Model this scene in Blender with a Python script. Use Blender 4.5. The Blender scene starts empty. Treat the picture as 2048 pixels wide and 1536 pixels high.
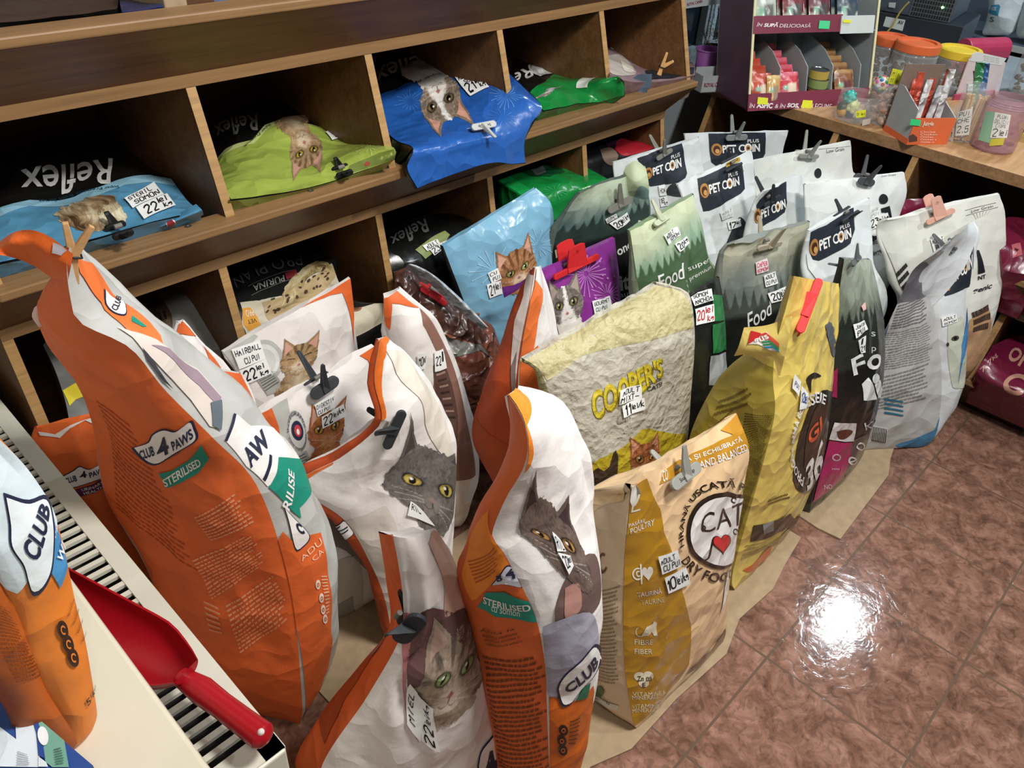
import bpy, bmesh, math, random
import numpy as np
from mathutils import Vector, Matrix
from mathutils.geometry import tessellate_polygon
random.seed(7)
SC = bpy.context.scene
COL = SC.collection
# ------------------------------------------------------------------ camera
W_IMG, H_IMG, F_PX = 2048.0, 1536.0, 1607.29
RC = np.array([[0.69446024, -0.71721262, 0.05771502],
               [0.39546562, 0.44746694, 0.80210989],
               [-0.6011089, -0.53420913, 0.59438094]])     # world -> camera axes
TILE = 0.33
CAM = np.array([-2.82525671, -0.86040863, 4.73471701]) * TILE
cam_d = bpy.data.cameras.new('camera')
cam_o = bpy.data.objects.new('camera', cam_d)
COL.objects.link(cam_o)
cam_d.sensor_width = 36.0
cam_d.lens = F_PX / W_IMG * 36.0
cam_d.clip_start = 0.02
_m = Matrix([list(RC.T[0]), list(RC.T[1]), list(RC.T[2])]).to_4x4()
_m.translation = Vector(CAM)
cam_o.matrix_world = _m
SC.camera = cam_o
# ------------------------------------------------------------------ light and exposure
SC.view_settings.view_transform = 'Standard'
SC.view_settings.look = 'None'
SC.view_settings.gamma = 1.0
SC.view_settings.use_curve_mapping = False
SC.view_settings.exposure = 0.0
wd = bpy.data.worlds.new('world'); SC.world = wd
wd.use_nodes = True
wd.node_tree.nodes['Background'].inputs[0].default_value = (0.80, 0.90, 1.0, 1)
wd.node_tree.nodes['Background'].inputs[1].default_value = 0.055

def area_light(name, loc, target, size, power, color):
    d = bpy.data.lights.new(name, 'AREA'); d.shape = 'DISK'; d.size = size
    d.energy = power; d.color = color
    o = bpy.data.objects.new(name, d); COL.objects.link(o)
    o.location = loc
    o.rotation_euler = (Vector(target) - Vector(loc)).to_track_quat('-Z', 'Y').to_euler()
    return o
area_light('ceiling_lamp_main', (0.12, -0.35, 2.5), (0.25, 0.45, 0.3), 0.4, 50, (1.0, 0.965, 0.92))
area_light('ceiling_lamp_front', (1.62, -1.25, 2.5), (0.9, 0.4, 0.4), 0.12, 24, (0.93, 0.97, 1.0))
area_light('ceiling_lamp_counter', (2.94, 0.27, 2.5), (2.0, 0.35, 0.6), 0.14, 27, (0.80, 0.91, 1.0))
area_light('ceiling_lamp_left', (-0.95, -0.85, 2.4), (-0.8, 0.2, 0.6), 0.4, 8, (1.0, 0.96, 0.9))
# ------------------------------------------------------------------ helpers
def lin1(v):
    v = v / 255.0
    return v / 12.92 if v <= 0.04045 else ((v + 0.055) / 1.055) ** 2.4
def lin(h):
    if not isinstance(h, str): return tuple(h)
    return tuple(lin1(int(h[i:i + 2], 16)) for i in (0, 2, 4))
def ray(px, py):
    return RC.T @ np.array([(px - W_IMG / 2) / F_PX, -(py - H_IMG / 2) / F_PX, -1.0])
def at(ax, v, px, py):
    d = ray(px, py)
    return CAM + d * ((v - CAM[ax]) / d[ax])
def atX(v, px, py): return at(0, v, px, py)
def atY(v, px, py): return at(1, v, px, py)
def atZ(v, px, py): return at(2, v, px, py)
def pix(P):
    P = np.asarray(P, float)
    q = (P - CAM) @ RC.T
    return np.stack([W_IMG / 2 + F_PX * q[..., 0] / -q[..., 2], H_IMG / 2 - F_PX * q[..., 1] / -q[..., 2]], -1)
def at_base(px, py, bx, by, d=0.0):
    """point on the pixel's ray in the upright plane through (bx,by) that faces the camera, d metres further away"""
    n = np.array([bx - CAM[0], by - CAM[1], 0.0]); n /= np.linalg.norm(n)
    r = ray(px, py)
    dist = (np.array([bx, by, 0.0]) - CAM) @ n + d
    return CAM + r * (dist / (r @ n))

def _h3(ix, iy, iz):
    h = (ix * 374761393 + iy * 668265263 + iz * 2147483647 + 1274126177) & 0xffffffff
    h = ((h ^ (h >> 13)) * 1274126177) & 0xffffffff
    return ((h ^ (h >> 16)) & 0xffff) / 32767.5 - 1.0
def noise3(P):
    P = np.asarray(P, float)
    i = np.floor(P).astype(np.int64); f = P - i
    f = f * f * (3 - 2 * f)
    out = 0
    for dx in (0, 1):
        for dy in (0, 1):
            for dz in (0, 1):
                w = (f[..., 0] if dx else 1 - f[..., 0]) * (f[..., 1] if dy else 1 - f[..., 1]) * (f[..., 2] if dz else 1 - f[..., 2])
                out = out + w * _h3(i[..., 0] + dx, i[..., 1] + dy, i[..., 2] + dz)
    return out
def sstep(a, b, x):
    t = np.clip((x - a) / (b - a), 0, 1)
    return t * t * (3 - 2 * t)

# ---- objects
def tag(o, label=None, cat=None, group=None, kind=None):
    if label: o['label'] = label
    if cat: o['category'] = cat
    if group: o['group'] = group
    if kind: o['kind'] = kind
    return o
def link_mesh(name, verts, faces, mat, parent=None, cols=None, smooth=False, origin=None, sharp=None):
    me = bpy.data.meshes.new(name)
    V = np.asarray(verts, float).reshape(-1, 3)
    off = np.zeros(3)
    if parent is not None: off = np.array(parent.matrix_world.translation) if parent.get('_loc') is None else np.array(parent['_loc'])
    elif origin is not None: off = np.asarray(origin, float)
    V = V - off
    if isinstance(faces, np.ndarray):
        n, k = faces.shape
        me.vertices.add(len(V)); me.vertices.foreach_set('co', V.ravel())
        me.loops.add(n * k); me.loops.foreach_set('vertex_index', faces.ravel().astype(np.int32))
        me.polygons.add(n); me.polygons.foreach_set('loop_start', np.arange(0, n * k, k, dtype=np.int32))
        me.update(calc_edges=True)
    else:
        me.from_pydata(V.tolist(), [], [list(map(int, f)) for f in faces])
    if cols is not None:
        a = me.color_attributes.new('Col', 'FLOAT_COLOR', 'POINT')
        C = np.asarray(cols, float)
        if C.shape[1] == 3: C = np.concatenate([C, np.ones((len(C), 1))], 1)
        a.data.foreach_set('color', C.ravel())
    if smooth:
        me.polygons.foreach_set('use_smooth', [True] * len(me.polygons))
        if sharp is not None: me.set_sharp_from_angle(angle=math.radians(sharp))
    me.update()
    me.materials.append(mat)
    o = bpy.data.objects.new(name, me); COL.objects.link(o)
    if parent is not None:
        o.parent = parent
    elif origin is not None:
        o.location = off
        o['_loc'] = list(map(float, off))
    else:
        o['_loc'] = [0.0, 0.0, 0.0]
    return o
def thing(name, label, cat, loc=(0, 0, 0), group=None):
    o = bpy.data.objects.new(name, None); COL.objects.link(o)
    o.empty_display_size = 0.05
    o.location = loc; o['_loc'] = [float(v) for v in loc]
    return tag(o, label, cat, group)

class MB:
    """collects shapes for ONE mesh"""
    def __init__(s): s.v = []; s.f = []; s.c = []
    def add(s, V, F, col=(0.5, 0.5, 0.5)):
        b = len(s.v)
        s.v += [tuple(map(float, p)) for p in V]; s.f += [[i + b for i in f] for f in F]
        s.c += [lin(col)] * len(V)
        return s
    def box(s, a, b, col=(0.5, 0.5, 0.5)):
        x0, y0, z0 = a; x1, y1, z1 = b
        V = [(x0, y0, z0), (x1, y0, z0), (x1, y1, z0), (x0, y1, z0), (x0, y0, z1), (x1, y0, z1), (x1, y1, z1), (x0, y1, z1)]
        return s.add(V, [[0, 3, 2, 1], [4, 5, 6, 7], [0, 1, 5, 4], [1, 2, 6, 5], [2, 3, 7, 6], [3, 0, 4, 7]], col)
    def hexa(s, V, col=(0.5, 0.5, 0.5)):
        return s.add(V, [[0, 3, 2, 1], [4, 5, 6, 7], [0, 1, 5, 4], [1, 2, 6, 5], [2, 3, 7, 6], [3, 0, 4, 7]], col)
    def prism(s, P, d, col=(0.5, 0.5, 0.5)):
        """polygon P (3d points) pushed along vector d"""
        n = len(P); d = np.asarray(d, float)
        V = [np.asarray(p, float) for p in P] + [np.asarray(p, float) + d for p in P]
        F = [list(range(n))[::-1], list(range(n, 2 * n))] + [[i, (i + 1) % n, n + (i + 1) % n, n + i] for i in range(n)]
        return s.add(V, F, col)
    def tube(s, pts, r, n=10, col=(0.5, 0.5, 0.5), cap=True):
        pts = [np.asarray(p, float) for p in pts]; V = []; F = []
        rr = r if hasattr(r, '__len__') else [r] * len(pts)
        up = np.array([0.31, 0.17, 0.93])
        for i, p in enumerate(pts):
            t = pts[min(i + 1, len(pts) - 1)] - pts[max(i - 1, 0)]; t /= np.linalg.norm(t) + 1e-12
            a = np.cross(t, up); a /= np.linalg.norm(a) + 1e-12; b = np.cross(t, a)
            for k in range(n):
                th = 2 * math.pi * k / n
                V.append(p + rr[i] * (math.cos(th) * a + math.sin(th) * b))
        for i in range(len(pts) - 1):
            for k in range(n):
                F.append([i * n + k, i * n + (k + 1) % n, (i + 1) * n + (k + 1) % n, (i + 1) * n + k])
        if cap:
            F.append(list(range(n))[::-1]); F.append([(len(pts) - 1) * n + k for k in range(n)])
        return s.add(V, F, col)
    def lathe(s, c, prof, n=28, col=(0.5, 0.5, 0.5)):
        V = []; F = []
        for (r, z) in prof:
            for k in range(n):
                th = 2 * math.pi * k / n
                V.append((c[0] + r * math.cos(th), c[1] + r * math.sin(th), c[2] + z))
        for i in range(len(prof) - 1):
            for k in range(n):
                F.append([i * n + k, i * n + (k + 1) % n, (i + 1) * n + (k + 1) % n, (i + 1) * n + k])
        return s.add(V, F, col)
    def ball(s, c, r, n=12, col=(0.5, 0.5, 0.5)):
        pr = [(max(r * math.sin(math.pi * i / n), r * 0.01), -r * math.cos(math.pi * i / n)) for i in range(n + 1)]
        return s.lathe(c, pr, n * 2, col)
    def xf(s, M, start=0):
        s.v[start:] = [tuple(M @ Vector(p)) for p in s.v[start:]]
        return s
    def build(s, name, mat, parent=None, smooth=False, origin=None, sharp=35, bevel=0.0):
        o = link_mesh(name, s.v, s.f, mat, parent, s.c, smooth, origin, sharp if smooth else None)
        if bevel:
            m = o.modifiers.new('edge', 'BEVEL'); m.width = bevel; m.segments = 2; m.limit_method = 'ANGLE'; m.angle_limit = math.radians(40)
        return o

# ---- materials
def new_mat(name):
    m = bpy.data.materials.new(name); m.use_nodes = True
    nt = m.node_tree
    return m, nt, nt.nodes['Principled BSDF']
def N(nt, t, **k):
    n = nt.nodes.new(t)
    for a, b in k.items(): setattr(n, a, b)
    return n
def mat_print(name, rough=0.5, bump=0.15, bscale=55, spec=0.4, coat=0.0, coatr=0.15, rv=0.12, metal=0.0, cr=0.0, crs=9.0):
    """printed surface: colour carried by the mesh's print, fine crinkle from noise"""
    m, nt, p = new_mat(name)
    a = N(nt, 'ShaderNodeAttribute', attribute_name='Col')
    tc = N(nt, 'ShaderNodeTexCoord')
    nz = N(nt, 'ShaderNodeTexNoise'); nz.inputs['Scale'].default_value = bscale; nz.inputs['Detail'].default_value = 5
    nt.links.new(tc.outputs['Object'], nz.inputs['Vector'])
    bp = N(nt, 'ShaderNodeBump'); bp.inputs['Strength'].default_value = bump; bp.inputs['Distance'].default_value = 0.01
    nt.links.new(nz.outputs['Fac'], bp.inputs['Height'])
    if cr:      # crumple creases
        n2 = N(nt, 'ShaderNodeTexNoise'); n2.inputs['Scale'].default_value = crs * .6; n2.inputs['Detail'].default_value = 2
        nt.links.new(tc.outputs['Object'], n2.inputs['Vector'])
        vm = N(nt, 'ShaderNodeVectorMath', operation='MULTIPLY_ADD'); vm.inputs[1].default_value = (.16, .16, .16)
        nt.links.new(n2.outputs['Color'], vm.inputs[0]); nt.links.new(tc.outputs['Object'], vm.inputs[2])
        vo = N(nt, 'ShaderNodeTexVoronoi', feature='F1'); vo.inputs['Scale'].default_value = crs
        nt.links.new(vm.outputs['Vector'], vo.inputs['Vector'])
        b2 = N(nt, 'ShaderNodeBump'); b2.inputs['Strength'].default_value = cr; b2.inputs['Distance'].default_value = 0.03
        nt.links.new(vo.outputs['Distance'], b2.inputs['Height']); nt.links.new(bp.outputs['Normal'], b2.inputs['Normal'])
    mr = N(nt, 'ShaderNodeMapRange'); mr.inputs['To Min'].default_value = max(rough - rv, 0.05); mr.inputs['To Max'].default_value = rough + rv
    nt.links.new(nz.outputs['Fac'], mr.inputs['Value'])
    nt.links.new(a.outputs['Color'], p.inputs['Base Color'])
    nt.links.new(mr.outputs['Result'], p.inputs['Roughness'])
    nt.links.new((b2 if cr else bp).outputs['Normal'], p.inputs['Normal'])
    p.inputs['Specular IOR Level'].default_value = spec
    p.inputs['Coat Weight'].default_value = coat; p.inputs['Coat Roughness'].default_value = coatr
    p.inputs['Metallic'].default_value = metal
    return m
def mat_plain(name, col, rough=0.5, var=0.08, scale=30, metal=0.0, spec=0.5, trans=0.0, alpha=1.0, bump=0.03, emit=None):
    m, nt, p = new_mat(name)
    c = lin(col)
    tc = N(nt, 'ShaderNodeTexCoord')
    nz = N(nt, 'ShaderNodeTexNoise'); nz.inputs['Scale'].default_value = scale; nz.inputs['Detail'].default_value = 4
    nt.links.new(tc.outputs['Object'], nz.inputs['Vector'])
    cr = N(nt, 'ShaderNodeValToRGB')
    cr.color_ramp.elements[0].position = 0.3; cr.color_ramp.elements[1].position = 0.7
    cr.color_ramp.elements[0].color = tuple(v * (1 - var) for v in c) + (1,)
    cr.color_ramp.elements[1].color = tuple(min(1, v * (1 + var)) for v in c) + (1,)
    nt.links.new(nz.outputs['Fac'], cr.inputs['Fac']); nt.links.new(cr.outputs['Color'], p.inputs['Base Color'])
    if bump:
        bp = N(nt, 'ShaderNodeBump'); bp.inputs['Strength'].default_value = bump; bp.inputs['Distance'].default_value = 0.005
        nt.links.new(nz.outputs['Fac'], bp.inputs['Height']); nt.links.new(bp.outputs['Normal'], p.inputs['Normal'])
    p.inputs['Roughness'].default_value = rough; p.inputs['Metallic'].default_value = metal
    p.inputs['Specular IOR Level'].default_value = spec
    p.inputs['Transmission Weight'].default_value = trans; p.inputs['Alpha'].default_value = alpha
    if emit:
        p.inputs['Emission Color'].default_value = lin(emit[0]) + (1,); p.inputs['Emission Strength'].default_value = emit[1]
    return m
def mat_wood(name, c0, c1, rot=(0, 0, 0), scale=(1.2, 26, 26), rough=0.45, spec=0.4):
    m, nt, p = new_mat(name)
    tc = N(nt, 'ShaderNodeTexCoord'); mp = N(nt, 'ShaderNodeMapping')
    mp.inputs['Rotation'].default_value = rot; mp.inputs['Scale'].default_value = scale
    nt.links.new(tc.outputs['Object'], mp.inputs['Vector'])
    n1 = N(nt, 'ShaderNodeTexNoise'); n1.inputs['Scale'].default_value = 1.6; n1.inputs['Detail'].default_value = 8; n1.inputs['Distortion'].default_value = 0.6
    n2 = N(nt, 'ShaderNodeTexNoise'); n2.inputs['Scale'].default_value = 6; n2.inputs['Detail'].default_value = 6
    nt.links.new(mp.outputs['Vector'], n1.inputs['Vector']); nt.links.new(mp.outputs['Vector'], n2.inputs['Vector'])
    mx = N(nt, 'ShaderNodeMix'); mx.inputs[0].default_value = 0.45
    nt.links.new(n1.outputs['Fac'], mx.inputs[2]); nt.links.new(n2.outputs['Fac'], mx.inputs[3])
    cr = N(nt, 'ShaderNodeValToRGB')
    cr.color_ramp.elements[0].position = 0.33; cr.color_ramp.elements[1].position = 0.68
    cr.color_ramp.elements[0].color = lin(c0) + (1,); cr.color_ramp.elements[1].color = lin(c1) + (1,)
    nt.links.new(mx.outputs[0], cr.inputs['Fac']); nt.links.new(cr.outputs['Color'], p.inputs['Base Color'])
    bp = N(nt, 'ShaderNodeBump'); bp.inputs['Strength'].default_value = 0.06; bp.inputs['Distance'].default_value = 0.004
    nt.links.new(mx.outputs[0], bp.inputs['Height']); nt.links.new(bp.outputs['Normal'], p.inputs['Normal'])
    p.inputs['Roughness'].default_value = rough; p.inputs['Specular IOR Level'].default_value = spec
    return m
M_MATTE = mat_print('matte_film_print', 0.55, 0.14, 45, 0.35, cr=.30, crs=11)
M_GLOSS = mat_print('glossy_film_print', 0.3, 0.10, 30, 0.5, coat=0.25, cr=.30, crs=14)
M_FOIL = mat_print('crinkled_foil_print', 0.3, 0.35, 28, 0.6, coat=0.2, rv=0.08, cr=.9, crs=20)
M_PAPER = mat_print('paper_sticker', 0.75, 0.05, 60, 0.2)
M_PLAST = mat_print('moulded_plastic', 0.42, 0.03, 40, 0.5)
M_SACK = mat_print('woven_sack_print', 0.42, 0.6, 60, 0.45, cr=.28, crs=24)
# ------------------------------------------------------------------ room
def mat_floor():
    m, nt, p = new_mat('terracotta_tile')
    tc = N(nt, 'ShaderNodeTexCoord')
    br = N(nt, 'ShaderNodeTexBrick')
    br.offset = 0.0; br.squash = 1.0
    br.inputs['Scale'].default_value = 1.0
    br.inputs['Brick Width'].default_value = TILE; br.inputs['Row Height'].default_value = TILE
    br.inputs['Mortar Size'].default_value = 0.0035; br.inputs['Mortar Smooth'].default_value = 0.3
    nt.links.new(tc.outputs['Object'], br.inputs['Vector'])
    n1 = N(nt, 'ShaderNodeTexNoise'); n1.inputs['Scale'].default_value = 17; n1.inputs['Detail'].default_value = 9; n1.inputs['Roughness'].default_value = 0.68; n1.inputs['Distortion'].default_value = 0.8
    nt.links.new(tc.outputs['Object'], n1.inputs['Vector'])
    cr = N(nt, 'ShaderNodeValToRGB')
    e = cr.color_ramp.elements
    e[0].position = 0.34; e[0].color = lin('66493c') + (1,)
    e[1].position = 0.66; e[1].color = lin('a47d6b') + (1,)
    k = e.new(0.5); k.color = lin('866252') + (1,)
    nt.links.new(n1.outputs['Fac'], cr.inputs['Fac'])
    # fine dark veins
    n2 = N(nt, 'ShaderNodeTexNoise'); n2.inputs['Scale'].default_value = 26; n2.inputs['Detail'].default_value = 6; n2.inputs['Distortion'].default_value = 2.2
    nt.links.new(tc.outputs['Object'], n2.inputs['Vector'])
    mr = N(nt, 'ShaderNodeMapRange'); mr.inputs['From Min'].default_value = 0.40; mr.inputs['From Max'].default_value = 0.49
    mr.inputs['To Min'].default_value = 0.72; mr.inputs['To Max'].default_value = 1.0
    nt.links.new(n2.outputs['Fac'], mr.inputs['Value'])
    mu = N(nt, 'ShaderNodeMix', data_type='RGBA', blend_type='MULTIPLY'); mu.inputs[0].default_value = 1.0
    nt.links.new(cr.outputs['Color'], mu.inputs[6]); nt.links.new(mr.outputs['Result'], mu.inputs[7])
    mx = N(nt, 'ShaderNodeMix', data_type='RGBA'); nt.links.new(br.outputs['Fac'], mx.inputs[0])
    nt.links.new(mu.outputs[2], mx.inputs[6]); mx.inputs[7].default_value = lin('6a5648') + (1,)
    nt.links.new(mx.outputs[2], p.inputs['Base Color'])
    bp = N(nt, 'ShaderNodeBump'); bp.inputs['Strength'].default_value = 0.20; bp.inputs['Distance'].default_value = 0.002
    ad = N(nt, 'ShaderNodeMath', operation='MULTIPLY_ADD'); ad.inputs[1].default_value = -3.5
    nt.links.new(br.outputs['Fac'], ad.inputs[0])
    nt.links.new(n2.outputs['Fac'], ad.inputs[2]); nt.links.new(ad.outputs[0], bp.inputs['Height'])
    nt.links.new(bp.outputs['Normal'], p.inputs['Normal'])
    p.inputs['Roughness'].default_value = 0.095; p.inputs['Specular IOR Level'].default_value = 0.38
    return m
M_FLOOR = mat_floor()
M_WALL = mat_plain('wall_paint', 'c9c6be', 0.8, 0.04, 12)
M_WOODX = mat_wood('laminate_brown', '573722', '775034', scale=(1.2, 22, 22))
M_WOODZ = mat_wood('laminate_brown_upright', '5a3b22', '7a5634', rot=(0, math.radians(90), 0), scale=(1.2, 22, 22))
M_EDGE = mat_wood('pale_wood_edge', '76593a', '96744d', scale=(1.0, 30, 30))
M_EDGEZ = mat_wood('pale_wood_upright_edge', '8f6d44', 'b8925f', rot=(0, math.radians(90), 0), scale=(1.0, 30, 30))
M_TOP = mat_wood('oak_laminate_top', 'a87b4e', 'cda57a', rot=(0, 0, math.radians(90)), scale=(1.1, 16, 16), rough=0.38)
M_CEDGE = mat_wood('counter_edge', '7a5a3c', 'a27e58', rot=(0, 0, math.radians(90)), scale=(1.0, 24, 24))
M_DARKW = mat_wood('dark_laminate', '3a2a1e', '54402e', rot=(0, 0, math.radians(90)), scale=(1.0, 20, 20))
M_CARDB = mat_plain('cardboard', 'a58f70', 0.8, 0.1, 40, bump=0.15)
M_RADI = mat_plain('white_enamel', 'cfcdbd', 0.38, 0.03, 20)
M_SILL = mat_plain('ivory_sill', 'd6cfb9', 0.33, 0.03, 8)
M_DARK = mat_plain('dark_cavity', '14120f', 0.8, 0.1, 10)

o = MB().add([(-3, -4, 0), (5, -4, 0), (5, 2.2, 0), (-3, 2.2, 0)], [[0, 1, 2, 3]]).build('floor', M_FLOOR)
tag(o, kind='structure')
BACK = 1.62
o = MB().box((-1.4, BACK, 0), (4.7, BACK + 0.1, 2.7)).build('wall_back', M_WALL); tag(o, kind='structure')
o = MB().box((-1.3, -0.6, 0), (-0.93, BACK, 0.70)).box((-1.3, 0.6, 0.70), (-1.0, BACK, 2.7)).build('wall_left', M_WALL); tag(o, kind='structure')
o = MB().box((4.6, -4, 0), (4.7, BACK, 2.7)).build('wall_right', M_WALL); tag(o, kind='structure')

# ---- the bin shelf along the back wall
shelf = thing('bin_shelf', 'brown wooden wall shelf with slanted bins along the left', 'shelf', (0.3, 1.1, 0))
XL, XR = -0.685, 1.255
YB, YL = 1.10, 1.005          # board front, lip front (fascias lean out)
ZB = [0.30, 0.757, 1.112]      # underside of the boards
TH = 0.022
LIP = [0.44, 0.893, 1.252]
MB().box((XL, YB + .45, 0), (XR, YB + .47, 1.75)).build('back_panel', M_WOODX, shelf)
for z in ZB:
    MB().box((XL, YB + .003, z), (XR, YB + 0.45, z + TH)).build('shelf_board', M_WOODX, shelf, bevel=0.002)
for z, l in zip(ZB, LIP):
    MB().box((XL, YB, z), (XR, YB + .003, z + TH)).build('edge_band', M_EDGE, shelf)
    # leaning fascia
    t = 0.016
    MB().hexa([(XL, YB + .002, z + TH), (XR, YB + .002, z + TH), (XR, YB + .002 + t, z + TH), (XL, YB + .002 + t, z + TH),
               (XL, YL, l - .016), (XR, YL, l - .016), (XR, YL + t, l - .016), (XL, YL + t, l - .016)]).build('fascia_board', M_WOODX, shelf)
    MB().box((XL, YL - .002, l - .016), (XR, YL + .055, l)).build('lip_rail', M_EDGE, shelf, bevel=0.003)
def divider(x, zlo, llo, zhi, end=False):
    t = 0.018
    P = [(x, YB + .02, zlo + TH), (x, YL + .03, llo), (x, YB + .004, zhi), (x, YB + .45, zhi), (x, YB + .45, zlo + TH)]
    MB().prism(P, (t, 0, 0)).build('end_panel' if end else 'divider', M_WOODZ, shelf)
    # pale front edging
    a = np.array(P[1]); b = np.array(P[2]); d = np.array([0, -0.003, -0.001])
    MB().hexa([a + d, a + d + (t, 0, 0), a + (t, .002, 0), a + (0, .002, 0), b + d, b + d + (t, 0, 0), b + (t, .002, 0), b + (0, .002, 0)]).build('edge_band', M_EDGEZ, shelf)
for x in (-0.282, 0.104, 0.485, 0.862):
    divider(x, ZB[1], LIP[1], ZB[2])
for x in (-0.282, 0.113, 0.473, 0.854):
    divider(x, ZB[0], LIP[0], ZB[1])
for x in (XL, XR - .018):
    divider(x, ZB[1], LIP[1], ZB[2], True); divider(x, ZB[0], LIP[0], ZB[1], True)
    MB().prism([(x, YB, 0), (x, YB, ZB[0]), (x, YB + .45, ZB[0]), (x, YB + .45, 0)], (.018, 0, 0)).build('end_panel', M_WOODZ, shelf)
MB().box((XL, YB + .02, 0), (XR, YB + .04, ZB[0])).build('kick_board', M_WOODX, shelf)
# end panel of the open top tier
MB().prism([(XR - .018, YB + .1, LIP[2]), (XR - .018, YB + .1, 1.75), (XR - .018, YB + .45, 1.75), (XR - .018, YB + .45, ZB[2])], (.018, 0, 0)).build('end_panel', M_WOODZ, shelf)
# screws on the lip
for (px, py) in ((377, 453), (622, 382), (773, 336)):
    q = atZ(LIP[1], px, py)
    MB().lathe((q[0], q[1], LIP[1]), [(0.006, 0), (0.006, .0016), (0.002, .0016), (0.0015, .0006)], 12).build('screw', mat_plain('screw_metal', '8d8a84', 0.35, metal=0.9), shelf)

# ---- the counter on the right
ctr = thing('bin_counter', 'oak topped counter with slanted bins below it', 'counter', (1.95, 0.3, 0))
CX, CXL = 1.68, 1.585
CY0, CY1 = -1.2, 1.32
ZT = 0.765
MB().box((CX, CY0, ZT - .035), (CX + .62, CY1, ZT)).build('worktop', M_TOP, ctr, bevel=0.002)
MB().box((CX - .003, CY0, ZT - .034), (CX, CY1, ZT - .001)).build('edge_band', M_CEDGE, ctr)
MB().box((CX + .58, CY0, 0), (CX + .6, CY1, ZT - .035)).build('back_panel', M_DARKW, ctr)
zc = 0.375; lc = 0.515; lb = 0.155
MB().box((CX, CY0, zc - .02), (CX + .58, CY1, zc)).build('shelf_board', M_DARKW, ctr)
MB().hexa([(CX, CY0, zc), (CX, CY1, zc), (CX + .016, CY1, zc), (CX + .016, CY0, zc),
           (CXL, CY0, lc - .018), (CXL, CY1, lc - .018), (CXL + .016, CY1, lc - .018), (CXL + .016, CY0, lc - .018)]).build('fascia_board', M_DARKW, ctr)
MB().box((CXL - .002, CY0, lc - .018), (CXL + .03, CY1, lc)).build('lip_rail', M_EDGE, ctr, bevel=.002)
MB().hexa([(CX + .02, CY0, 0), (CX + .02, CY1, 0), (CX + .036, CY1, 0), (CX + .036, CY0, 0),
           (CXL, CY0, lb - .018), (CXL, CY1, lb - .018), (CXL + .016, CY1, lb - .018), (CXL + .016, CY0, lb - .018)]).build('fascia_board', M_DARKW, ctr)
MB().box((CXL - .002, CY0, lb - .018), (CXL + .03, CY1, lb)).build('lip_rail', M_EDGE, ctr, bevel=.002)
MB().box((CX + .03, CY0, .03), (CX + .58, CY1, .045)).build('bin_floor', M_DARKW, ctr)
M_CDIV = mat_wood('counter_divider', '6a4a30', '8a6444', rot=(0, math.radians(90), 0), scale=(1, 20, 20))
for y in (-0.36, 0.036, 0.445, 0.705, 1.17):
    t = .02
    for (z0, l0, z1) in ((zc, lc, ZT - .035), (.045, lb, zc - .02)):
        P = [(CX + .01, y, z0), (CXL + .02, y, l0), (CX + .004, y, z1), (CX + .57, y, z1), (CX + .57, y, z0)]
        MB().prism(P, (0, t, 0)).build('divider', M_CDIV, ctr)
        a = np.array(P[1]); b = np.array(P[2]); d = np.array([-.003, 0, -.001])
        MB().hexa([a + d, a + d + (0, t, 0), a + (.002, t, 0), a + (.002, 0, 0), b + d, b + d + (0, t, 0), b + (.002, t, 0), b + (.002, 0, 0)]).build('edge_band', M_EDGEZ, ctr)

# ---- radiator under the sill, sill
RZ = 0.62
rad = thing('radiator', 'white panel radiator with slotted top grille beside the bags', 'radiator', (-0.77, 0.75, 0))
RX0, RX1, RY0, RY1 = -0.835, -0.713, 0.235, 1.7
MB().box((RX1 - .012, RY0, .1), (RX1, RY1, RZ - .004)).build('front_panel', M_RADI, rad, bevel=.004)
MB().box((RX0, RY0, .1), (RX0 + .012, RY1, RZ - .004)).build('rear_panel', M_RADI, rad, bevel=.004)
MB().box((RX0, RY0 - .004, .1), (RX1, RY0 + .006, RZ - .002)).build('side_cover', M_RADI, rad, bevel=.003)
MB().box((RX0 + .014, RY0 + .01, .12), (RX1 - .014, RY1 - .01, RZ - .05)).build('convector_core', M_DARK, rad)
g = MB()
g.box((RX1 - .026, RY0, RZ - .006), (RX1 + .001, RY1, RZ)); g.box((RX0 - .001, RY0, RZ - .006), (RX0 + .018, RY1, RZ))
y = RY0
g.box((RX0, y, RZ - .006), (RX1, y + .035, RZ)); y += .035
while y < RY1:
    y += .0125
    g.box((RX0 + .01, y, RZ - .007), (RX1 - .02, y + .0085, RZ - .001)); y += .0085
g.build('top_grille', M_RADI, rad)
SZ = 0.715
o = MB().box((-1.5, -1.3, SZ - .03), (-0.803, 1.25, SZ)).build('window_sill', M_SILL, bevel=.006); tag(o, kind='structure')

# ---- cardboard under the bags
def sheet_card(name, label, poly, z, group=None):
    P = [(p[0], p[1], z) for p in poly]
    o = MB().prism(P, (0, 0, .004)).build(name, M_CARDB)
    return tag(o, label, 'cardboard', group)
def zp(px, py, z=0.0):
    q = atZ(z, px, py); return (q[0], q[1])
sheet_card('cardboard_sheet', 'flattened brown cardboard under the front row of bags', [(-.45, .02), zp(1180, 1536), zp(1262, 1500), zp(1352, 1400), zp(1452, 1310), zp(1478, 1240), zp(1545, 1180), zp(1570, 1130), (.73, .125), (.73, .75), (-.45, .75)], 0.001)
sheet_card('cardboard_flap', 'bent cardboard flap sticking out beneath the black and pink bag', [zp(1634, 1058), zp(1680, 1080), zp(1776, 952), zp(1780, 920), (1.35, .12), (1.35, .6), (.80, .6), (.80, .16)], 0.001)
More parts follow.
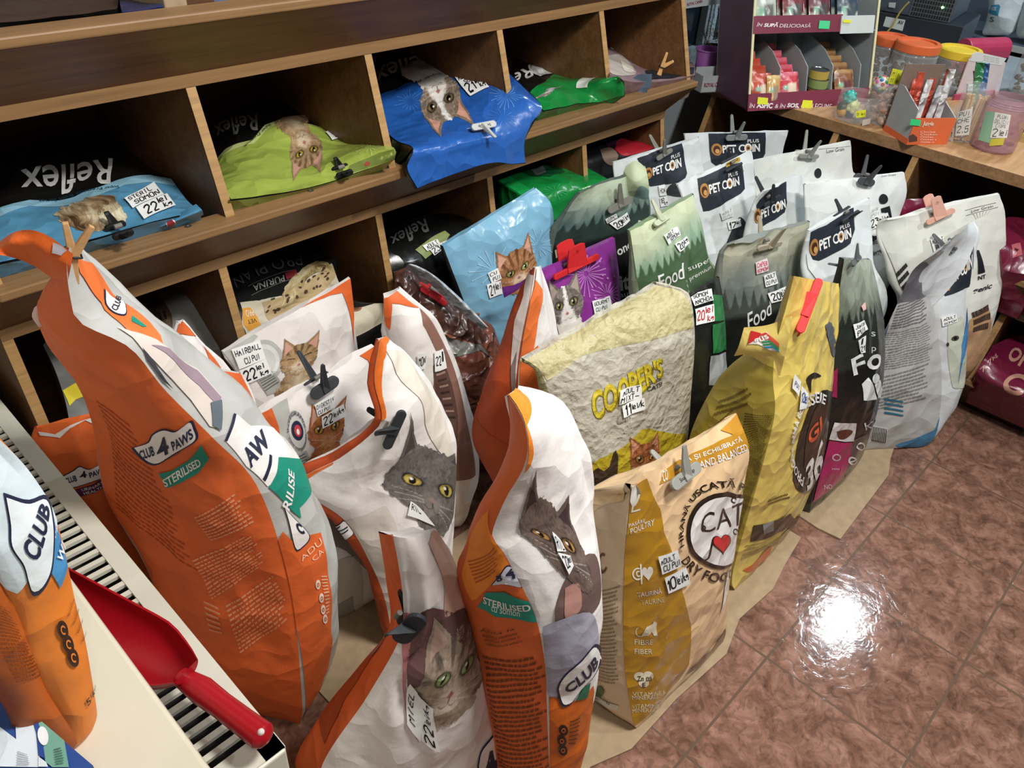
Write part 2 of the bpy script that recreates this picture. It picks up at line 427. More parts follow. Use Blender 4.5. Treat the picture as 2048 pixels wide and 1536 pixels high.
# ------------------------------------------------------------------ printed sheets: surface panels that carry prints
def crom(P, n):
    """Catmull-Rom through the points P, n samples evenly along the length"""
    P = np.asarray(P, float)
    if len(P) == 2:
        t = np.linspace(0, 1, n)[:, None]; return P[0] * (1 - t) + P[1] * t
    seg = np.linalg.norm(np.diff(P, axis=0), axis=1); seg = np.maximum(seg, 1e-6)
    L = np.concatenate([[0], np.cumsum(seg)]); L /= L[-1]
    Q = np.concatenate([[2 * P[0] - P[1]], P, [2 * P[-1] - P[-2]]])
    out = []
    for t in np.linspace(0, 1, n):
        i = min(np.searchsorted(L, t, 'right') - 1, len(P) - 2); i = max(i, 0)
        u = (t - L[i]) / (L[i + 1] - L[i])
        a, b, c, d = Q[i], Q[i + 1], Q[i + 2], Q[i + 3]
        out.append(0.5 * ((2 * b) + (c - a) * u + (2 * a - 5 * b + 4 * c - d) * u * u + (3 * b - a - 3 * c + d) * u ** 3))
    return np.array(out)

class Panel:
    def __init__(s, G, out=None):
        s.G = np.asarray(G, float)
        s.normals(out)
    def normals(s, out=None):
        du = np.gradient(s.G, axis=1); dv = np.gradient(s.G, axis=0)
        n = np.cross(du, dv); ln = np.linalg.norm(n, axis=2, keepdims=True)
        n = n / np.maximum(ln, 1e-12)
        if out is not None and np.sum(n * out) < 0: n = -n; 
        s.Nn = n
    def _b(s, A, uv):
        r, c = A.shape[0] - 1, A.shape[1] - 1
        x = np.clip(uv[:, 0], 0, 1) * c; y = np.clip(uv[:, 1], 0, 1) * r
        i = np.minimum(x.astype(int), c - 1); j = np.minimum(y.astype(int), r - 1)
        fx = (x - i)[:, None]; fy = (y - j)[:, None]
        return (A[j, i] * (1 - fx) + A[j, i + 1] * fx) * (1 - fy) + (A[j + 1, i] * (1 - fx) + A[j + 1, i + 1] * fx) * fy
    def at(s, uv, off=0.0):
        uv = np.asarray(uv, float).reshape(-1, 2)
        n = s._b(s.Nn, uv); n /= np.maximum(np.linalg.norm(n, axis=1, keepdims=True), 1e-9)
        return s._b(s.G, uv) + n * off
    def find(s, px, py):
        if not hasattr(s, 'pg'): s.pg = pix(s.G)
        r, c = s.G.shape[0] - 1, s.G.shape[1] - 1
        d = ((s.pg - (px, py)) ** 2).sum(2)
        j, i = np.unravel_index(np.argmin(d), d.shape)
        uv = np.array([i / c, j / r])
        e = 0.4 / max(r, c)
        for _ in range(12):
            p = pix(s.at(uv))[0]
            u2 = uv + [e, 0] if uv[0] < .5 else uv - [e, 0]
            v2 = uv + [0, e] if uv[1] < .5 else uv - [0, e]
            J = np.stack([(pix(s.at(u2))[0] - p) / (u2 - uv)[0], (pix(s.at(v2))[0] - p) / (v2 - uv)[1]], 1)
            try: st = np.linalg.solve(J, np.array([px, py]) - p)
            except np.linalg.LinAlgError: break
            uv = np.clip(uv + np.clip(st, -.08, .08), 0, 1)
        return uv
    def quad(s, q):
        """q: four pixel corners TL TR BR BL -> uv corners (or a fitted map when part of it runs off the panel)"""
        u = np.array([s.find(*p) for p in q])
        er = np.abs(pix(s.at(u)) - np.array(q, float)).max()
        if er < 3: return u
        TL, TR, BR, BL = [np.array(k, float) for k in q]
        A = []; B = []
        for x in np.linspace(0, 1, 9):
            for y in np.linspace(0, 1, 9):
                p = (BL * (1 - x) + BR * x) * (1 - y) + (TL * (1 - x) + TR * x) * y
                w = s.find(*p)
                if np.abs(pix(s.at(w))[0] - p).max() < 1.5 and 0.001 < w[0] < .999:
                    A.append([1, x, y, x * y, x * x, y * y]); B.append(w)
        if len(A) < 4: return u
        A = np.array(A); B = np.array(B)
        k = 6 if len(A) > 40 else 3
        return (np.linalg.lstsq(A[:, :k], B, rcond=None)[0],)

def bil(uvq, p):
    p = np.asarray(p, float); x = p[:, :1]; y = p[:, 1:]
    if isinstance(uvq, tuple):
        K = uvq[0]; x = x[:, 0]; y = y[:, 0]
        return np.stack([np.ones_like(x), x, y, x * y, x * x, y * y], 1)[:, :len(K)] @ K
    TL, TR, BR, BL = uvq
    return (BL * (1 - x) + BR * x) * (1 - y) + (TL * (1 - x) + TR * x) * y

def refine(uv, tri, cells, col=None, lim=0.75):
    """split triangles until they are as fine as the panel's own grid"""
    uv = np.asarray(uv, float); tri = np.asarray(tri, int)
    for _ in range(16):
        a = uv[tri] * cells
        e = np.stack([np.linalg.norm(a[:, (k + 1) % 3] - a[:, k], axis=1) for k in range(3)], 1)
        big = e.max(1) > lim
        if not big.any() or len(tri) > 60000: break
        k = e.argmax(1)
        T = tri[big]; kk = k[big]; r = np.arange(len(T))
        i0 = T[r, kk]; i1 = T[r, (kk + 1) % 3]; i2 = T[r, (kk + 2) % 3]
        mid = (uv[i0] + uv[i1]) / 2
        b = len(uv); uv = np.concatenate([uv, mid])
        if col is not None: col = np.concatenate([col, (col[i0] + col[i1]) / 2])
        m = b + np.arange(len(T))
        tri = np.concatenate([tri[~big], np.stack([i0, m, i2], 1), np.stack([m, i1, i2], 1)])
    key = np.round(uv * 1e6).astype(np.int64)
    if col is None:
        _, first, inv = np.unique(key, axis=0, return_index=True, return_inverse=True)
        inv = inv.ravel(); tri = inv[tri]
        tri = tri[(tri[:, 0] != tri[:, 1]) & (tri[:, 1] != tri[:, 2]) & (tri[:, 2] != tri[:, 0])]
        return uv[first], tri, None
    return uv, tri, col

def tess(loops):
    """2d loops (first outer, others holes) -> pts, tris"""
    L = [[Vector((p[0], p[1], 0)) for p in l] for l in loops]
    t = tessellate_polygon(L)
    pts = np.array([[p[0], p[1]] for l in loops for p in l], float)
    return pts, np.array(t, int)

# ---- lettering
_tx = {}
def text_tris(body, bold=0.0, shear=0.0, space=1.0):
    k = (body, bold, shear, space)
    if k in _tx: return _tx[k]
    c = bpy.data.curves.new('lettering', 'FONT'); c.body = body; c.offset = bold; c.shear = shear; c.resolution_u = 3
    c.space_character = space; c.align_x = 'CENTER'
    o = bpy.data.objects.new('lettering', c); COL.objects.link(o)
    dg = bpy.context.evaluated_depsgraph_get(); dg.update()
    me = o.evaluated_get(dg).to_mesh()
    me.calc_loop_triangles()
    v = np.array([(p.co.x, p.co.y) for p in me.vertices], float).reshape(-1, 2)
    t = np.array([tuple(x.vertices) for x in me.loop_triangles], int).reshape(-1, 3)
    bpy.data.objects.remove(o); bpy.data.curves.remove(c)
    if len(v):
        lo, hi = v.min(0), v.max(0); asp = (hi[0] - lo[0]) / max(hi[1] - lo[1], 1e-6)
        v = (v - lo) / np.maximum(hi - lo, 1e-6)
    else: asp = 1
    _tx[k] = (v, t, asp)
    return _tx[k]
GLY = {'A': '002640 1333', 'B': '000636453403 0334423000', 'C': '4536160501103041', 'D': '00063645413000', 'E': '46060040 0333', 'F': '460600 0333',
 'G': '45361605011030414323', 'H': '0006 4046 0343', 'I': '2026', 'J': '4641301001', 'K': '0006 460340', 'L': '060040', 'M': '0006234640', 'N': '00064046',
 'O': '160501103041453616', 'P': '00063645443303', 'R': '00063645443303 2340', 'S': '453616050413334241301001', 'T': '0646 2620', 'U': '060110304146', 'V': '062046',
 'X': '0046 0640', 'Z': '06460040', 'Y': '062346 2320', '0': '260501103041453626', '1': '142620', '2': '05163645440040', '3': '064624344341301001', '4': '30360242',
 '5': '460603344341301001', '6': '3616050110304142331303', '7': '064610', '8': '2304051636454423020110304142 23', '9': '43130405163645413010', '/': '0047', '-': '0343',
 '.': '1011', ',': '1100', 'e': '024243341403011040', 'i': '2024 2526', 'k': '0006 340240', 'g': '44140302134344 444130', 'u': '0401103044 4440', 'l': '2620', 'c': '44140301104 0',
 'n': '0004 03143430', 'r': '0004 031434', 'o': '140301103043341 4', 'p': '0004 14344332030 2', 'a': '443414030110304 4 4440', 't': '2630 1434', 's': '441403324130 00'}
def hand(text, w=0.55, jit=0.16, slant=0.12, seed=0):
    rs = random.Random(sum(map(ord, text)) + seed)
    V = []; T = []; x0 = 0.0
    for ch in text:
        g = GLY.get(ch)
        if ch == ' ' or g is None: x0 += 3; continue
        small = ch in 'eikgulcnropats'
        sc = rs.uniform(.9, 1.1) * (0.82 if small else 1); dy = rs.uniform(-.3, .3)
        for st in g.split(' '):
            if len(st) < 4: continue
            P = [(int(st[i]), int(st[i + 1])) for i in range(0, len(st) - 1, 2)]
            P = [((x + y * slant + rs.uniform(-jit, jit)) * sc + x0, (y + rs.uniform(-jit, jit)) * sc + dy) for x, y in P]
            if len(P) > 2:   # soften corners
                Q = [P[0]]
                for a, b in zip(P[:-1], P[1:]):
                    Q += [(a[0] * .75 + b[0] * .25, a[1] * .75 + b[1] * .25), (a[0] * .25 + b[0] * .75, a[1] * .25 + b[1] * .75)]
                P = Q + [P[-1]]
            for a, b in zip(P[:-1], P[1:]):
                d = np.array(b) - a; l = np.linalg.norm(d)
                if l < 1e-6: continue
                d /= l; n = np.array([-d[1], d[0]]) * w / 2; e = d * w * .35
                k = len(V); V += [a - e + n, a - e - n, b + e - n, b + e + n]
                T += [(k, k + 1, k + 2), (k, k + 2, k + 3)]
        x0 += (3.4 if ch in 'il1./' else 5.7) * sc
    V = np.array(V); lo, hi = V.min(0), V.max(0)
    return (V - lo) / (hi - lo), np.array(T, int), (hi[0] - lo[0]) / (hi[1] - lo[1])

class Sheet:
    """one mesh of panels with printed pictures and lettering"""
    def __init__(s):
        s.P = {}; s.V = []; s.F = []; s.C = []; s.n = 0
        s.rot = 0
    def _push(s, V, F, C):
        V = np.asarray(V, float); F = np.asarray(F, int)
        s.V.append(V); s.C.append(np.broadcast_to(np.asarray(C, float), (len(V), 3)).copy())
        if F.shape[1] == 4: F = np.concatenate([F[:, [0, 1, 2]], F[:, [0, 2, 3]]])
        s.F.append(F + s.n); s.n += len(V)
    def panel(s, key, G, col, out=None, paint=None):
        p = Panel(G, out); s.P[key] = p
        r, c = p.G.shape[:2]
        idx = np.arange(r * c).reshape(r, c)
        F = np.stack([idx[:-1, :-1], idx[:-1, 1:], idx[1:, 1:], idx[1:, :-1]], -1).reshape(-1, 4)
        S, Vv = np.meshgrid(np.linspace(0, 1, c), np.linspace(0, 1, r))
        C = np.array(lin(col)) * np.ones((r, c, 3))
        if paint is not None: C = paint(S, Vv, C, p.G)
        s._push(p.G.reshape(-1, 3), F, C.reshape(-1, 3))
        return p
    def _put(s, key, uv, tri, col, layer, pc=None):
        p = s.P[key]; cells = np.array([p.G.shape[1] - 1, p.G.shape[0] - 1])
        uv, tri, pc = refine(uv, tri, cells, pc)
        cm = uv[tri].mean(1); ok = ((cm > 0) & (cm < 1)).all(1); tri = tri[ok]
        if len(tri) == 0: return
        V = p.at(uv, 0.0008 + 0.0008 * layer)
        # keep faces turned outward
        a = np.cross(V[tri[:, 1]] - V[tri[:, 0]], V[tri[:, 2]] - V[tri[:, 0]])
        n = p._b(p.Nn, uv[tri].mean(1))
        fl = (a * n).sum(1) < 0
        tri = tri.copy(); tri[fl] = tri[fl][:, ::-1]
        s._push(V, tri, lin(col) if pc is None else pc)
    def poly(s, key, pts, col, layer=0, holes=(), smooth=False, uv=False):
        p = s.P[key]
        def prep(q):
            q = np.asarray(q, float)
            if smooth:
                q = crom(np.concatenate([q, q[:1]]), len(q) * 5)[:-1]
            return q if uv else np.array([p.find(*k) for k in q])
        L = [prep(pts)] + [prep(h) for h in holes]
        v, t = tess(L); s._put(key, v, t, col, layer)
    def quadpoly(s, key, q, loops, col, layer=0, uvq=None):
        """loops in the unit square of pixel quad q"""
        Q = s.P[key].quad(q) if uvq is None else uvq
        v, t = tess(loops); s._put(key, bil(Q, v), t, col, layer)
    def text(s, key, body, q, col, layer=1, bold=0.0, shear=0.0, space=1.0, keep=False):
        v, t, asp = text_tris(body, bold, shear, space)
        if len(t) == 0: return
        Q = s.P[key].quad(q); s._put(key, bil(Q, v), t, col, layer)
    def hand(s, key, body, q, col='141414', layer=2, w=0.55, seed=0, uvq=None, box=(0, 0, 1, 1)):
        v, t, asp = hand(body, w, seed=seed)
        v = v * [box[2] - box[0], box[3] - box[1]] + [box[0], box[1]]
        Q = s.P[key].quad(q) if uvq is None else uvq
        s._put(key, bil(Q, v), t, col, layer)
    def lines(s, key, q, n, col, layer=0, fill=0.5, seed=1, words=True):
        Q = s.P[key].quad(q); rs = random.Random(seed); V = []; T = []
        for i in range(n):
            y1 = 1 - i / n; y0 = y1 - fill / n; x = 0.0; end = rs.uniform(.82, 1.0)
            while x < end:
                w = rs.uniform(.03, .11) if words else end
                b = len(V); V += [(x, y0), (min(x + w, 1), y0), (min(x + w, 1), y1), (x, y1)]
                T += [(b, b + 1, b + 2), (b, b + 2, b + 3)]
                x += w + .018
        s._put(key, bil(Q, np.array(V)), np.array(T), col, layer)
    def ring(s, key, q, col, layer=0, r0=0.0, r1=1.0, n=40, a0=0, a1=360):
        A = np.radians(np.linspace(a0, a1, n + 1))
        o = np.stack([.5 + .5 * r1 * np.cos(A), .5 + .5 * r1 * np.sin(A)], 1); i = np.stack([.5 + .5 * r0 * np.cos(A), .5 + .5 * r0 * np.sin(A)], 1)
        V = np.concatenate([o, i]); k = np.arange(n)
        T = np.concatenate([np.stack([k, k + 1, n + 1 + k], 1), np.stack([k + 1, n + 2 + k, n + 1 + k], 1)])
        s._put(key, bil(s.P[key].quad(q), V), T, col, layer)
    def arctext(s, key, body, q, col, a0, a1, r0, r1, layer=1, bold=0.0, flip=False):
        """lettering round a circle: from angle a0 to a1 (degrees, counter-clockwise from the right)"""
        v, t, asp = text_tris(body, bold)
        A = np.radians(a0 + (a1 - a0) * v[:, 0]); y = 1 - v[:, 1] if flip else v[:, 1]
        R = r0 + (r1 - r0) * y
        P = np.stack([.5 + .5 * R * np.cos(A), .5 + .5 * R * np.sin(A)], 1)
        s._put(key, bil(s.P[key].quad(q), P), t, col, layer)
    def burst(s, key, q, col, n=18, layer=0, r0=.12, seed=3, wd=0.022):
        rs = random.Random(seed); V = []; T = []
        for i in range(n):
            a = 2 * math.pi * i / n + rs.uniform(-.05, .05); R = rs.uniform(.6, 1.0) * .5
            d = np.array([math.cos(a), math.sin(a)]); m = np.array([-d[1], d[0]]); b = len(V); w = wd
            V += [.5 + d * r0 * .5 - m * w * .3, .5 + d * r0 * .5 + m * w * .3, .5 + d * R + m * w, .5 + d * R - m * w]
            T += [(b, b + 1, b + 2), (b, b + 2, b + 3)]
        s._put(key, bil(s.P[key].quad(q), np.array(V)), np.array(T), col, layer)
    def patch(s, key, q, fn, nx, ny, layer=1):
        """picture printed as a fine grid of coloured cells; fn(x,y)->rgb (linear), keep-mask; x,y in -1..1"""
        Q = s.P[key].quad(q)
        X, Y = np.meshgrid(np.linspace(0, 1, nx), np.linspace(0, 1, ny))
        rgb, keep = fn(X * 2 - 1, Y * 2 - 1)
        uv = bil(Q, np.stack([X.ravel(), Y.ravel()], 1))
        V = s.P[key].at(uv, 0.0008 + 0.0008 * layer)
        idx = np.arange(nx * ny).reshape(ny, nx)
        F = np.stack([idx[:-1, :-1], idx[:-1, 1:], idx[1:, 1:], idx[1:, :-1]], -1).reshape(-1, 4)
        kc = keep.ravel() * ((uv > -.004) & (uv < 1.004)).all(1)
        F = F[(kc[F] > .5).sum(1) >= 3]
        if len(F) == 0: return
        used = np.unique(F); mp = -np.ones(nx * ny, int); mp[used] = np.arange(len(used))
        s._push(V[used], mp[F], rgb.reshape(-1, 3)[used])
    def cat(s, key, c, xv, yv, fn, nx=90, ny=100, layer=2):
        c, xv, yv = np.array(c, float), np.array(xv, float), np.array(yv, float)
        s.patch(key, [c - xv + yv, c + xv + yv, c + xv - yv, c - xv - yv], fn, nx, ny, layer)
    def build(s, name, mat, parent=None, origin=None):
        V = np.concatenate(s.V); F = np.concatenate(s.F); C = np.concatenate(s.C)
        return link_mesh(name, V, F, mat, parent, C, True, origin)

# ---- the bag itself
class Bag(Sheet):
    """upright or lying bag: left gusset L between edges E0,E1; front F between E1,E2; right gusset R; back B"""
    def __init__(s, E, depth=0.12, dir=None, colF='e8e6e2', colL=None, colR=None, colB=None, bf=0.03, bg=0.015, rows=40, nf=30, ng=12,
                 wr=0.0055, wf=9.0, fold=0.0, pinch=(), seed=0, paintF=None, paintL=None, tprof=0.12, shrink=0.012, crease=None, inner=None):
        super().__init__()
        colL = colL or colF; colR = colR or colF; colB = colB or colF
        s.base = np.array([E[-2][0], E[-2][1], E[-2][2]], float)
        C = []
        for e in E:
            bx, by, z0, pl = e
            pts = [np.array([bx, by, z0], float)] if not (pl and pl[0] == 'nobase') else []
            for q in pl:
                if isinstance(q, str): continue
                pts.append(at_base(q[0], q[1], bx, by, q[2] if len(q) > 2 else 0.0))
            C.append(crom(pts, rows + 1))
        if len(C) == 2:
            E1, E2 = C
            w = E2[0] - E1[0]; w[2] = 0; w /= np.linalg.norm(w)
            dv = np.array([-w[1], w[0], 0.0])
            if dv @ (E1[0] - CAM) < 0: dv = -dv
            if dir is not None: dv = np.array(dir, float); dv /= np.linalg.norm(dv)
            v = np.linspace(0, 1, rows + 1)[:, None]
            pr = depth * (tprof + (1 - tprof) * (1 - sstep(.45, 1.0, v)))
            E0 = E1 + dv * pr; E3 = E2 + dv * pr
        else:
            E0, E1, E2 = C
            E3 = E2 + (E0 - E1) * (1 - .85 * sstep(.45, 1, np.linspace(0, 1, rows + 1)))[:, None]
        cen = (E0 + E1 + E2 + E3) / 4
        v = np.linspace(0, 1, rows + 1)
        # rounded foot
        k = (np.clip(1 - v / .07, 0, 1) ** 2 * shrink)[:, None]
        for A in (E0, E1, E2, E3):
            d = cen - A; d[:, 2] = 0; A += d / np.maximum(np.linalg.norm(d, axis=1, keepdims=True), 1e-6) * k
        s.E = (E0, E1, E2, E3)
        prof = np.sin(np.pi * np.clip(v, 0, 1) ** .8) ** .7
        def mk(A, B, n, b, sd, fl=0.0):
            t = np.linspace(0, 1, n + 1)
            G = A[:, None, :] * (1 - t)[None, :, None] + B[:, None, :] * t[None, :, None]
            out = G - cen[:, None, :]; out[..., 2] *= 0.15
            p = Panel(G, out); nn = p.Nn
            m = np.sin(np.pi * t) ** .75
            amp = b * prof[:, None] * m[None, :]
            if fl: # gusset tucks in towards the top
                amp = amp - fl * (sstep(.55, 1, v)[:, None]) * (1 - np.abs(2 * t - 1))[None, :]
            em = np.minimum(1, np.minimum(t, 1 - t) * 7)[None, :]
            Q = G * wf + sd * 3.7
            w1 = noise3(Q) + .5 * noise3(Q * 2.1 + 5) + .25 * noise3(Q * 4.3 + 9)
            Q2 = G * np.array([1, 1, .35]) * wf * 2.3 + sd
            w2 = 1 - np.abs(noise3(Q2)) * 2
            amp = amp + em * (wr * w1 + wr * .9 * w2 * (v[:, None] ** .7))
            for (s0, v0, a, kk, rad) in pinch:
                if sd != seed + 1: continue
                th = np.arctan2((v[:, None] - v0), (t[None, :] - s0) * .8)
                rr = np.sqrt((v[:, None] - v0) ** 2 + ((t[None, :] - s0) * .8) ** 2)
                amp = amp + em * a * np.sin(th * kk + 1.3) * sstep(0, rad * .25, rr) * (1 - sstep(rad * .3, rad, rr))
            if crease is not None and sd == seed + 1: amp = amp + crease(t[None, :] + 0 * v[:, None], v[:, None] + 0 * t[None, :])
            G = G + nn * amp[..., None]
            return G, out
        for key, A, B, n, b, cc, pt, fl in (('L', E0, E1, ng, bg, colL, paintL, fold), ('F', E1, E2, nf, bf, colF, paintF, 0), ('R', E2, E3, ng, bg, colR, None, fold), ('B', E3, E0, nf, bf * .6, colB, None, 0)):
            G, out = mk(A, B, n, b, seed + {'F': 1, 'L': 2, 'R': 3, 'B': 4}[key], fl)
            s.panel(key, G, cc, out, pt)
        # foot and mouth
        b0 = np.concatenate([s.P[k].G[0, :-1] for k in 'LFRB']); n = len(b0)
        s._push(np.concatenate([b0, [b0.mean(0)]]), np.stack([np.arange(n), (np.arange(n) + 1) % n, np.full(n, n)], 1), lin(colB))
        ft, bt = s.P['F'].G[-1], s.P['B'].G[-1][::-1]
        m = len(ft); kx = np.arange(m - 1)
        s._push(np.concatenate([ft, bt]), np.stack([kx, kx + 1, kx + 1 + m, kx + m], 1), lin(inner or colF))
    def sheet(s, key, rows_px, base, col, d=0.0, n=(16, 16), paint=None, wr=0.0, out=None):
        """extra flap: grid of pixel points (rows of (px,py[,d])) hung in the upright plane through base"""
        R = [[at_base(q[0], q[1], base[0], base[1], d + (q[2] if len(q) > 2 else 0)) for q in r] for r in rows_px]
        A = np.array([crom(r, n[0]) for r in R]); G = np.stack([crom(A[:, i], n[1]) for i in range(n[0])], 1)
        if wr: G = G + np.array([CAM[0] - base[0], CAM[1] - base[1], 0.3])[None, None] * (noise3(G * 14)[..., None] * wr)
        return s.panel(key, G, col, CAM - G, paint)
    def make(s, name, label, cat, group, mat):
        o = s.build(name, mat, None, s.base)
        s.o = o
        return tag(o, label, cat, group)
    def sticker(s, key, q, items, col='eef0ee', ink='141414', name='price_label', off=0.0058, w=0.9, label=None):
        """paper label as a part of the bag. items: (text, box x0,y0,x1,y1)"""
        Q = s.P[key].quad(q); S2 = Sheet()
        t = np.linspace(0, 1, 9); X, Y = np.meshgrid(t, t)
        S2.panel('P', s.P[key].at(bil(Q, np.stack([X.ravel(), Y.ravel()], 1)), off).reshape(9, 9, 3), col, s.P[key].Nn.mean((0, 1))[None, None])
        U = np.array([[0, 1], [1, 1], [1, 0], [0, 0]], float)
        for i, it in enumerate(items):
            S2.hand('P', it[0], None, it[2] if len(it) > 2 else ink, 0, w, i, U, it[1])
        o = S2.build(name, M_PAPER, s.o)
        if label: o['label'] = label
        return o

# ---- cats printed on the bags
def cat_picture(fur='8a6b4a', dark='3a2a1c', light='e8ddd0', earin='c99a88', eye='b8b04a', style='tabby', body=True, ext=0.0, seed=0, nose='b0736a', pupil=.42, closed=False):
    fur, dark, light, earin, eye, nose = [np.array(lin(c)) for c in (fur, dark, light, earin, eye, nose)]
    K = np.array(lin('0c0a09')); Wt = np.array(lin('f4f1ec'))
    def fn(x, y):
        rgb = np.ones(x.shape + (3,)) * fur
        P = np.stack([x * 9, y * 9, 0 * x + seed], -1)
        def mix(c, m): 
            nonlocal rgb
            rgb = rgb * (1 - m[..., None]) + np.asarray(c) * m[..., None]
        cy = 0.08
        if not body: cy = -0.06
        fx, fy = x / .66, (y - cy) / .56
        if not body: fx, fy = x / .78, (y - cy) / .78
        rr = np.sqrt(fx ** 2 + fy ** 2)
        fz = noise3(np.stack([x * 22, y * 22, 0 * x + seed + 4], -1)) * .05
        head = (rr + fz) < 1
        top = cy + (.56 if body else .78)
        def tri(ax, ay, bx, by, cx, cyy):
            def sd(px, py, qx, qy): return (x - px) * (qy - py) - (y - py) * (qx - px)
            d1, d2, d3 = sd(ax, ay, bx, by), sd(bx, by, cx, cyy), sd(cx, cyy, ax, ay)
            return ((d1 < 0) & (d2 < 0) & (d3 < 0)) | ((d1 > 0) & (d2 > 0) & (d3 > 0))
        ears = np.zeros(x.shape, bool); inn = np.zeros(x.shape, bool)
        sc = 1.0 if body else 1.15
        for sg in (-1, 1):
            ears |= tri(sg * .64 * sc, cy + .12, sg * .60 * sc, .985, sg * .06, cy + .40 * sc)
            inn |= tri(sg * .56 * sc, cy + .22, sg * .555 * sc, .86, sg * .22, cy + .42 * sc)
        bod = np.zeros(x.shape, bool)
        if body:
            wdt = .42 + .36 * sstep(-.25, -1.0, y) + fz
            bod = (y < cy - .2) & (np.abs(x) < wdt)
        keep = head | ears | bod
        # fur tone
        mix(dark, np.clip(.35 * noise3(P) + .3 * noise3(P * 3.1) + .25 * noise3(np.stack([x * 45, y * 14, 0 * x + seed], -1)) + .12, 0, .6)); mix(light, np.clip(.3 * noise3(np.stack([x * 60, y * 22, 0 * x + seed + 9], -1)), 0, .35))
        st = noise3(np.stack([np.arctan2(y - cy + .25, x) * 9, rr * 2.2, 0 * x + seed], -1))
        mix(dark, np.clip(.22 * st, 0, .4))
        if style in ('tabby', 'orange'):
            ang = np.arctan2(x, y - cy + .35)
            stripes = sstep(.1, .55, np.sin(ang * 19) + .5 * noise3(P * .8)) * sstep(.15, .45, (y - cy + .1)) * (rr < 1)
            mix(dark, stripes * (.75 if style == 'tabby' else .45))
            cheek = sstep(.2, .7, np.sin((y - cy) * 26 - np.abs(x) * 12 + noise3(P) * 1.2)) * sstep(.42, .6, np.abs(x)) * (rr < 1.02) * (y < cy + .15)
            mix(dark, cheek * .6)
            bst = sstep(.15, .6, np.sin(y * 17 + noise3(P * .6) * 2)) * bod * (~head)
            mix(dark, bst * .5)
        if style == 'bicolor':
            blaze = sstep(.10 + .42 * np.clip(cy + .22 - y, 0, 1), .02 + .34 * np.clip(cy + .22 - y, 0, 1), np.abs(x) + fz)
            mix(Wt, blaze); mix(light, ((bod & ~head) * .95).astype(float))
        mix(fur * .75, (ears & ~head) * .6)
        mix(earin, inn & (rr > .93)) if not np.isscalar(inn) else None
        # muzzle
        mz = 1 - sstep(.10, .30, np.sqrt((x / 1.25) ** 2 + ((y - cy + .30) / .9) ** 2) + fz)
        mix(light, mz * (.85 if style != 'grey' else .35))
        if body: mix(light, sstep(-.25, -.6, y) * np.clip(1.1 - np.abs(x) * 2.4, 0, 1) * (.6 if style != 'grey' else .2) * (~head))
        # eyes
        for sg in (-1, 1):
            ex, ey = sg * .29, cy + .06
            u = (x - ex) * math.cos(sg * .25) + (y - ey) * math.sin(sg * .25); w = -(x - ex) * math.sin(sg * .25) + (y - ey) * math.cos(sg * .25)
            if closed:
                mix(K, (np.abs(w + .25 * u * u / .1 * .3) < .018) * (np.abs(u) < .15)); continue
            d = np.sqrt((u / .148) ** 2 + (w / .102) ** 2)
            mix(K, (1 - sstep(1.05, 1.45, d)) * .9); mix(eye * .85, 1 - sstep(.86, 1.0, d)); mix(K, (1 - sstep(.9, 1.0, d)) * sstep(.015, .09, w) * .75)
            mix(eye * .55, sstep(.55, .95, d) * (d < .98) * .6)
            dp = np.sqrt((u / (.148 * pupil)) ** 2 + (w / .092) ** 2); mix(K, 1 - sstep(.85, 1.02, dp))
            mix(Wt, 1 - sstep(.02, .035, np.sqrt((u + .03) ** 2 + (w - .035) ** 2)))
        # nose and mouth
        nd = (np.abs(x) / .085 + np.abs(y - cy + .245) / .055 - .25 * (y - cy + .245) / .055)
        mix(nose, 1 - sstep(.85, 1.1, nd))
        mix(K, ((np.abs(x) < .010) & (y < cy - .28) & (y > cy - .36)) * .7)
        mix(K, ((np.abs(y - (cy - .36 - .05 * np.abs(np.sin(np.abs(x) * 16)))) < .010) & (np.abs(x) < .19)) * .6)
        # whiskers
        for sg in (-1, 1):
            for k in (-1, 0, 1):
                yy = cy - .30 + k * .045 + (np.abs(x) - .15) * k * .22
                mix(Wt, ((np.abs(y - yy) < .006) & (sg * x > .16) & (sg * x < .62)) * .35)
        return np.clip(rgb, 0, 1), keep.astype(float)
    return fn

def fur_picture(c0='6a4c32', c1='a98d68', c2='dcd2b6', seed=0, swirl=1.0):
    """patch of long fur"""
    c0, c1, c2 = [np.array(lin(c)) for c in (c0, c1, c2)]
    def fn(x, y):
        wv = x + .25 * noise3(np.stack([x * 2, y * 2, 0 * x + seed], -1)) * swirl
        n = noise3(np.stack([wv * 14, y * 3.2, 0 * x + seed], -1)) * .6 + noise3(np.stack([wv * 34, y * 7, 0 * x + seed + 3], -1)) * .4
        big = noise3(np.stack([x * 1.6, y * 1.6, 0 * x + seed + 7], -1))
        t = np.clip(.5 + .45 * n + .55 * big, 0, 1)[..., None]
        rgb = np.where(t < .5, c0 + (c1 - c0) * t * 2, c1 + (c2 - c1) * (t - .5) * 2)
        keep = (np.abs(x) ** 3 + np.abs(y) ** 3 + .25 * noise3(np.stack([x * 7, y * 7, 0 * x + seed], -1))) < .82
        return rgb, keep.astype(float)
    return fn
# ------------------------------------------------------------------ standing bags
BAGS = {}
def bag(key, E, label, group, mat, name='pet_food_bag', cat='bag', **k):
    k.setdefault('seed', 10 + 7 * len(BAGS))
    b = Bag(E, **k); b.info = (name, label, cat, group, mat); BAGS[key] = b
    return b
G_OR = 'orange and white cat food bags'
G_PC = 'white pet food bags with a dark logo panel'
G_LG = 'white low grain pet food bags'
G_FO = 'forest print pet food bags'
WH, ORG, ORS, SIL = 'e9e4e0', 'dd6831', 'b24a22', 'b9bab6'

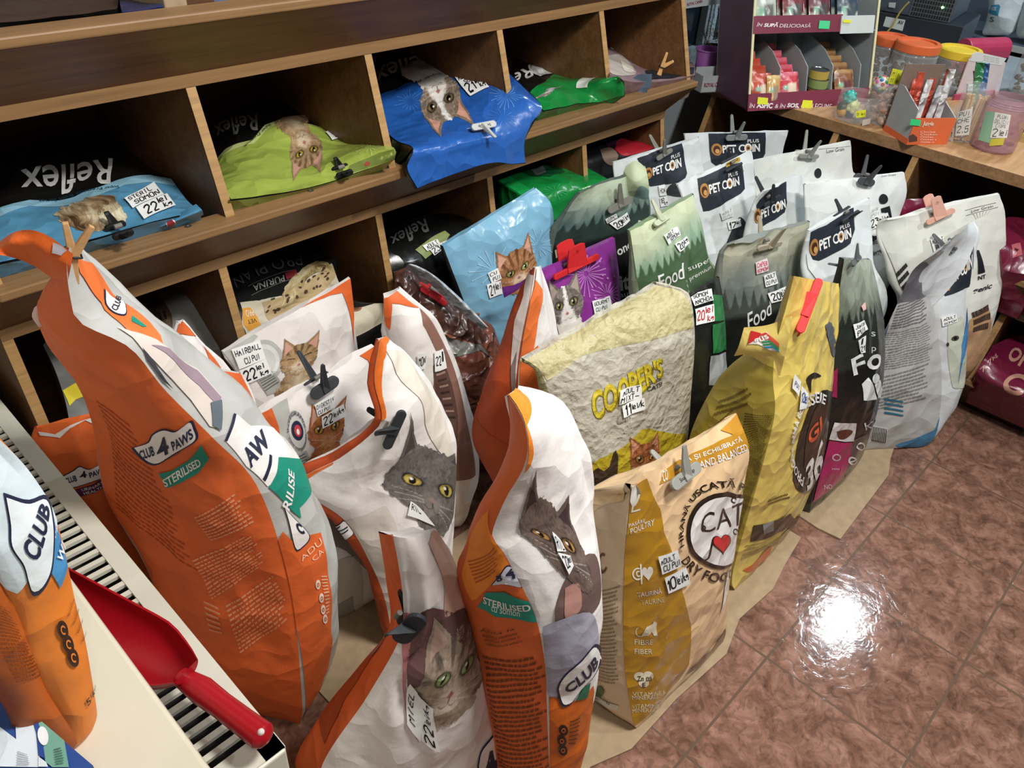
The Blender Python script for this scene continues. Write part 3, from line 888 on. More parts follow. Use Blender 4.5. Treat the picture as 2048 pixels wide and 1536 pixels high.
bag('bigorange', [(-.66, .78, .006, [(300, 1150), (215, 1000), (185, 850), (150, 760), (95, 690), (72, 625), (84, 592), (128, 545), (135, 500)]),
                  (-.52, .58, .006, [(592, 1250), (562, 1100), (510, 965), (427, 877), (330, 780), (260, 696), (160, 645), (140, 590), (133, 532), (138, 495)]),
                  (-.43, .70, .006, [(660, 1280), (642, 1070), (570, 925), (430, 745), (300, 640), (190, 535), (160, 505), (152, 490)])],
    'tallest orange cat food bag, its twisted neck pinched by a wooden peg', G_OR, M_MATTE, colF=SIL, colL=ORG, bf=.05, bg=.03, rows=64, nf=36, ng=40, wr=.006)
bag('urinary', [(-.665, 1.0, .006, [(190, 1080), (110, 950), (80, 900), (73, 856)]), (-.57, .97, .006, [(330, 1000), (262, 900), (236, 822)])],
    'orange bag with a crumpled white top behind the radiator', G_OR, M_MATTE, colF=ORG, depth=.05, bf=.03)
bag('whitetip', [(-.45, .99, .006, [(400, 850), (352, 720), (344, 690), (357, 645)]), (-.32, .97, .006, [(510, 900), (450, 750), (405, 690), (364, 643)])],
    'white bag with a pointed orange tip behind the tall orange bag', G_OR, M_MATTE, colF=WH, depth=.05, bf=.03)
bag('whiteside', [(-.42, .86, .006, [(450, 950), (410, 820), (385, 760), (391, 731)]), (-.31, .86, .006, [(590, 1000), (520, 850), (505, 800), (480, 747)])],
    'white bag with an orange rim between the tall orange bag and the digestive one', G_OR, M_MATTE, colF=WH, depth=.05, bf=.03)
bag('hairball', [(-.27, .97, .006, [(560, 950), (505, 800), (472, 740), (446, 704)]), (.0, .93, .006, [(770, 850), (715, 720), (707, 620), (700, 556)])],
    'white cat food bag with a sleepy tabby and a hairball price label', G_OR, M_MATTE, colF=WH, depth=.06, bf=.035)
bag('digest', [(-.33, .75, .006, [(655, 1180), (612, 1020), (565, 930), (520, 875), (492, 840)]), (-.03, .72, .006, [(860, 1000), (800, 880), (765, 800), (748, 692)])],
    'white and orange cat food bag showing a ginger cat under the digestive label', G_OR, M_MATTE, colF=WH, colL=ORG, depth=.08, bf=.03)
bag('greycat', [(-.27, .60, .006, [(770, 1200), (740, 1125), (688, 1040), (596, 970), (680, 916), (738, 872), (764, 835), (748, 760), (757, 679)]),
                (-.09, .60, .006, [(905, 1150), (904, 1055), (909, 910), (870, 800), (806, 704), (764, 677)])],
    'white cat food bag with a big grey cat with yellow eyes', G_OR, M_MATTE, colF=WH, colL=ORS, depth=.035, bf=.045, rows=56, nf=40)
bag('salmon', [(-.02, .84, .006, [(830, 900), (795, 760), (770, 650), (768, 595)]), (.10, .76, .006, [(950, 950), (932, 840), (908, 740), (868, 652), (838, 616), (795, 580)])],
    'white bag with an orange rim standing behind the grey cat bag', G_OR, M_MATTE, colF=WH, depth=.07, bf=.04)
bag('brownfoil', [(.20, .92, .006, [(915, 900), (885, 780), (850, 690), (803, 590), (790, 548)]), (.40, .82, .006, [(1050, 850), (1003, 740), (978, 676), (905, 605), (824, 533)])],
    'brown foil bag with a silver rolled top and a red clip', None, M_FOIL, colF='7a4634', depth=.07, bf=.04, wr=.008)
bag('orangecentre', [(.10, .66, .006, [(1000, 1000), (945, 880), (965, 780), (1000, 690), (1030, 600), (1060, 540)]),
                     (.16, .53, .006, [(1075, 1050), (1050, 900), (1036, 800), (1042, 700), (1060, 600), (1070, 535)]),
                     (.34, .58, .006, [(1190, 900), (1136, 760), (1112, 660), (1092, 580), (1078, 532)])],
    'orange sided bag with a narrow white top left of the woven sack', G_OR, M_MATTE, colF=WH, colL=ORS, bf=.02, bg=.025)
bag('ltblue', [(.42, .94, .006, [(985, 720), (940, 630), (912, 560), (886, 492)]), (.68, .93, .006, [(1140, 640), (1112, 560), (1106, 470), (1100, 412), (1070, 378)])],
    'light blue cat food bag with a ginger tabby peeking over', None, M_GLOSS, colF='7fb3cf', colL='181818', depth=.07, bf=.05, wr=.005)
bag('purple', [(.50, .75, .006, [(1160, 800), (1128, 700), (1104, 620), (1078, 545)]), (.74, .73, .006, [(1250, 700), (1241, 613), (1237, 540), (1228, 476)])],
    'purple cat food bag with a grey and white cat', None, M_GLOSS, colF='8a3590', depth=.07, bf=.035, wr=.004)
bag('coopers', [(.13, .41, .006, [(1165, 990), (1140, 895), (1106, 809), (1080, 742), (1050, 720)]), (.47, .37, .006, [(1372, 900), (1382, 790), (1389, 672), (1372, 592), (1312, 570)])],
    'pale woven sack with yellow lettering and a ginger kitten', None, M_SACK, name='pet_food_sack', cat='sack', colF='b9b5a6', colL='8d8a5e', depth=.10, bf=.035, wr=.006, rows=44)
bag('sterilised', [(-.31, .215, .006, [(1000, 1560), (960, 1330), (915, 1160), (930, 1090), (970, 1010), (1005, 930), (1022, 870), (1014, 794)]),
                   (-.30, .105, .006, [(1099, 1560), (1094, 1420), (1090, 1330), (1074, 1243), (1043, 1172), (1004, 1100), (984, 1070), (1010, 1000), (1045, 940), (1056, 888), (1042, 830), (1016, 790)]),
                   (-.17, .14, .006, [(1170, 1480), (1196, 1300), (1202, 1200), (1196, 1090), (1172, 965), (1152, 880), (1120, 815), (1035, 778)])],
    'orange and white bag with a dark grey cat next to the cream bag', G_OR, M_MATTE, colF=WH, colL=ORG, bf=.03, bg=.02, rows=60, nf=36, ng=24)
bag('tabby', [(-.55, .46, .006, [(590, 1530), (640, 1432), (722, 1330), (778, 1255), (772, 1160), (757, 1062)]),
              (-.58, .38, .006, [(640, 1545), (735, 1392), (800, 1275), (806, 1200), (797, 1130), (786, 1072)]),
              (-.33, .27, .006, [(1003, 1530), (1001, 1460), (966, 1310), (936, 1215), (908, 1125), (872, 1058)])],
    'white bag with a large green eyed tabby at the front', G_OR, M_MATTE, colF=WH, colL=ORG, bf=.06, bg=.0, rows=56, nf=44, wr=.007, pinch=[(.03, .62, .010, 7, .5)])
bag('catjoy', [(-.055, .215, .006, [(1178, 1260), (1190, 1130), (1180, 1045), (1157, 992), (1250, 966)]),
               (-.04, .10, .006, [(1248, 1320), (1247, 1140), (1254, 1040), (1262, 968)]),
               (.30, .09, .006, [(1456, 1200), (1470, 1080), (1490, 960), (1498, 900), (1472, 826)])],
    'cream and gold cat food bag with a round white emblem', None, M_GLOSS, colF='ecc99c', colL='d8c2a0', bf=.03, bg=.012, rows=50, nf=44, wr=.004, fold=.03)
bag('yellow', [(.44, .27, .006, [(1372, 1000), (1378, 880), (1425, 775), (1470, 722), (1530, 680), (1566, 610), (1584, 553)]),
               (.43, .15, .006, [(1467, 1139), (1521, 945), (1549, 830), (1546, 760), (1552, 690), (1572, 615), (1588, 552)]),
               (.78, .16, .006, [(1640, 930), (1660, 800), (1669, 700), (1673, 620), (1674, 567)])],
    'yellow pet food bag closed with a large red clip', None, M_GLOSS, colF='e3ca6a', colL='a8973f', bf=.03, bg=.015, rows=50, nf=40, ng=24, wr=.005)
bag('kitten', [(.82, .15, .006, [(1642, 900), (1658, 800), (1668, 700), (1676, 600), (1688, 518)]), (1.15, .15, .006, [(1745, 840), (1766, 740), (1768, 660), (1758, 590), (1742, 520)])],
    'black forest print bag with a pink stripe beside the yellow bag', G_FO, M_GLOSS, colF='1c1f1d', depth=.10, bf=.035)
bag('anchoa', [(.51, .49, .006, [(1388, 880), (1378, 750), (1366, 600)]), (.73, .47, .006, [(1455, 800), (1452, 680), (1438, 556)])],
    'narrow black bag with green tape strips behind the woven sack', None, M_GLOSS, colF='1b1d1c', depth=.08, bf=.02)
bag('food20', [(.76, .55, .006, [(1455, 800), (1444, 650), (1447, 510), (1470, 488)]), (1.04, .53, .006, [(1622, 700), (1604, 610), (1606, 520), (1619, 444)])],
    'grey forest print bag with the 20 lei label behind the yellow bag', G_FO, M_MATTE, colF='7d837b', depth=.08, bf=.03)
bag('foodsuper', [(.62, .72, .006, [(1305, 680), (1280, 590), (1267, 510), (1260, 462)]), (.92, .70, .006, [(1440, 600), (1417, 520), (1402, 450), (1386, 390)])],
    'green forest print bag with white food lettering', G_FO, M_MATTE, colF='8aa07f', depth=.08, bf=.03)
bag('gourmet', [(.66, .93, .006, [(1130, 640), (1106, 540), (1112, 470), (1140, 412), (1160, 386)]), (.94, .90, .006, [(1305, 560), (1300, 470), (1297, 400), (1290, 332)])],
    'dark forest print bag with the gourmet price label', G_FO, M_MATTE, colF='5e6b62', depth=.07, bf=.03)
bag('pc1', [(.96, 1.0, .006, [(1262, 500), (1242, 400), (1228, 325)]), (1.19, .98, .006, [(1425, 450), (1406, 350), (1397, 275)])],
    'white pet food bag nearest the end of the wall shelf', G_PC, M_MATTE, colF='d6dcdc', depth=.06, bf=.02)
bag('pc2', [(1.24, 1.0, .006, [(1400, 450), (1382, 350), (1371, 268)]), (1.47, .95, .006, [(1566, 400), (1562, 320), (1574, 262)])],
    'white pet food bag farthest back in the corner by the counter', G_PC, M_MATTE, colF='d6dcdc', depth=.06, bf=.02)
bag('pc3', [(.98, .80, .006, [(1410, 560), (1390, 470), (1372, 410), (1357, 370)]), (1.19, .78, .006, [(1525, 520), (1511, 420), (1506, 340), (1502, 302)])],
    'white pet food bag with a gold stamp on its dark top', G_PC, M_MATTE, colF='d6dcdc', depth=.06, bf=.02)
bag('pc4', [(1.07, .66, .006, [(1512, 600), (1500, 500), (1511, 410), (1530, 382)]), (1.25, .63, .006, [(1625, 540), (1612, 430), (1604, 348)])],
    'narrow white pet food bag pinched by a black clip', G_PC, M_MATTE, colF='d6dcdc', depth=.06, bf=.02)
bag('lg1', [(1.24, .83, .006, [(1526, 450), (1514, 380), (1506, 322)]), (1.50, .79, .006, [(1714, 420), (1705, 340), (1700, 282)])],
    'white low grain bag under the counter edge', G_LG, M_MATTE, colF='d9dcd5', depth=.06, bf=.025)
bag('lg2', [(1.20, .54, .006, [(1650, 600), (1625, 480), (1612, 368)]), (1.46, .50, .006, [(1785, 560), (1795, 450), (1813, 388), (1808, 345)])],
    'white low grain bag with a black letter i and its dot', G_LG, M_MATTE, colF='dfe2e0', depth=.06, bf=.03)
bag('pc5', [(1.00, .43, .006, [(1630, 720), (1632, 600), (1612, 520), (1620, 462)]), (1.24, .41, .006, [(1765, 640), (1746, 520), (1738, 398)])],
    'white pet food bag directly behind the black and pink bag', G_PC, M_MATTE, colF='d6dcdc', depth=.07, bf=.025)
bag('lg3', [(1.33, .33, .006, [(1815, 660), (1795, 560), (1757, 460), (1775, 440)]), (1.55, .20, .006, [(1905, 770), (1950, 735), (1986, 650), (2004, 560), (2007, 440), (1998, 388)])],
    'white low grain bag with the pink clip', G_LG, M_MATTE, colF='d9dad2', depth=.07, bf=.04)
bag('pcblue', [(1.19, .17, .006, [(1722, 890), (1741, 826), (1758, 706), (1774, 655), (1804, 587), (1828, 538), (1878, 502)]),
               (1.38, .03, .006, [(1876, 850), (1884, 760), (1874, 650), (1858, 570), (1864, 528), (1886, 497)]),
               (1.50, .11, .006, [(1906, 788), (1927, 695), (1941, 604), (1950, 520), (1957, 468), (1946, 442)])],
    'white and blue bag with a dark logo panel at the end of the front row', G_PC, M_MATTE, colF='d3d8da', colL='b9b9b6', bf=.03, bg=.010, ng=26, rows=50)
# ------------------------------------------------------------------ pictures and lettering on the bags
def rq(cx, cy, w, h, a=0.0):
    c, s = math.cos(math.radians(a)), math.sin(math.radians(a))
    X = np.array([c, -s]) * w / 2; Y = np.array([-s, -c]) * h / 2; o = np.array([cx, cy])
    return [o - X + Y, o + X + Y, o + X - Y, o - X - Y]
def heart(cx, cy, w, h, a=0):
    t = np.linspace(0, 2 * math.pi, 28)[:-1]
    x = 16 * np.sin(t) ** 3 / 34; y = (13 * np.cos(t) - 5 * np.cos(2 * t) - 2 * np.cos(3 * t) - np.cos(4 * t)) / 30
    c, s = math.cos(math.radians(a)), math.sin(math.radians(a))
    return [(cx + w * (i * c - j * s * h / w), cy - h * j * c - w * i * s) for i, j in zip(x, y)]
def disc(b, key, cx, cy, w, h, col, layer=1, a=0, r0=0.0):
    b.ring(key, rq(cx, cy, w, h, a), col, layer, r0, 1.0, 28)
NAVY, TEAL, INK, WHT = '262a44', '1d8f79', '161616', 'f0eeea'
def badge(b, key, pts, letters, layer=1, fill=WHT):
    P = np.array(pts, float); c = P.mean(0)
    b.poly(key, c + (P - c) * 1.07, NAVY, layer, smooth=True); b.poly(key, c + (P - c) * .97, fill, layer + 1, smooth=True)
    for t, q, bo in letters: b.text(key, t, q, NAVY, layer + 2, bo)

# ---- tallest orange bag
b = BAGS['bigorange']
badge(b, 'L', [(268, 894), (297, 884), (307, 868), (328, 858), (350, 862), (366, 852), (381, 842), (388, 856), (393, 872), (385, 884), (350, 905), (318, 925), (300, 924), (284, 912)],
      [('CLUB', [(279, 900), (307, 888), (312, 908), (284, 917)], .03), ('4', [(310, 884), (334, 868), (341, 903), (318, 915)], .03), ('PAWS', [(343, 881), (382, 853), (388, 872), (348, 899)], .03),
       ('PREMIUM', [(330, 916), (360, 900), (361, 904), (331, 920)], 0)])
b.poly('L', [(318, 946), (345, 940), (376, 921), (402, 888), (419, 916), (396, 946), (365, 963), (334, 975)], TEAL, 1)
b.text('L', 'STERILISED', [(325, 958), (397, 914), (404, 929), (332, 973)], WHT, 2, .02)
for i, (q, n) in enumerate((([(389, 1034), (470, 985), (512, 1045), (425, 1082)], 9), ([(385, 1120), (505, 1062), (532, 1128), (425, 1200)], 12), ([(452, 1210), (545, 1150), (585, 1232), (482, 1310)], 12), ([(408, 1200), (440, 1215), (445, 1270), (420, 1265)], 6))):
    b.lines('L', q, n, 'e9a27a', 1, .42, i)
b.lines('L', [(192, 800), (260, 850), (400, 1150), (235, 1020)], 22, 'b34d1d', 0, .35, 9)
b.poly('F', [(146, 500), (160, 520), (190, 536), (253, 610), (325, 690), (260, 668), (200, 605), (158, 545)], 'e8763a', 1)
b.poly('F', [(232, 655), (262, 664), (325, 690), (392, 738), (440, 792), (437, 857), (418, 852), (380, 800), (342, 758), (284, 700)], 'd6cbc2', 2)
b.poly('F', [(300, 690), (335, 698), (392, 742), (440, 795), (436, 815), (395, 772), (345, 722)], '9a8590', 3)
b.poly('F', [(418, 805), (440, 800), (440, 860), (422, 850)], '5f6a72', 4)
b.poly('F', [(282, 695), (300, 715), (330, 760), (345, 778), (325, 762), (292, 718)], '3a3a40', 3)
badge(b, 'F', [(206, 580), (222, 597), (246, 607), (249, 631), (227, 628), (209, 610)], [('CLUB', [(218, 620), (228, 593), (240, 599), (231, 627)], .02)], 2)
b.poly('F', [(263, 633), (292, 655), (284, 656), (262, 645)], TEAL, 2)
b.poly('F', [(469, 826), (500, 852), (553, 905), (534, 972), (492, 932), (450, 881)], WHT, 1)
for q in ([(466, 826), (471, 828), (453, 882), (448, 880)], [(537, 908), (542, 911), (529, 962), (524, 957)]): b.poly('F', q, NAVY, 2)
b.text('F', 'AW', [(480, 904), (520, 857), (539, 888), (500, 936)], NAVY, 3, .03)
b.poly('F', [(555, 914), (580, 942), (597, 1015), (601, 1036), (572, 1009), (536, 973)], TEAL, 2)
b.text('F', 'RILISE', [(562, 1010), (573, 936), (585, 946), (576, 1022)], WHT, 3, .02)
b.poly('F', [(536, 1085), (565, 1062), (592, 1090), (615, 1070), (640, 1064), (655, 1150), (664, 1280), (664, 1400), (600, 1440), (590, 1250), (562, 1110)], ORG, 1)
badge(b, 'F', [(567, 1013), (582, 1031), (612, 1062), (616, 1077), (603, 1092), (590, 1096), (577, 1046)], [('C', [(586, 1042), (598, 1046), (608, 1066), (596, 1066)], .05)], 2)
b.text('F', 'ADU', [(598, 1114), (637, 1074), (643, 1086), (603, 1121)], 'f3c9a8', 3)
b.text('F', 'CA', [(620, 1116), (640, 1094), (645, 1104), (627, 1121)], 'f3c9a8', 3)
for (x, y) in ((634, 1167), (641, 1194), (644, 1217), (648, 1236)): disc(b, 'F', x, y, 9, 19, 'efe6dc', 3); disc(b, 'F', x, y, 5, 9, 'c87840', 4, r0=.5)
b.lines('F', [(640, 1150), (652, 1150), (656, 1225), (650, 1230)], 12, 'efc9a8', 3, .4, 3)
b.sheet('flap', [[(-12, 492, .04), (25, 466, .02), (62, 460), (100, 474), (146, 508)], [(-12, 500, .02), (25, 488), (62, 492), (100, 512), (142, 532)], [(-12, 508), (30, 517, .01), (70, 534, .02), (104, 556, .02), (136, 560)]], (-.52, .58), 'dd6524', n=(18, 26), wr=.004)
b.sheet('liner', [[(86, 600), (95, 622), (94, 648)], [(68, 616), (64, 634), (78, 655)]], (-.655, .76), 'e6dcd4', n=(8, 10))
b.poly('flap', [(106, 484), (124, 484), (134, 500), (122, 510), (104, 505)], 'b8b4bc', 1)

# ---- orange bag behind the radiator
b = BAGS['urinary']
b.poly('F', [(76, 862), (110, 868), (140, 850), (190, 834), (238, 824), (250, 870), (216, 858), (170, 840), (140, 856), (120, 875), (80, 870)], 'e6ded6', 1)
badge(b, 'F', [(125, 952), (148, 940), (160, 932), (178, 938), (205, 928), (216, 950), (196, 958), (140, 974)], [('CLUB', [(128, 956), (153, 948), (156, 960), (132, 967)], .03), ('4', [(158, 945), (172, 938), (175, 952), (162, 956)], .03), ('PAW', [(177, 944), (203, 934), (206, 944), (180, 954)], .03)])
b.poly('F', [(150, 978), (205, 956), (212, 972), (160, 992)], '5a2748', 1)
b.text('F', 'URINARY', [(163, 976), (205, 960), (207, 965), (166, 981)], WHT, 2); b.text('F', 'HEALTH', [(167, 983), (205, 969), (207, 974), (170, 988)], WHT, 2)

# ---- the small white bags behind the tall one
b = BAGS['whitetip']
b.poly('F', [(357, 646), (364, 643), (392, 672), (366, 668), (352, 664)], ORG, 1)
b.poly('F', [(404, 690), (440, 735), (460, 790), (444, 770), (420, 728)], ORG, 1)
b = BAGS['whiteside']
b.poly('F', [(391, 731), (480, 747), (508, 800), (520, 850), (540, 905), (520, 900), (503, 830), (480, 775), (450, 762), (410, 764), (400, 790), (388, 770)], ORG, 1, smooth=True)

# ---- sleepy tabby bag
b = BAGS['hairball']
b.poly('F', [(640, 580), (700, 556), (707, 620), (708, 690), (697, 620), (684, 585), (660, 590), (600, 615), (560, 630)], ORG, 1)
b.cat('F', (595, 722), (58, -16), (6, -56), cat_picture('a8895f', '4a3420', 'd6c6ac', style='tabby', closed=True, seed=3))
disc(b, 'F', 528, 722, 78, 84, 'b8b9b6', 1, r0=0); disc(b, 'F', 528, 722, 62, 66, 'dcdcd8', 2); disc(b, 'F', 528, 722, 46, 50, 'c9cac8', 3)
b.poly('F', [(510, 755), (540, 738), (560, 760), (560, 780), (535, 790)], 'a9aaa6', 2)
b.lines('F', [(518, 760), (545, 746), (560, 765), (532, 784)], 5, '6b6b68', 3, .4)
b.poly('F', [(444, 705), (506, 664), (516, 672), (500, 690), (470, 735)], 'b9bab4', 1)

# ---- ginger cat bag
b = BAGS['digest']
b.poly('F', [(492, 840), (540, 812), (556, 850), (566, 890), (590, 960), (612, 1020), (590, 1000), (560, 930), (520, 875)], ORG, 1)
b.poly('F', [(540, 812), (572, 794), (580, 830), (596, 890), (620, 960), (610, 980), (590, 960), (566, 890), (556, 850)], 'b9bab4', 1)
b.poly('F', [(690, 690), (748, 690), (752, 740), (760, 780), (735, 720), (715, 700), (680, 712)], ORG, 1)
b.cat('F', (650, 862), (58, -16), (4, -66), cat_picture('b06a3c', '64351c', 'c8905e', eye='c79a3a', style='orange', seed=5))
disc(b, 'F', 594, 862, 40, 84, 'aeb0ae', 1, 10); disc(b, 'F', 594, 862, 32, 68, 'd2d2cf', 2, 10); disc(b, 'F', 594, 860, 24, 40, '2b2c48', 3, 10); disc(b, 'F', 594, 860, 14, 24, 'c8404a', 4, 10); disc(b, 'F', 594, 862, 6, 12, WHT, 5, 10)
b.arctext('F', 'INTEGRAMIX', rq(594, 862, 40, 84, 10), '3a3a40', 175, 5, .80, .97, 4)
b.arctext('F', 'root components', rq(594, 862, 40, 84, 10), '3a3a40', 195, 345, .80, .97, 4, flip=True)
b.poly('F', [(588, 912), (612, 900), (622, 925), (615, 945), (598, 950)], 'a9aaa8', 1); b.lines('F', [(592, 914), (611, 904), (618, 935), (600, 945)], 6, '5f605e', 2, .4)
b.poly('F', [(640, 1010), (700, 980), (760, 1000), (800, 1060), (760, 1150), (690, 1100), (650, 1080)], '8a8078', 1, smooth=True)
b.poly('F', [(655, 1130), (700, 1112), (720, 1125), (726, 1200), (715, 1290), (670, 1330), (660, 1250)], 'c9c4b8', 1, smooth=True)
b.poly('F', [(660, 1215), (705, 1190), (718, 1240), (712, 1300), (668, 1320)], '9a968a', 2)
b.poly('F', [(655, 1300), (718, 1288), (740, 1250), (860, 1180), (870, 1290), (660, 1420)], ORG, 2)

# ---- big grey cat bag
b = BAGS['greycat']
b.poly('F', [(757, 679), (764, 677), (772, 690), (766, 720), (764, 790), (772, 835), (760, 842), (748, 800), (744, 740)], 'e8742a', 1)
b.poly('F', [(596, 966), (660, 922), (668, 926), (610, 972)], 'dd6a28', 1)
b.poly('F', [(870, 800), (905, 900), (910, 960), (880, 905), (850, 850), (840, 800), (800, 760), (770, 700), (806, 704)], 'e2d9cc', 1)
b.cat('F', (858, 972), (80, 46), (10, -112), cat_picture('716c68', '35312f', 'a59c94', earin='4d4643', eye='d9c060', style='grey', body=False, seed=8, nose='9a8078'), 110, 130)
b.poly('F', [(745, 1130), (690, 1040), (770, 1010), (800, 1080), (790, 1150)], 'ddd5cc', 0)
badge(b, 'L', [(682, 1040), (700, 1045), (706, 1066), (690, 1074), (680, 1060)], [('C', [(684, 1048), (696, 1048), (696, 1060), (686, 1060)], .05)])
# ---- salmon bag
b = BAGS['salmon']
b.poly('F', [(766, 596), (792, 580), (838, 616), (800, 608), (784, 606), (780, 660), (772, 650)], ORG, 1)
b.poly('F', [(838, 616), (868, 652), (908, 740), (932, 840), (950, 950), (860, 950), (862, 800), (868, 760), (880, 720), (862, 680), (846, 650)], '8b6558', 1)
b.poly('F', [(866, 730), (884, 722), (905, 780), (915, 850), (905, 900), (880, 830), (870, 780)], '5d443c', 2, smooth=True)
for i in range(9): b.poly('F', [(868 + i * 3, 735 + i * 12), (885 + i * 3, 728 + i * 13), (886 + i * 3, 732 + i * 13), (869 + i * 3, 739 + i * 12)], 'a08478' if i % 2 else '3c2c28', 3)
# ---- foil bag
b = BAGS['brownfoil']
b.sheet('roll', [[(808, 538, -.03), (850, 560, -.03), (900, 605, -.03), (968, 662, -.03)], [(818, 528, -.045), (862, 548, -.045), (912, 594, -.045), (975, 655, -.045)], [(832, 530, -.03), (872, 552, -.03), (925, 600, -.03), (985, 664, -.03)]], (.30, .87), 'b9c2c8', n=(10, 24), wr=.004)
b.poly('F', [(790, 548), (824, 533), (905, 605), (978, 676), (960, 690), (880, 660), (830, 600), (800, 590)], '4a2f25', 1)
b.poly('F', [(850, 690), (880, 670), (960, 690), (985, 720), (960, 700), (900, 715), (888, 770)], '77756f', 2)
# ---- orange centre bag
b = BAGS['orangecentre']
b.poly('F', [(1068, 535), (1076, 540), (1084, 580), (1075, 640), (1066, 700), (1064, 780), (1050, 800), (1040, 800), (1042, 700), (1060, 600)], 'f07a3a', 1)
b.poly('F', [(1064, 700), (1075, 690), (1090, 780), (1125, 800), (1140, 860), (1060, 880), (1050, 830), (1062, 790)], 'e0702a', 1)
b.poly('F', [(1072, 840), (1088, 820), (1092, 860), (1080, 890)], '9aa0a8', 2); disc(b, 'F', 1081, 857, 12, 30, '2b2c48', 3, -15); disc(b, 'F', 1081, 857, 6, 14, 'd8c0a0', 4, -15)
b.poly('L', [(1060, 545), (1068, 550), (1050, 640), (1036, 720), (1030, 800), (1022, 740), (1030, 640), (1048, 590)], 'e6ddd8', 1)
b.poly('L', [(1022, 732), (1034, 700), (1034, 800), (1026, 800)], '8a7a78', 2)
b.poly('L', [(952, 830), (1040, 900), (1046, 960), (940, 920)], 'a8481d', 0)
# ---- light blue tabby bag
b = BAGS['ltblue']
b.burst('F', rq(985, 540, 110, 110), 'a3cde2', 16, 1, .2, 3, .012); b.burst('F', rq(1075, 490, 80, 80), 'a3cde2', 14, 1, .2, 5, .012)
b.cat('F', (1030, 536), (48, -28), (-8, -54), cat_picture('b47e50', '5c3218', 'e0cdb0', earin='d8a890', eye='b9bb66', style='tabby', body=False, seed=11), 90, 90)
# ---- purple bag
b = BAGS['purple']
b.burst('F', rq(1172, 548, 96, 96), 'c080c8', 22, 1, .12, 3, .016); b.burst('F', rq(1214, 590, 70, 70), 'c080c8', 18, 1, .14, 7, .018)
for (x, y) in ((1204, 550), (1227, 552), (1198, 522), (1190, 596), (1214, 556)): disc(b, 'F', x, y, 5, 5, 'c080c8', 2)
b.cat('F', (1133, 616), (48, -17), (-10, -68), cat_picture('7d736b', '3b3431', 'e6dfd6', earin='a89a90', eye='a09a60', style='bicolor', seed=13), 90, 110)
b.poly('F', [(1178, 664), (1200, 650), (1240, 640), (1246, 690), (1240, 700), (1190, 700)], '17181a', 3)
b.sheet('cuff', [[(1008, 596), (1035, 580), (1062, 560), (1082, 548)], [(1004, 574), (1034, 568), (1058, 552), (1078, 538)]], (.50, .72), '73298a', n=(8, 12))
# ---- woven sack
b = BAGS['coopers']
b.poly('F', [(1051, 721), (1312, 571), (1371, 592), (1386, 655), (1350, 666), (1250, 690), (1163, 712), (1094, 762), (1082, 745)], 'b9b184', 0)
ZX = lambda x, y: (1080 + x / 4.267, 800 + y / 4.267)
b.poly('F', [ZX(*p) for p in ((345, 720), (440, 540), (520, 490), (640, 440), (720, 390), (800, 320), (860, 250), (930, 240), (1000, 262), (1130, 287), (1235, 280), (1235, 480), (1240, 700), (900, 800), (500, 800))], 'b3a02b', 1)
b.poly('F', [ZX(*p) for p in ((440, 760), (445, 640), (452, 600), (490, 576), (540, 602), (590, 560), (620, 450), (642, 424), (662, 480), (655, 620), (650, 780))], '3b2d22', 2)
b.cat('F', (1281, 920), (47, -11), (0, -56), cat_picture('a5623a', '5d2f1a', 'c99a72', earin='c08a70', eye='c58a3a', style='orange', seed=17), 90, 100)
b.text('F', "COOPER'S", [(1182, 786), (1325, 714), (1327, 752), (1190, 846)], '8c7d20', 1, .03)
b.text('F', "COOPER'S", [(1179, 783), (1322, 711), (1324, 749), (1187, 843)], 'cdbb34', 2, .03)
b.lines('F', [(1292, 765), (1322, 753), (1323, 760), (1292, 772)], 2, '55524a', 1, .6); b.text('F', 'CATS!', [(1292, 774), (1323, 762), (1323, 771), (1293, 783)], '3c3a34', 2, .02)
b.text('F', 'Cat', [(1232, 830), (1262, 815), (1265, 834), (1234, 849)], '8f8d84', 1, 0, .3)
# ---- dark grey cat bag
b = BAGS['sterilised']
b.poly('F', [(1016, 790), (1030, 780), (1052, 850), (1066, 905), (1060, 930), (1048, 945), (1056, 888), (1042, 830)], 'f08a2c', 1)
b.cat('F', (1126, 1072), (50, 40), (-22, -118), cat_picture('6e5d54', '33292a', '8d7a70', earin='3d3030', eye='b98a4a', style='grey', body=False, seed=19, nose='a07a70'), 100, 120)
b.poly('F', [(1150, 1120), (1190, 1110), (1199, 1200), (1160, 1250), (1135, 1290), (1110, 1240), (1120, 1180)], '6a5550', 1, smooth=True)
b.poly('F', [(1128, 1175), (1155, 1165), (1160, 1215), (1130, 1235)], 'b08478', 2, smooth=True)
b.poly('F', [(1085, 1250), (1110, 1240), (1180, 1225), (1192, 1300), (1150, 1345), (1100, 1390), (1092, 1330)], 'a19fae', 3, smooth=True)
badge(b, 'F', [(1117, 1390), (1115, 1370), (1130, 1345), (1160, 1318), (1185, 1290), (1196, 1310), (1186, 1345), (1160, 1375), (1140, 1402), (1124, 1406)], [('CLUB', [(1125, 1368), (1184, 1305), (1190, 1326), (1131, 1382)], .03)], 4)
b.poly('F', [(1150, 1398), (1165, 1370), (1178, 1362), (1172, 1392)], '2a6a50', 4)
b.poly('F', [(1098, 1392), (1120, 1395), (1150, 1400), (1185, 1370), (1170, 1480), (1150, 1560), (1099, 1560)], 'c9631c', 1)
for (x, y) in ((1125, 1457), (1122, 1478), (1124, 1497)): disc(b, 'F', x, y, 17, 22, '2c2018', 3, 20); disc(b, 'F', x, y, 8, 10, 'c9631c', 4, r0=.5)
b.lines('F', [(1138, 1440), (1160, 1430), (1150, 1490), (1134, 1490)], 7, '4a2a14', 3, .35)
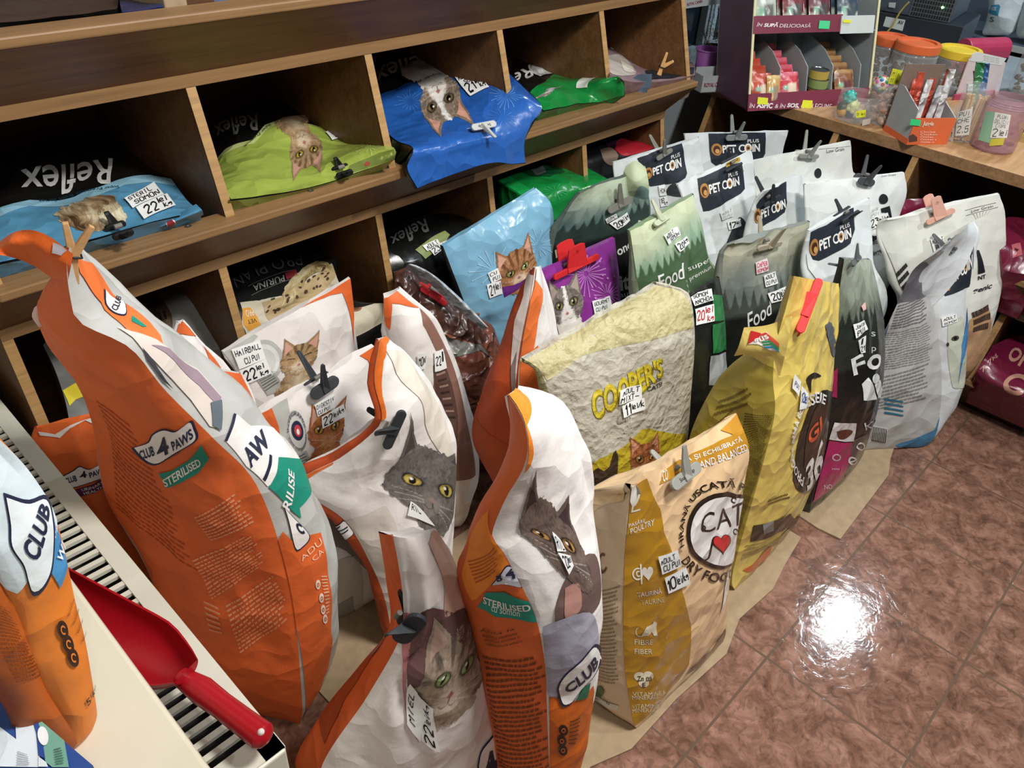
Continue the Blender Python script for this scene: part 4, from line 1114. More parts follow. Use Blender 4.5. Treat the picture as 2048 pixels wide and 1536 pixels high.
b.poly('L', [(940, 1080), (978, 1020), (984, 1070), (1004, 1100), (1020, 1135), (990, 1160), (960, 1190), (945, 1200), (925, 1150)], 'f0892c', 1)
badge(b, 'L', [(985, 1168), (1000, 1150), (1014, 1130), (1032, 1138), (1044, 1160), (1042, 1172), (1010, 1166)], [('B', [(994, 1148), (1004, 1145), (1006, 1158), (996, 1160)], .03), ('4', [(1010, 1132), (1030, 1128), (1033, 1153), (1012, 1156)], .03)], 2, 'd5d8e4')
b.poly('L', [(972, 1184), (1010, 1183), (1062, 1200), (1074, 1243), (1030, 1236), (956, 1212)], TEAL, 1)
b.text('L', 'STERILISED', [(968, 1190), (1059, 1206), (1062, 1220), (968, 1204)], WHT, 2, .02); b.text('L', 'cu somon', [(984, 1210), (1040, 1222), (1040, 1231), (984, 1219)], WHT, 2)
for i, t in enumerate(('Ajuta la', 'eliminarea si mentinerea', 'unei greutati sanatoase si', 'regleaza functia urinare')):
    b.text('L', t, [(962 + 4 * i, 1256 + 9 * i), (1030 + 5 * i, 1253 + 8 * i), (1030 + 5 * i, 1259 + 8 * i), (962 + 4 * i, 1263 + 9 * i)], '4a2c18', 2)
b.lines('L', [(966, 1310), (1085, 1306), (1098, 1536), (1000, 1536)], 24, '7a3c14', 1, .4, 4)
b.lines('L', [(938, 1120), (990, 1090), (995, 1140), (955, 1170)], 7, 'b05a1e', 2, .4, 6)
# ---- large tabby bag
b = BAGS['tabby']
b.poly('F', [(801, 1220), (830, 1235), (820, 1300), (812, 1370), (820, 1440), (838, 1485), (815, 1440), (806, 1380), (806, 1320)], 'c07a80', 1, smooth=True)
b.poly('F', [(830, 1235), (860, 1215), (905, 1225), (936, 1240), (905, 1300), (880, 1330), (845, 1400), (820, 1395), (815, 1330), (822, 1280)], '6a4a4c', 1, smooth=True)
b.poly('F', [(880, 1240), (936, 1218), (966, 1310), (968, 1340), (940, 1300), (900, 1270)], '5a4340', 2, smooth=True)
b.poly('F', [(855, 1085), (872, 1060), (908, 1125), (936, 1215), (925, 1240), (890, 1235), (885, 1160)], 'cdaa98', 1, smooth=True)
b.cat('F', (906, 1341), (92, -42), (26, -140), cat_picture('ab9a86', '463c36', 'd5c8ba', earin='b8988c', eye='98b878', style='tabby', body=False, seed=23, pupil=.3, nose='a86a5e'), 130, 150)
badge(b, 'F', [(955, 1530), (962, 1500), (985, 1470), (1000, 1445), (1003, 1530), (985, 1560), (960, 1560)], [('4', [(958, 1512), (985, 1494), (998, 1540), (965, 1556)], .04)], 2)
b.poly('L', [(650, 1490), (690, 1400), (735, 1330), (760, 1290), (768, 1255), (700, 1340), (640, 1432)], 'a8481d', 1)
b.poly('L', [(736, 1318), (764, 1260), (776, 1246), (770, 1275), (752, 1305)], '8b8078', 2)
# ---- cream and gold bag
b = BAGS['catjoy']
b.poly('F', [(1256, 1040), (1263, 974), (1293, 956), (1305, 990), (1319, 1016), (1327, 1065), (1342, 1100), (1361, 1170), (1381, 1248), (1377, 1327), (1369, 1383), (1250, 1462), (1248, 1320), (1248, 1140)], 'b2841f', 1)
b.poly('F', [(1318, 968), (1328, 940), (1385, 905), (1440, 880), (1490, 856), (1497, 896), (1440, 918), (1384, 940)], 'c28d2c', 1)
b.poly('F', [(1440, 860), (1472, 828), (1492, 862), (1470, 872)], 'd49a38', 1)
b.text('F', 'TĂ ȘI ECHILIBRATĂ', [(1356, 914), (1480, 872), (1484, 885), (1360, 929)], WHT, 2, .01); b.text('F', 'CO', [(1322, 942), (1332, 936), (1334, 958), (1324, 964)], WHT, 2, .01); b.text('F', 'E AND BALANCED', [(1386, 926), (1490, 887), (1494, 900), (1388, 940)], WHT, 2, .01)
CQ = [(1372, 988), (1530, 978), (1526, 1132), (1368, 1140)]
b.ring('F', CQ, '1a1612', 2, 0, 1.0); b.ring('F', [(1379, 998), (1522, 986), (1520, 1124), (1375, 1132)], 'f2f0ee', 3, 0, 1.0)
b.arctext('F', 'HRANĂ USCATĂ PENTRU', CQ, '1a1612', 194, 20, 1.12, 1.36, 2, .02); b.arctext('F', 'DRY FOOD FOR', CQ, '1a1612', 214, 318, 1.10, 1.36, 2, .02, True)
b.text('F', '*', rq(1359, 1101, 7, 7), '1a1612', 2)
b.text('F', 'CAT', [(1396, 1030), (1486, 1000), (1490, 1044), (1402, 1066)], INK, 4, -.004, .15)
b.text('F', 'J', [(1408, 1083), (1424, 1079), (1422, 1116), (1406, 1120)], INK, 4, -.004, .15)
b.poly('F', heart(1440, 1085, 41, 42, 8), '1a1612', 4); b.poly('F', heart(1440, 1084, 36, 37, 8), 'd8262c', 5)
for (x, y) in ((1468, 1062), (1464, 998), (1404, 1055)): b.ring('F', rq(x, y, 11, 14), INK, 4, .55, .9, 20, 0, 300)
b.text('F', 'PASĂRE', [(1256, 1044), (1288, 1033), (1288, 1042), (1256, 1053)], WHT, 2); b.text('F', 'POULTRY', [(1259, 1056), (1307, 1036), (1307, 1049), (1260, 1067)], WHT, 2)
b.poly('F', [(1256, 972), (1270, 969), (1278, 985), (1272, 1005), (1264, 1012), (1258, 1000)], 'e6e2d6', 2, smooth=True); b.poly('F', [(1262, 1010), (1266, 1010), (1264, 1020), (1278, 1016), (1279, 1019), (1260, 1024)], 'e6e2d6', 2)
disc(b, 'F', 1274, 1146, 22, 26, 'e6e2d6', 2, r0=.75); disc(b, 'F', 1276, 1146, 11, 13, 'e6e2d6', 2, r0=.55); b.poly('F', heart(1294, 1144, 24, 30, 6), 'e6e2d6', 2); b.poly('F', [(1278, 1126), (1281, 1126), (1283, 1166), (1280, 1166)], 'f2efe6', 3)
b.text('F', 'TAURINĂ', [(1272, 1181), (1321, 1172), (1322, 1185), (1273, 1193)], WHT, 2); b.text('F', 'TAURINE', [(1280, 1199), (1326, 1193), (1327, 1203), (1281, 1209)], 'd8c79a', 2)
b.poly('F', [(1282, 1270), (1292, 1252), (1304, 1246), (1306, 1240), (1312, 1244), (1311, 1256), (1314, 1270), (1306, 1270), (1302, 1262), (1296, 1270)], 'e0d8bc', 2); b.ring('F', rq(1280, 1262, 22, 22), 'e0d8bc', 2, .8, .95, 20, 120, 320)
for t, y, w in (('FIBRE', 1282, 36), ('FIBER', 1301, 35), ): b.text('F', t, rq(1268 + w / 2, y, w, 10, -1), 'e6dfc8', 2)
for (x, y) in ((1277, 1351), (1295, 1350), (1286, 1364)): disc(b, 'F', x, y, 21, 18, 'e0d8bc', 2)
for t, q in (('Zn', rq(1279, 1355, 13, 10)), ('D3', rq(1296, 1356, 11, 8)), ('E', rq(1286, 1368, 6, 9))): b.text('F', t, q, '4a3a14', 3, .02)
for t, y, w in (('VITAMINE &', 1384, 66), ('MINERALE', 1392, 52), ('VITAMINS &', 1411, 64), ('MINERALS', 1419, 52)): b.text('F', t, rq(1263 + w / 2, y, w, 8, 3), 'e0d6b6', 2)
b.poly('F', [(1381, 1370), (1404, 1330), (1432, 1284), (1450, 1256), (1455, 1290), (1424, 1336)], '7d5a46', 1)
b.poly('F', [(1439, 1226), (1447, 1180), (1456, 1135), (1455, 1170), (1446, 1215)], 'f0ece6', 2)
b.poly('L', [(1179, 1384), (1238, 1410), (1234, 1448), (1173, 1418)], 'd0d0cc', 1)
for i in range(14):
    x = 1180 + i * 3.0; wv = .7 + (i * 7 % 3) * .5
    b.poly('L', [(x, 1388 + i * 1.3), (x + wv, 1388.5 + i * 1.3), (x + wv - 3, 1420 + i * 1.5), (x - 3, 1420 + i * 1.5)], '222222', 2)
disc(b, 'L', 1199, 1382, 20, 22, '2f5a34', 2)
b.lines('L', [(1196, 1180), (1240, 1170), (1238, 1370), (1186, 1360)], 26, '8d7a62', 1, .4, 5)
b.ring('L', rq(1207, 1125, 18, 42), '6a4a34', 1, .7, 1.0, 20, 60, 330)
b.poly('L', [(1160, 992), (1248, 975), (1250, 1000), (1182, 1040)], 'e6c89a', 1)
# ---- yellow bag
b = BAGS['yellow']
b.sheet('collar', [[(1488, 655), (1535, 650), (1585, 632)], [(1478, 690, -.01), (1520, 700, -.02), (1575, 690, -.01)], [(1468, 712), (1502, 712, -.01), (1560, 752)]], (.44, .15), 'e6d076', n=(14, 18))
LG = lambda x, y: (1348 + x / 2.926, 450 + y / 2.926)
b.poly('collar', [LG(*p) for p in ((450, 620), (510, 636), (545, 625), (620, 735), (560, 732), (500, 700), (432, 698))], 'f2eee4', 1)
b.poly('collar', [LG(*p) for p in ((452, 618), (512, 634), (500, 660), (432, 698))], 'cc2222', 2)
for i, c in enumerate(('d03a34', 'd03a34', 'd03a34', '1d8a50', '1d8a50', '1f7fae')):
    o = i * 14
    b.poly('collar', [LG(500 + o * .35, 640 + o), LG(540 + o * .5, 628 + o * 1.1), LG(615, 690 + o * .6), LG(615, 697 + o * .6), LG(545 + o * .4, 640 + o * 1.05), LG(505 + o * .35, 648 + o)], c, 3)
b.text('collar', 'gus', [LG(470, 668), LG(545, 640), LG(570, 670), LG(480, 700)], 'f4f0ea', 4, .02)
b.lines('L', [(1440, 800), (1500, 772), (1506, 812), (1425, 838)], 3, '6a5a22', 1, .45, 3)
b.lines('L', [(1490, 825), (1545, 830), (1520, 945), (1470, 1090)], 42, '5c4e20', 1, .5, 2)
b.lines('L', [(1400, 880), (1470, 815), (1478, 900), (1440, 960)], 14, '5c4e20', 1, .5, 7)
b.poly('F', [(1585, 960), (1592, 900), (1605, 850), (1630, 790), (1658, 780), (1668, 800), (1660, 880), (1640, 950), (1615, 985), (1595, 980)], '24261f', 1, smooth=True)
b.poly('F', [(1606, 935), (1612, 870), (1632, 812), (1654, 802), (1646, 860), (1625, 940)], '3a2a20', 2, smooth=True)
b.arctext('F', 'PROGRAMMA BENESSERE', [(1576, 800), (1676, 766), (1668, 955), (1582, 1000)], WHT, 236, 62, .76, .96, 3, .02)
b.text('F', 'GI', [(1614, 862), (1640, 830), (1640, 862), (1616, 892)], 'e0603a', 3, .03)
b.text('F', '36', [(1606, 935), (1646, 870), (1640, 950), (1612, 985)], 'e8e6e2', 3, .03, .1)
b.poly('F', [(1615, 770), (1612, 755), (1625, 745), (1636, 748), (1632, 756), (1622, 758), (1620, 785)], '2c2a22', 2, smooth=True)
b.poly('F', [(1649, 650), (1662, 645), (1668, 700), (1664, 712)], '596064', 1, smooth=True)
b.lines('F', [(1558, 700), (1570, 690), (1572, 712), (1562, 722)], 2, '8a7a34', 1, .5, 2)
b.poly('F', [(1506, 1050), (1580, 1026), (1605, 1018), (1600, 1045), (1560, 1062), (1500, 1082)], '3a3324', 1)
b.poly('F', [(1524, 1048), (1546, 1040), (1546, 1060), (1526, 1068)], '8a8e8c', 2)
for i in range(4): b.poly('F', [(1490 - i * 3, 1090 + i * 9), (1600 - i * 6, 1052 + i * 9), (1600 - i * 6, 1054 + i * 9), (1490 - i * 3, 1092 + i * 9)], '9a8436', 1)
b.poly('F', [(1508, 1140), (1535, 1115), (1545, 1120), (1518, 1165), (1500, 1185)], 'c8602c', 1)
b.lines('F', [(1535, 1000), (1580, 985), (1582, 996), (1536, 1012)], 2, '6a5a22', 1, .5, 4)
# ---- forest print bags
def forest(S, V, C, G, sky='c9d4b4', mid='7f9a86', dark='22301f', ground=.35, seed=1, black=None):
    sky, mid, dark = [np.array(lin(c)) for c in (sky, mid, dark)]
    W = (V - ground) / max(1 - ground, .05)
    n = noise3(np.stack([S * 5, W * 2, 0 * S + seed], -1))
    t = sstep(-.1, .9, W + .25 * n)[..., None]
    C = mid * (1 - t) + sky * t
    for (nt, hh, off, al, sd) in ((7, .52, .16, .35, 0), (11, .36, 0, .9, 3)):     # far misty trees, then the near ones
        u = S * nt + (seed + sd) * .37; sp = np.abs((u % 1) - .5) * 2
        hgt = hh * (.45 + .75 * np.abs(noise3(np.stack([np.floor(u) + .5, 0 * S + .3, 0 * S + seed + sd + .5], -1))))
        edge = .10 * np.abs(((W * 16) % 1) - .5) + .06 * noise3(np.stack([S * 70, W * 50, 0 * S], -1))
        top = off - .05 + hgt * np.clip(1 - sp * 1.25 - edge, 0, 1) + .10 * noise3(np.stack([S * 3, 0 * S, 0 * S + seed], -1))
        m = (sstep(.03, -.03, W - top) * al)[..., None]
        d = dark * (1 if al > .5 else .5) + (mid * .5 if al < .5 else 0)
        C = C * (1 - m) + d * m
    if black is not None:
        m = sstep(.01, -.01, V - black)[..., None]; C = C * (1 - m) + np.array(lin('171918')) * m
    return C
def repaint(b, key, **k):
    """forest picture printed on a panel that is already there"""
    p = b.P[key]; r, c = 150, 110
    S, V = np.meshgrid(np.linspace(0, 1, c), np.linspace(0, 1, r))
    V3 = p.at(np.stack([S.ravel(), V.ravel()], 1), .0005)
    idx = np.arange(r * c).reshape(r, c)
    F = np.stack([idx[:-1, :-1], idx[:-1, 1:], idx[1:, 1:], idx[1:, :-1]], -1).reshape(-1, 4)
    b._push(V3, F, forest(S, V, None, None, **k).reshape(-1, 3))
def vpx(b, key, px, py): return float(b.P[key].find(px, py)[1])
b = BAGS['kitten']
repaint(b, 'F', sky='9aa593', mid='66705f', dark='1c2320', ground=vpx(b, 'F', 1715, 640), seed=2, black=vpx(b, 'F', 1710, 735))
b.text('F', 'Fo', [(1700, 718), (1756, 690), (1760, 730), (1706, 752)], 'e4e6e2', 2, .02); b.text('F', 'li', [(1722, 768), (1750, 738), (1757, 786), (1726, 800)], 'e4e6e2', 2, .05)
b.text('F', 's', rq(1745, 668, 9, 9), 'd8dcd6', 2); b.text('F', 'p', rq(1746, 700, 9, 12), 'd8dcd6', 2)
b.poly('F', [(1662, 745), (1674, 735), (1673, 795), (1663, 792)], 'a02058', 2)
b.poly('F', [(1668, 844), (1712, 846), (1706, 882), (1657, 878)], 'd8d4d0', 2); b.poly('F', [(1672, 862), (1690, 858), (1704, 862), (1690, 876), (1676, 876)], '5a2d20', 3, smooth=True)
b.poly('F', [(1657, 880), (1704, 884), (1680, 985), (1668, 992), (1625, 1004), (1632, 975)], 'a8215c', 2)
b.ring('F', rq(1671, 914, 18, 14), 'e6c0d0', 3, .7, 1.0); b.text('F', 'MIN', rq(1669, 937, 14, 4), 'e6c0d0', 3); b.text('F', 'NO', rq(1654, 972, 15, 9, 6), 'f0dfe6', 3)
b.text('F', 'KI', [(1728, 846), (1750, 838), (1748, 852), (1730, 860)], 'd8d8d4', 2); b.poly('F', [(1706, 880), (1740, 870), (1736, 935), (1690, 960)], '5a4c48', 1, smooth=True)
for (x, y, t) in ((1720, 892, 'o'), (1702, 920, 'e')): b.text('F', t, rq(x, y, 16, 16, 30), 'e6e2de', 3)
b = BAGS['food20']
repaint(b, 'F', sky='b9b9a4', mid='6e7876', dark='3a4038', ground=vpx(b, 'F', 1540, 590), seed=3, black=vpx(b, 'F', 1500, 632))
b.text('F', 'Food', [(1490, 628), (1540, 598), (1545, 625), (1496, 660)], 'e6e8e4', 2, .01, .2); b.text('F', 'super', [(1566, 606), (1600, 596), (1600, 606), (1566, 616)], 'd8dcd6', 2); b.text('F', 'premium', [(1560, 628), (1600, 612), (1600, 624), (1562, 640)], 'd8dcd6', 2)
b.text('F', 'for', [(1520, 655), (1570, 640), (1574, 672), (1524, 690)], 'e6e8e4', 2, .04)
b = BAGS['foodsuper']
repaint(b, 'F', sky='cbd4b2', mid='8fb096', dark='3c5430', ground=vpx(b, 'F', 1340, 525), seed=5, black=vpx(b, 'F', 1400, 575) - .06)
b.text('F', 'Food', [(1312, 552), (1366, 525), (1370, 556), (1318, 578)], 'e6e8e4', 2, .01, .1); b.text('F', 'super', [(1374, 536), (1416, 516), (1418, 526), (1377, 545)], 'e6e8e0', 2); b.text('F', 'premium', [(1376, 556), (1420, 530), (1422, 540), (1380, 566)], 'e6e8e0', 2)
b = BAGS['gourmet']
repaint(b, 'F', sky='b9c7ae', mid='5f7a78', dark='24332c', ground=vpx(b, 'F', 1200, 445), seed=8, black=vpx(b, 'F', 1180, 480))
b.text('F', 'Foo', [(1118, 488), (1145, 476), (1148, 488), (1122, 498)], 'c8c4a4', 2, .02)
b.text('F', 'ono', [(1232, 500), (1262, 482), (1264, 494), (1236, 512)], 'e0e2de', 2, .02); b.text('F', 'ito', [(1236, 552), (1272, 542), (1274, 572), (1240, 582)], 'e0e2de', 2, .03); b.text('F', 'aut', rq(1250, 588, 24, 9, 10), 'd0d2ce', 2)
b.poly('F', [(1109, 500), (1124, 492), (1126, 505), (1112, 516)], 'c0b890', 2)
b.sheet('twist', [[(1240, 400), (1262, 392), (1296, 402)], [(1246, 350), (1270, 360, -.02), (1298, 370)], [(1252, 330), (1272, 320), (1292, 336)]], (.86, .90), 'c3d0ae', n=(14, 14), wr=.006)
b.poly('twist', [(1268, 402), (1278, 372), (1297, 380), (1296, 402)], '7e9a96', 1, smooth=True)
# ---- narrow black bag
b = BAGS['anchoa']
for (y0, y1) in ((585, 640), (645, 705)): b.poly('F', [(1424, y0 + 4), (1449, y0 - 6), (1451, y1 - 6), (1424, y1 + 2)], '2f7a44', 2)
b.poly('F', [(1420, 712), (1450, 704), (1452, 770), (1416, 770)], 'a9aeb0', 2)
# ---- white bags with the dark logo panel
def coin_logo(b, key, top, q, logoq, plus=True, layer=1):
    """dark panel (pixel outline), lettering and the orange pet medallion"""
    b.poly(key, top, '262c36', layer)
    TL, TR, BR, BL = [np.array(p, float) for p in logoq]
    f = lambda x, y: (BL * (1 - x) + BR * x) * (1 - y) + (TL * (1 - x) + TR * x) * y
    sub = lambda x0, y0, x1, y1: [f(x0, y1), f(x1, y1), f(x1, y0), f(x0, y0)]
    b.ring(key, sub(-.02, -.25, .20, 1.30), 'b98448', layer + 1); b.ring(key, sub(.02, -.05, .16, 1.0), '4a2f20', layer + 2); b.ring(key, sub(.05, .0, .14, .6), 'c99a60', layer + 3)
    b.text(key, 'PET', sub(.21, 0, .50, 1), WHT, layer + 1, .03); b.text(key, 'C', sub(.55, 0, .68, 1), WHT, layer + 1, .02)
    b.ring(key, sub(.67, -.1, .83, 1.1), WHT, layer + 1, .62); b.ring(key, sub(.70, .15, .80, .85), 'b98448', layer + 1, .5)
    b.text(key, 'IN', sub(.84, 0, 1.0, 1), WHT, layer + 1, .03)
    if plus: b.text(key, 'PLUS', sub(.74, 1.18, .98, 1.62), WHT, layer + 1, .01)
CR = lambda x, y: (1200 + x / 3.2, 240 + y / 3.2)
CQ4 = lambda *p: [CR(*k) for k in p]
coin_logo(BAGS['pc1'], 'F', CQ4((236, 245), (380, 190), (520, 132), (535, 200), (556, 340), (545, 370), (500, 400), (320, 425), (300, 400), (280, 320)), None, CQ4((285, 325), (515, 240), (520, 300), (290, 370)))
coin_logo(BAGS['pc2'], 'F', CQ4((692, 75), (860, 62), (1058, 56), (1056, 215), (1030, 262), (740, 292), (712, 270), (700, 200)), None, CQ4((715, 165), (1022, 150), (1022, 200), (720, 215)))
coin_logo(BAGS['pc3'], 'F', CQ4((622, 375), (700, 345), (800, 295), (905, 270), (925, 440), (900, 470), (700, 580), (660, 585), (640, 520)), None, CQ4((640, 430), (885, 360), (890, 415), (650, 490)))
BAGS['pc3'].poly('F', CQ4((800, 235), (885, 225), (895, 260), (800, 305)), 'c09a3a', 4); BAGS['pc3'].lines('F', CQ4((808, 242), (880, 232), (885, 258), (806, 296)), 3, '4a3a10', 5, .5)
coin_logo(BAGS['pc4'], 'F', CQ4((1000, 540), (1090, 440), (1190, 385), (1195, 530), (1180, 590), (1070, 660), (1040, 680), (1020, 620)), None, CQ4((985, 590), (1180, 505), (1185, 560), (990, 650)), False)
BAGS['pc4'].poly('F', CQ4((1325, 420), (1340, 395), (1380, 400), (1385, 520), (1350, 600), (1310, 560), (1345, 480)), '25272c', 2)
coin_logo(BAGS['pc5'], 'F', CQ4((1348, 715), (1450, 670), (1560, 560), (1620, 560), (1628, 700), (1600, 790), (1400, 900), (1360, 890), (1338, 800)), None, CQ4((1345, 790), (1600, 690), (1605, 750), (1350, 860)))
BAGS['pc5'].poly('F', CQ4((1300, 850), (1350, 890), (1440, 1000), (1500, 1060), (1420, 1080), (1300, 960)), 'dfe3e4', 3)
BAGS['pc3'].poly('F', CQ4((800, 800), (870, 640), (905, 625), (935, 680), (930, 770), (860, 800), (800, 830)), '2b2d31', 3, smooth=True)
BAGS['pc1'].poly('F', CQ4((410, 475), (440, 420), (480, 405), (510, 440), (520, 490)), '33363a', 3, smooth=True)
b = BAGS['lg1']
b.text('F', 'Low Grain', CQ4((1447, 188), (1560, 172), (1560, 195), (1448, 210)), '55584f', 2); disc(b, 'F', *CR(1393, 340), 14, 20, '1d2024', 2)
for q in (((1400, 185), (1600, 165), (1600, 168), (1400, 188)),): b.poly('F', CQ4(*q), '9a9d96', 1)
b = BAGS['lg2']
disc(b, 'F', *CR(1810, 505), 18, 20, '1d2024', 2); b.poly('F', CQ4((1795, 565), (1850, 548), (1868, 640), (1830, 652), (1822, 590), (1800, 592)), '1d2024', 2)
b.text('F', 'Low Grain', CQ4((1800, 345), (1890, 335), (1890, 355), (1800, 365)), '6a6d66', 2)
b.poly('F', CQ4((1700, 690), (1740, 740), (1780, 740), (1760, 770), (1720, 780), (1695, 740)), '1d2024', 2, smooth=True)
b.text('F', 'GRAIN INGREDIENT', CQ4((1690, 790), (1800, 765), (1800, 785), (1692, 812)), '2a2c30', 2, .02); b.text('F', 'allergenic', CQ4((1700, 850), (1850, 800), (1850, 840), (1702, 890)), '2a2c30', 2, .02, .3)
b = BAGS['lg3']
WQ = lambda x, y: (1850 + x / 10.308, 380 + y / 10.308)
b.text('F', 'Low Grain', [WQ(940, 410), WQ(1390, 300), WQ(1395, 350), WQ(945, 465)], '45484a', 2)
for q in (((820, 415), (1460, 255), (1460, 265), (820, 425)), ((840, 520), (1500, 345), (1500, 355), (840, 530))): b.poly('F', [WQ(*p) for p in q], '77797a', 1)
for k in range(6): b.poly('F', [WQ(980 + 70 * k, 480 - 12 * k), WQ(1000 + 70 * k, 475 - 12 * k), WQ(1060 + 40 * k, 600 - 16 * k), WQ(1050 + 40 * k, 605 - 16 * k)], 'b9b6a8', 1)
b.text('F', 'NT', [(1955, 552), (1970, 548), (1970, 556), (1955, 560)], '2a2c30', 2, .03); b.text('F', 'genic', [(1942, 577), (1984, 566), (1984, 579), (1944, 588)], '2a2c30', 2, .02, .3)
b.poly('F', [(1952, 500), (1957, 500), (1969, 544), (1955, 548)], '1d2024', 2)
b.poly('F', [(1938, 640), (1975, 610), (1982, 655), (1950, 735), (1905, 780), (1920, 700)], 'c09a74', 1)
b.lines('F', [(1942, 625), (1980, 605), (1978, 660), (1944, 668)], 3, '4a3a32', 2, .7, 8)
b.poly('F', [(1758, 470), (1790, 540), (1815, 600), (1850, 640), (1800, 640), (1780, 560)], '6e5c50', 1); b.lines('F', [(1778, 560), (1812, 525), (1830, 560), (1790, 610)], 3, '2a2624', 2, .6, 5)
# ---- white and blue bag
b = BAGS['pcblue']
coin_logo(b, 'F', [(1898, 504), (1905, 478), (1927, 460), (1941, 468), (1941, 572), (1930, 576), (1890, 592), (1886, 586), (1895, 555)], None, [(1893, 550), (1943, 508), (1943, 534), (1893, 578)], False)
b.poly('F', [(1904, 490), (1907, 476), (1927, 460), (1939, 470), (1938, 508), (1906, 528)], '3d6080', 2, smooth=True)
b.poly('F', [(1926, 458), (1945, 444), (1955, 456), (1951, 500), (1943, 560), (1942, 470)], 'e6ecf0', 3)
b.poly('F', [(1940, 600), (1935, 660), (1925, 720), (1915, 770), (1922, 690), (1932, 640), (1934, 600)], '4a86b8', 2)
b.poly('F', [(1895, 650), (1926, 635), (1922, 720), (1908, 780), (1896, 720)], 'c3c9b8', 1, smooth=True); disc(b, 'F', 1909, 676, 15, 10, '4a463c', 3, 15); disc(b, 'F', 1909, 676, 6, 7, '161414', 4); disc(b, 'F', 1895, 688, 5, 8, '3a3630', 3)
b.lines('L', [(1796, 610), (1850, 585), (1856, 640), (1780, 660)], 9, '77767a', 1, .45, 3); b.lines('L', [(1775, 665), (1860, 640), (1866, 720), (1755, 745)], 16, '8f8d8c', 1, .4, 4); b.lines('L', [(1760, 755), (1856, 725), (1850, 800), (1745, 822)], 10, '85837f', 1, .45, 5)
b.poly('L', [(1804, 540), (1830, 525), (1858, 530), (1850, 590), (1800, 605), (1790, 600)], '6a6a70', 0, smooth=True)
for i in range(4): b.poly('L', [(1768, 795 + 9 * i), (1806, 802 + 9 * i), (1806, 805 + 9 * i), (1768, 799 + 9 * i)], '2e6e88', 2)
b.poly('L', [(1745, 850), (1775, 856), (1770, 884), (1742, 878)], 'd8d8d4', 1)
for i in range(9): b.poly('L', [(1746 + i * 3.2, 852 + i * .6), (1747.5 + i * 3.2, 852 + i * .6), (1744.5 + i * 3.2, 882 + i * .5), (1743 + i * 3.2, 881 + i * .5)], '222222', 2)
b.poly('L', [(1790, 890), (1870, 858), (1890, 830), (1880, 870), (1830, 935), (1790, 955), (1760, 945)], '4a82a8', 1)
b.poly('L', [(1756, 712), (1768, 690), (1780, 640), (1785, 615), (1774, 640), (1758, 700)], '3f5f8a', 1)
# ------------------------------------------------------------------ build the bags, then their price labels
for k, b in BAGS.items(): b.make(*b.info)
def lab(key, q, items, panel='F', **k): return BAGS[key].sticker(panel, q, items, **k)
A1 = (.08, .56, .92, .90); A2 = (.08, .10, .92, .44)
lab('hairball', [(461, 697), (518, 679), (530, 716), (478, 736)], [('HAIRBALL', (.05, .55, .95, .9)), ('CU PUI', (.25, .1, .8, .42))])
lab('hairball', [(478, 738), (530, 716), (542, 744), (492, 765)], [('22', (.06, .1, .5, .9)), ('lei', (.55, .55, .85, .9)), ('kg', (.6, .08, .92, .45))])
lab('digest', [(626, 808), (664, 786), (666, 812), (632, 832)], [('DIGESTIV', (.03, .55, .97, .9)), ('CU PUI', (.05, .1, .7, .45))])
lab('digest', [(640, 832), (684, 806), (690, 830), (642, 856)], [('22', (.05, .1, .45, .9)), ('lei/kg', (.48, .35, .95, .9))])
lab('salmon', [(833, 706), (853, 703), (850, 734), (836, 740)], [('MON', (.1, .2, .9, .8))])
lab('salmon', [(866, 702), (882, 697), (890, 735), (868, 742)], [('22', (.1, .25, .6, .75)), ('l', (.65, .4, .9, .9))])
lab('greycat', [(818, 1000), (830, 1008), (866, 1050), (812, 1028)], [('RIL', (.1, .4, .6, .9))])
lab('ltblue', [(974, 545), (994, 535), (1002, 556), (982, 566)], [('CU', (.1, .6, .8, .9)), ('PUI', (.2, .1, .9, .5))])
lab('ltblue', [(972, 568), (1000, 560), (1004, 586), (978, 596)], [('21', (.1, .1, .5, .9)), ('lei', (.55, .4, .95, .9))])
lab('purple', [(1181, 602), (1216, 591), (1221, 614), (1186, 628)], [('GOURMET', A1), ('CU PUI', (.1, .1, .7, .45))])
lab('purple', [(1184, 630), (1222, 619), (1225, 644), (1188, 654)], [('21', (.05, .1, .5, .9)), ('lei kg', (.5, .2, .97, .9))])
lab('coopers', [(1237, 780), (1279, 768), (1281, 796), (1236, 808)], [('ADULT', (.1, .55, .95, .95)), ('MIXT-', (.03, .05, .9, .48))])
lab('coopers', [(1241, 810), (1285, 794), (1287, 817), (1245, 834)], [('11', (.1, .05, .42, .95)), ('lei/k', (.45, .3, .97, .9))])
lab('sterilised', [(1100, 1060), (1114, 1074), (1128, 1100), (1110, 1100)], [('RIL', (.1, .1, .9, .8))])
lab('sterilised', [(1111, 1102), (1136, 1108), (1143, 1128), (1134, 1146)], [('22', (.15, .2, .6, .9)), ('lei', (.6, .4, .95, .9))])
lab('tabby', [(826, 1366), (850, 1398), (840, 1478), (812, 1444)], [])
TB = BAGS['tabby']
def side_label(key, q, items, panel='F'):   # lettering that runs up the label
    return BAGS[key].sticker(panel, [q[3], q[0], q[1], q[2]], items)
side_label('tabby', [(824, 1362), (838, 1380), (836, 1460), (813, 1440)], [('MIEL', (.08, .2, .85, .8))])
side_label('tabby', [(846, 1392), (866, 1412), (878, 1500), (842, 1475)], [('22', (.05, .2, .5, .85)), ('lei/kg', (.55, .3, .98, .8))])
lab('catjoy', [(1312, 1110), (1350, 1097), (1359, 1129), (1320, 1146)], [('ADULT', (.05, .55, .8, .9)), ('CU PUI', (.1, .1, .95, .5))])
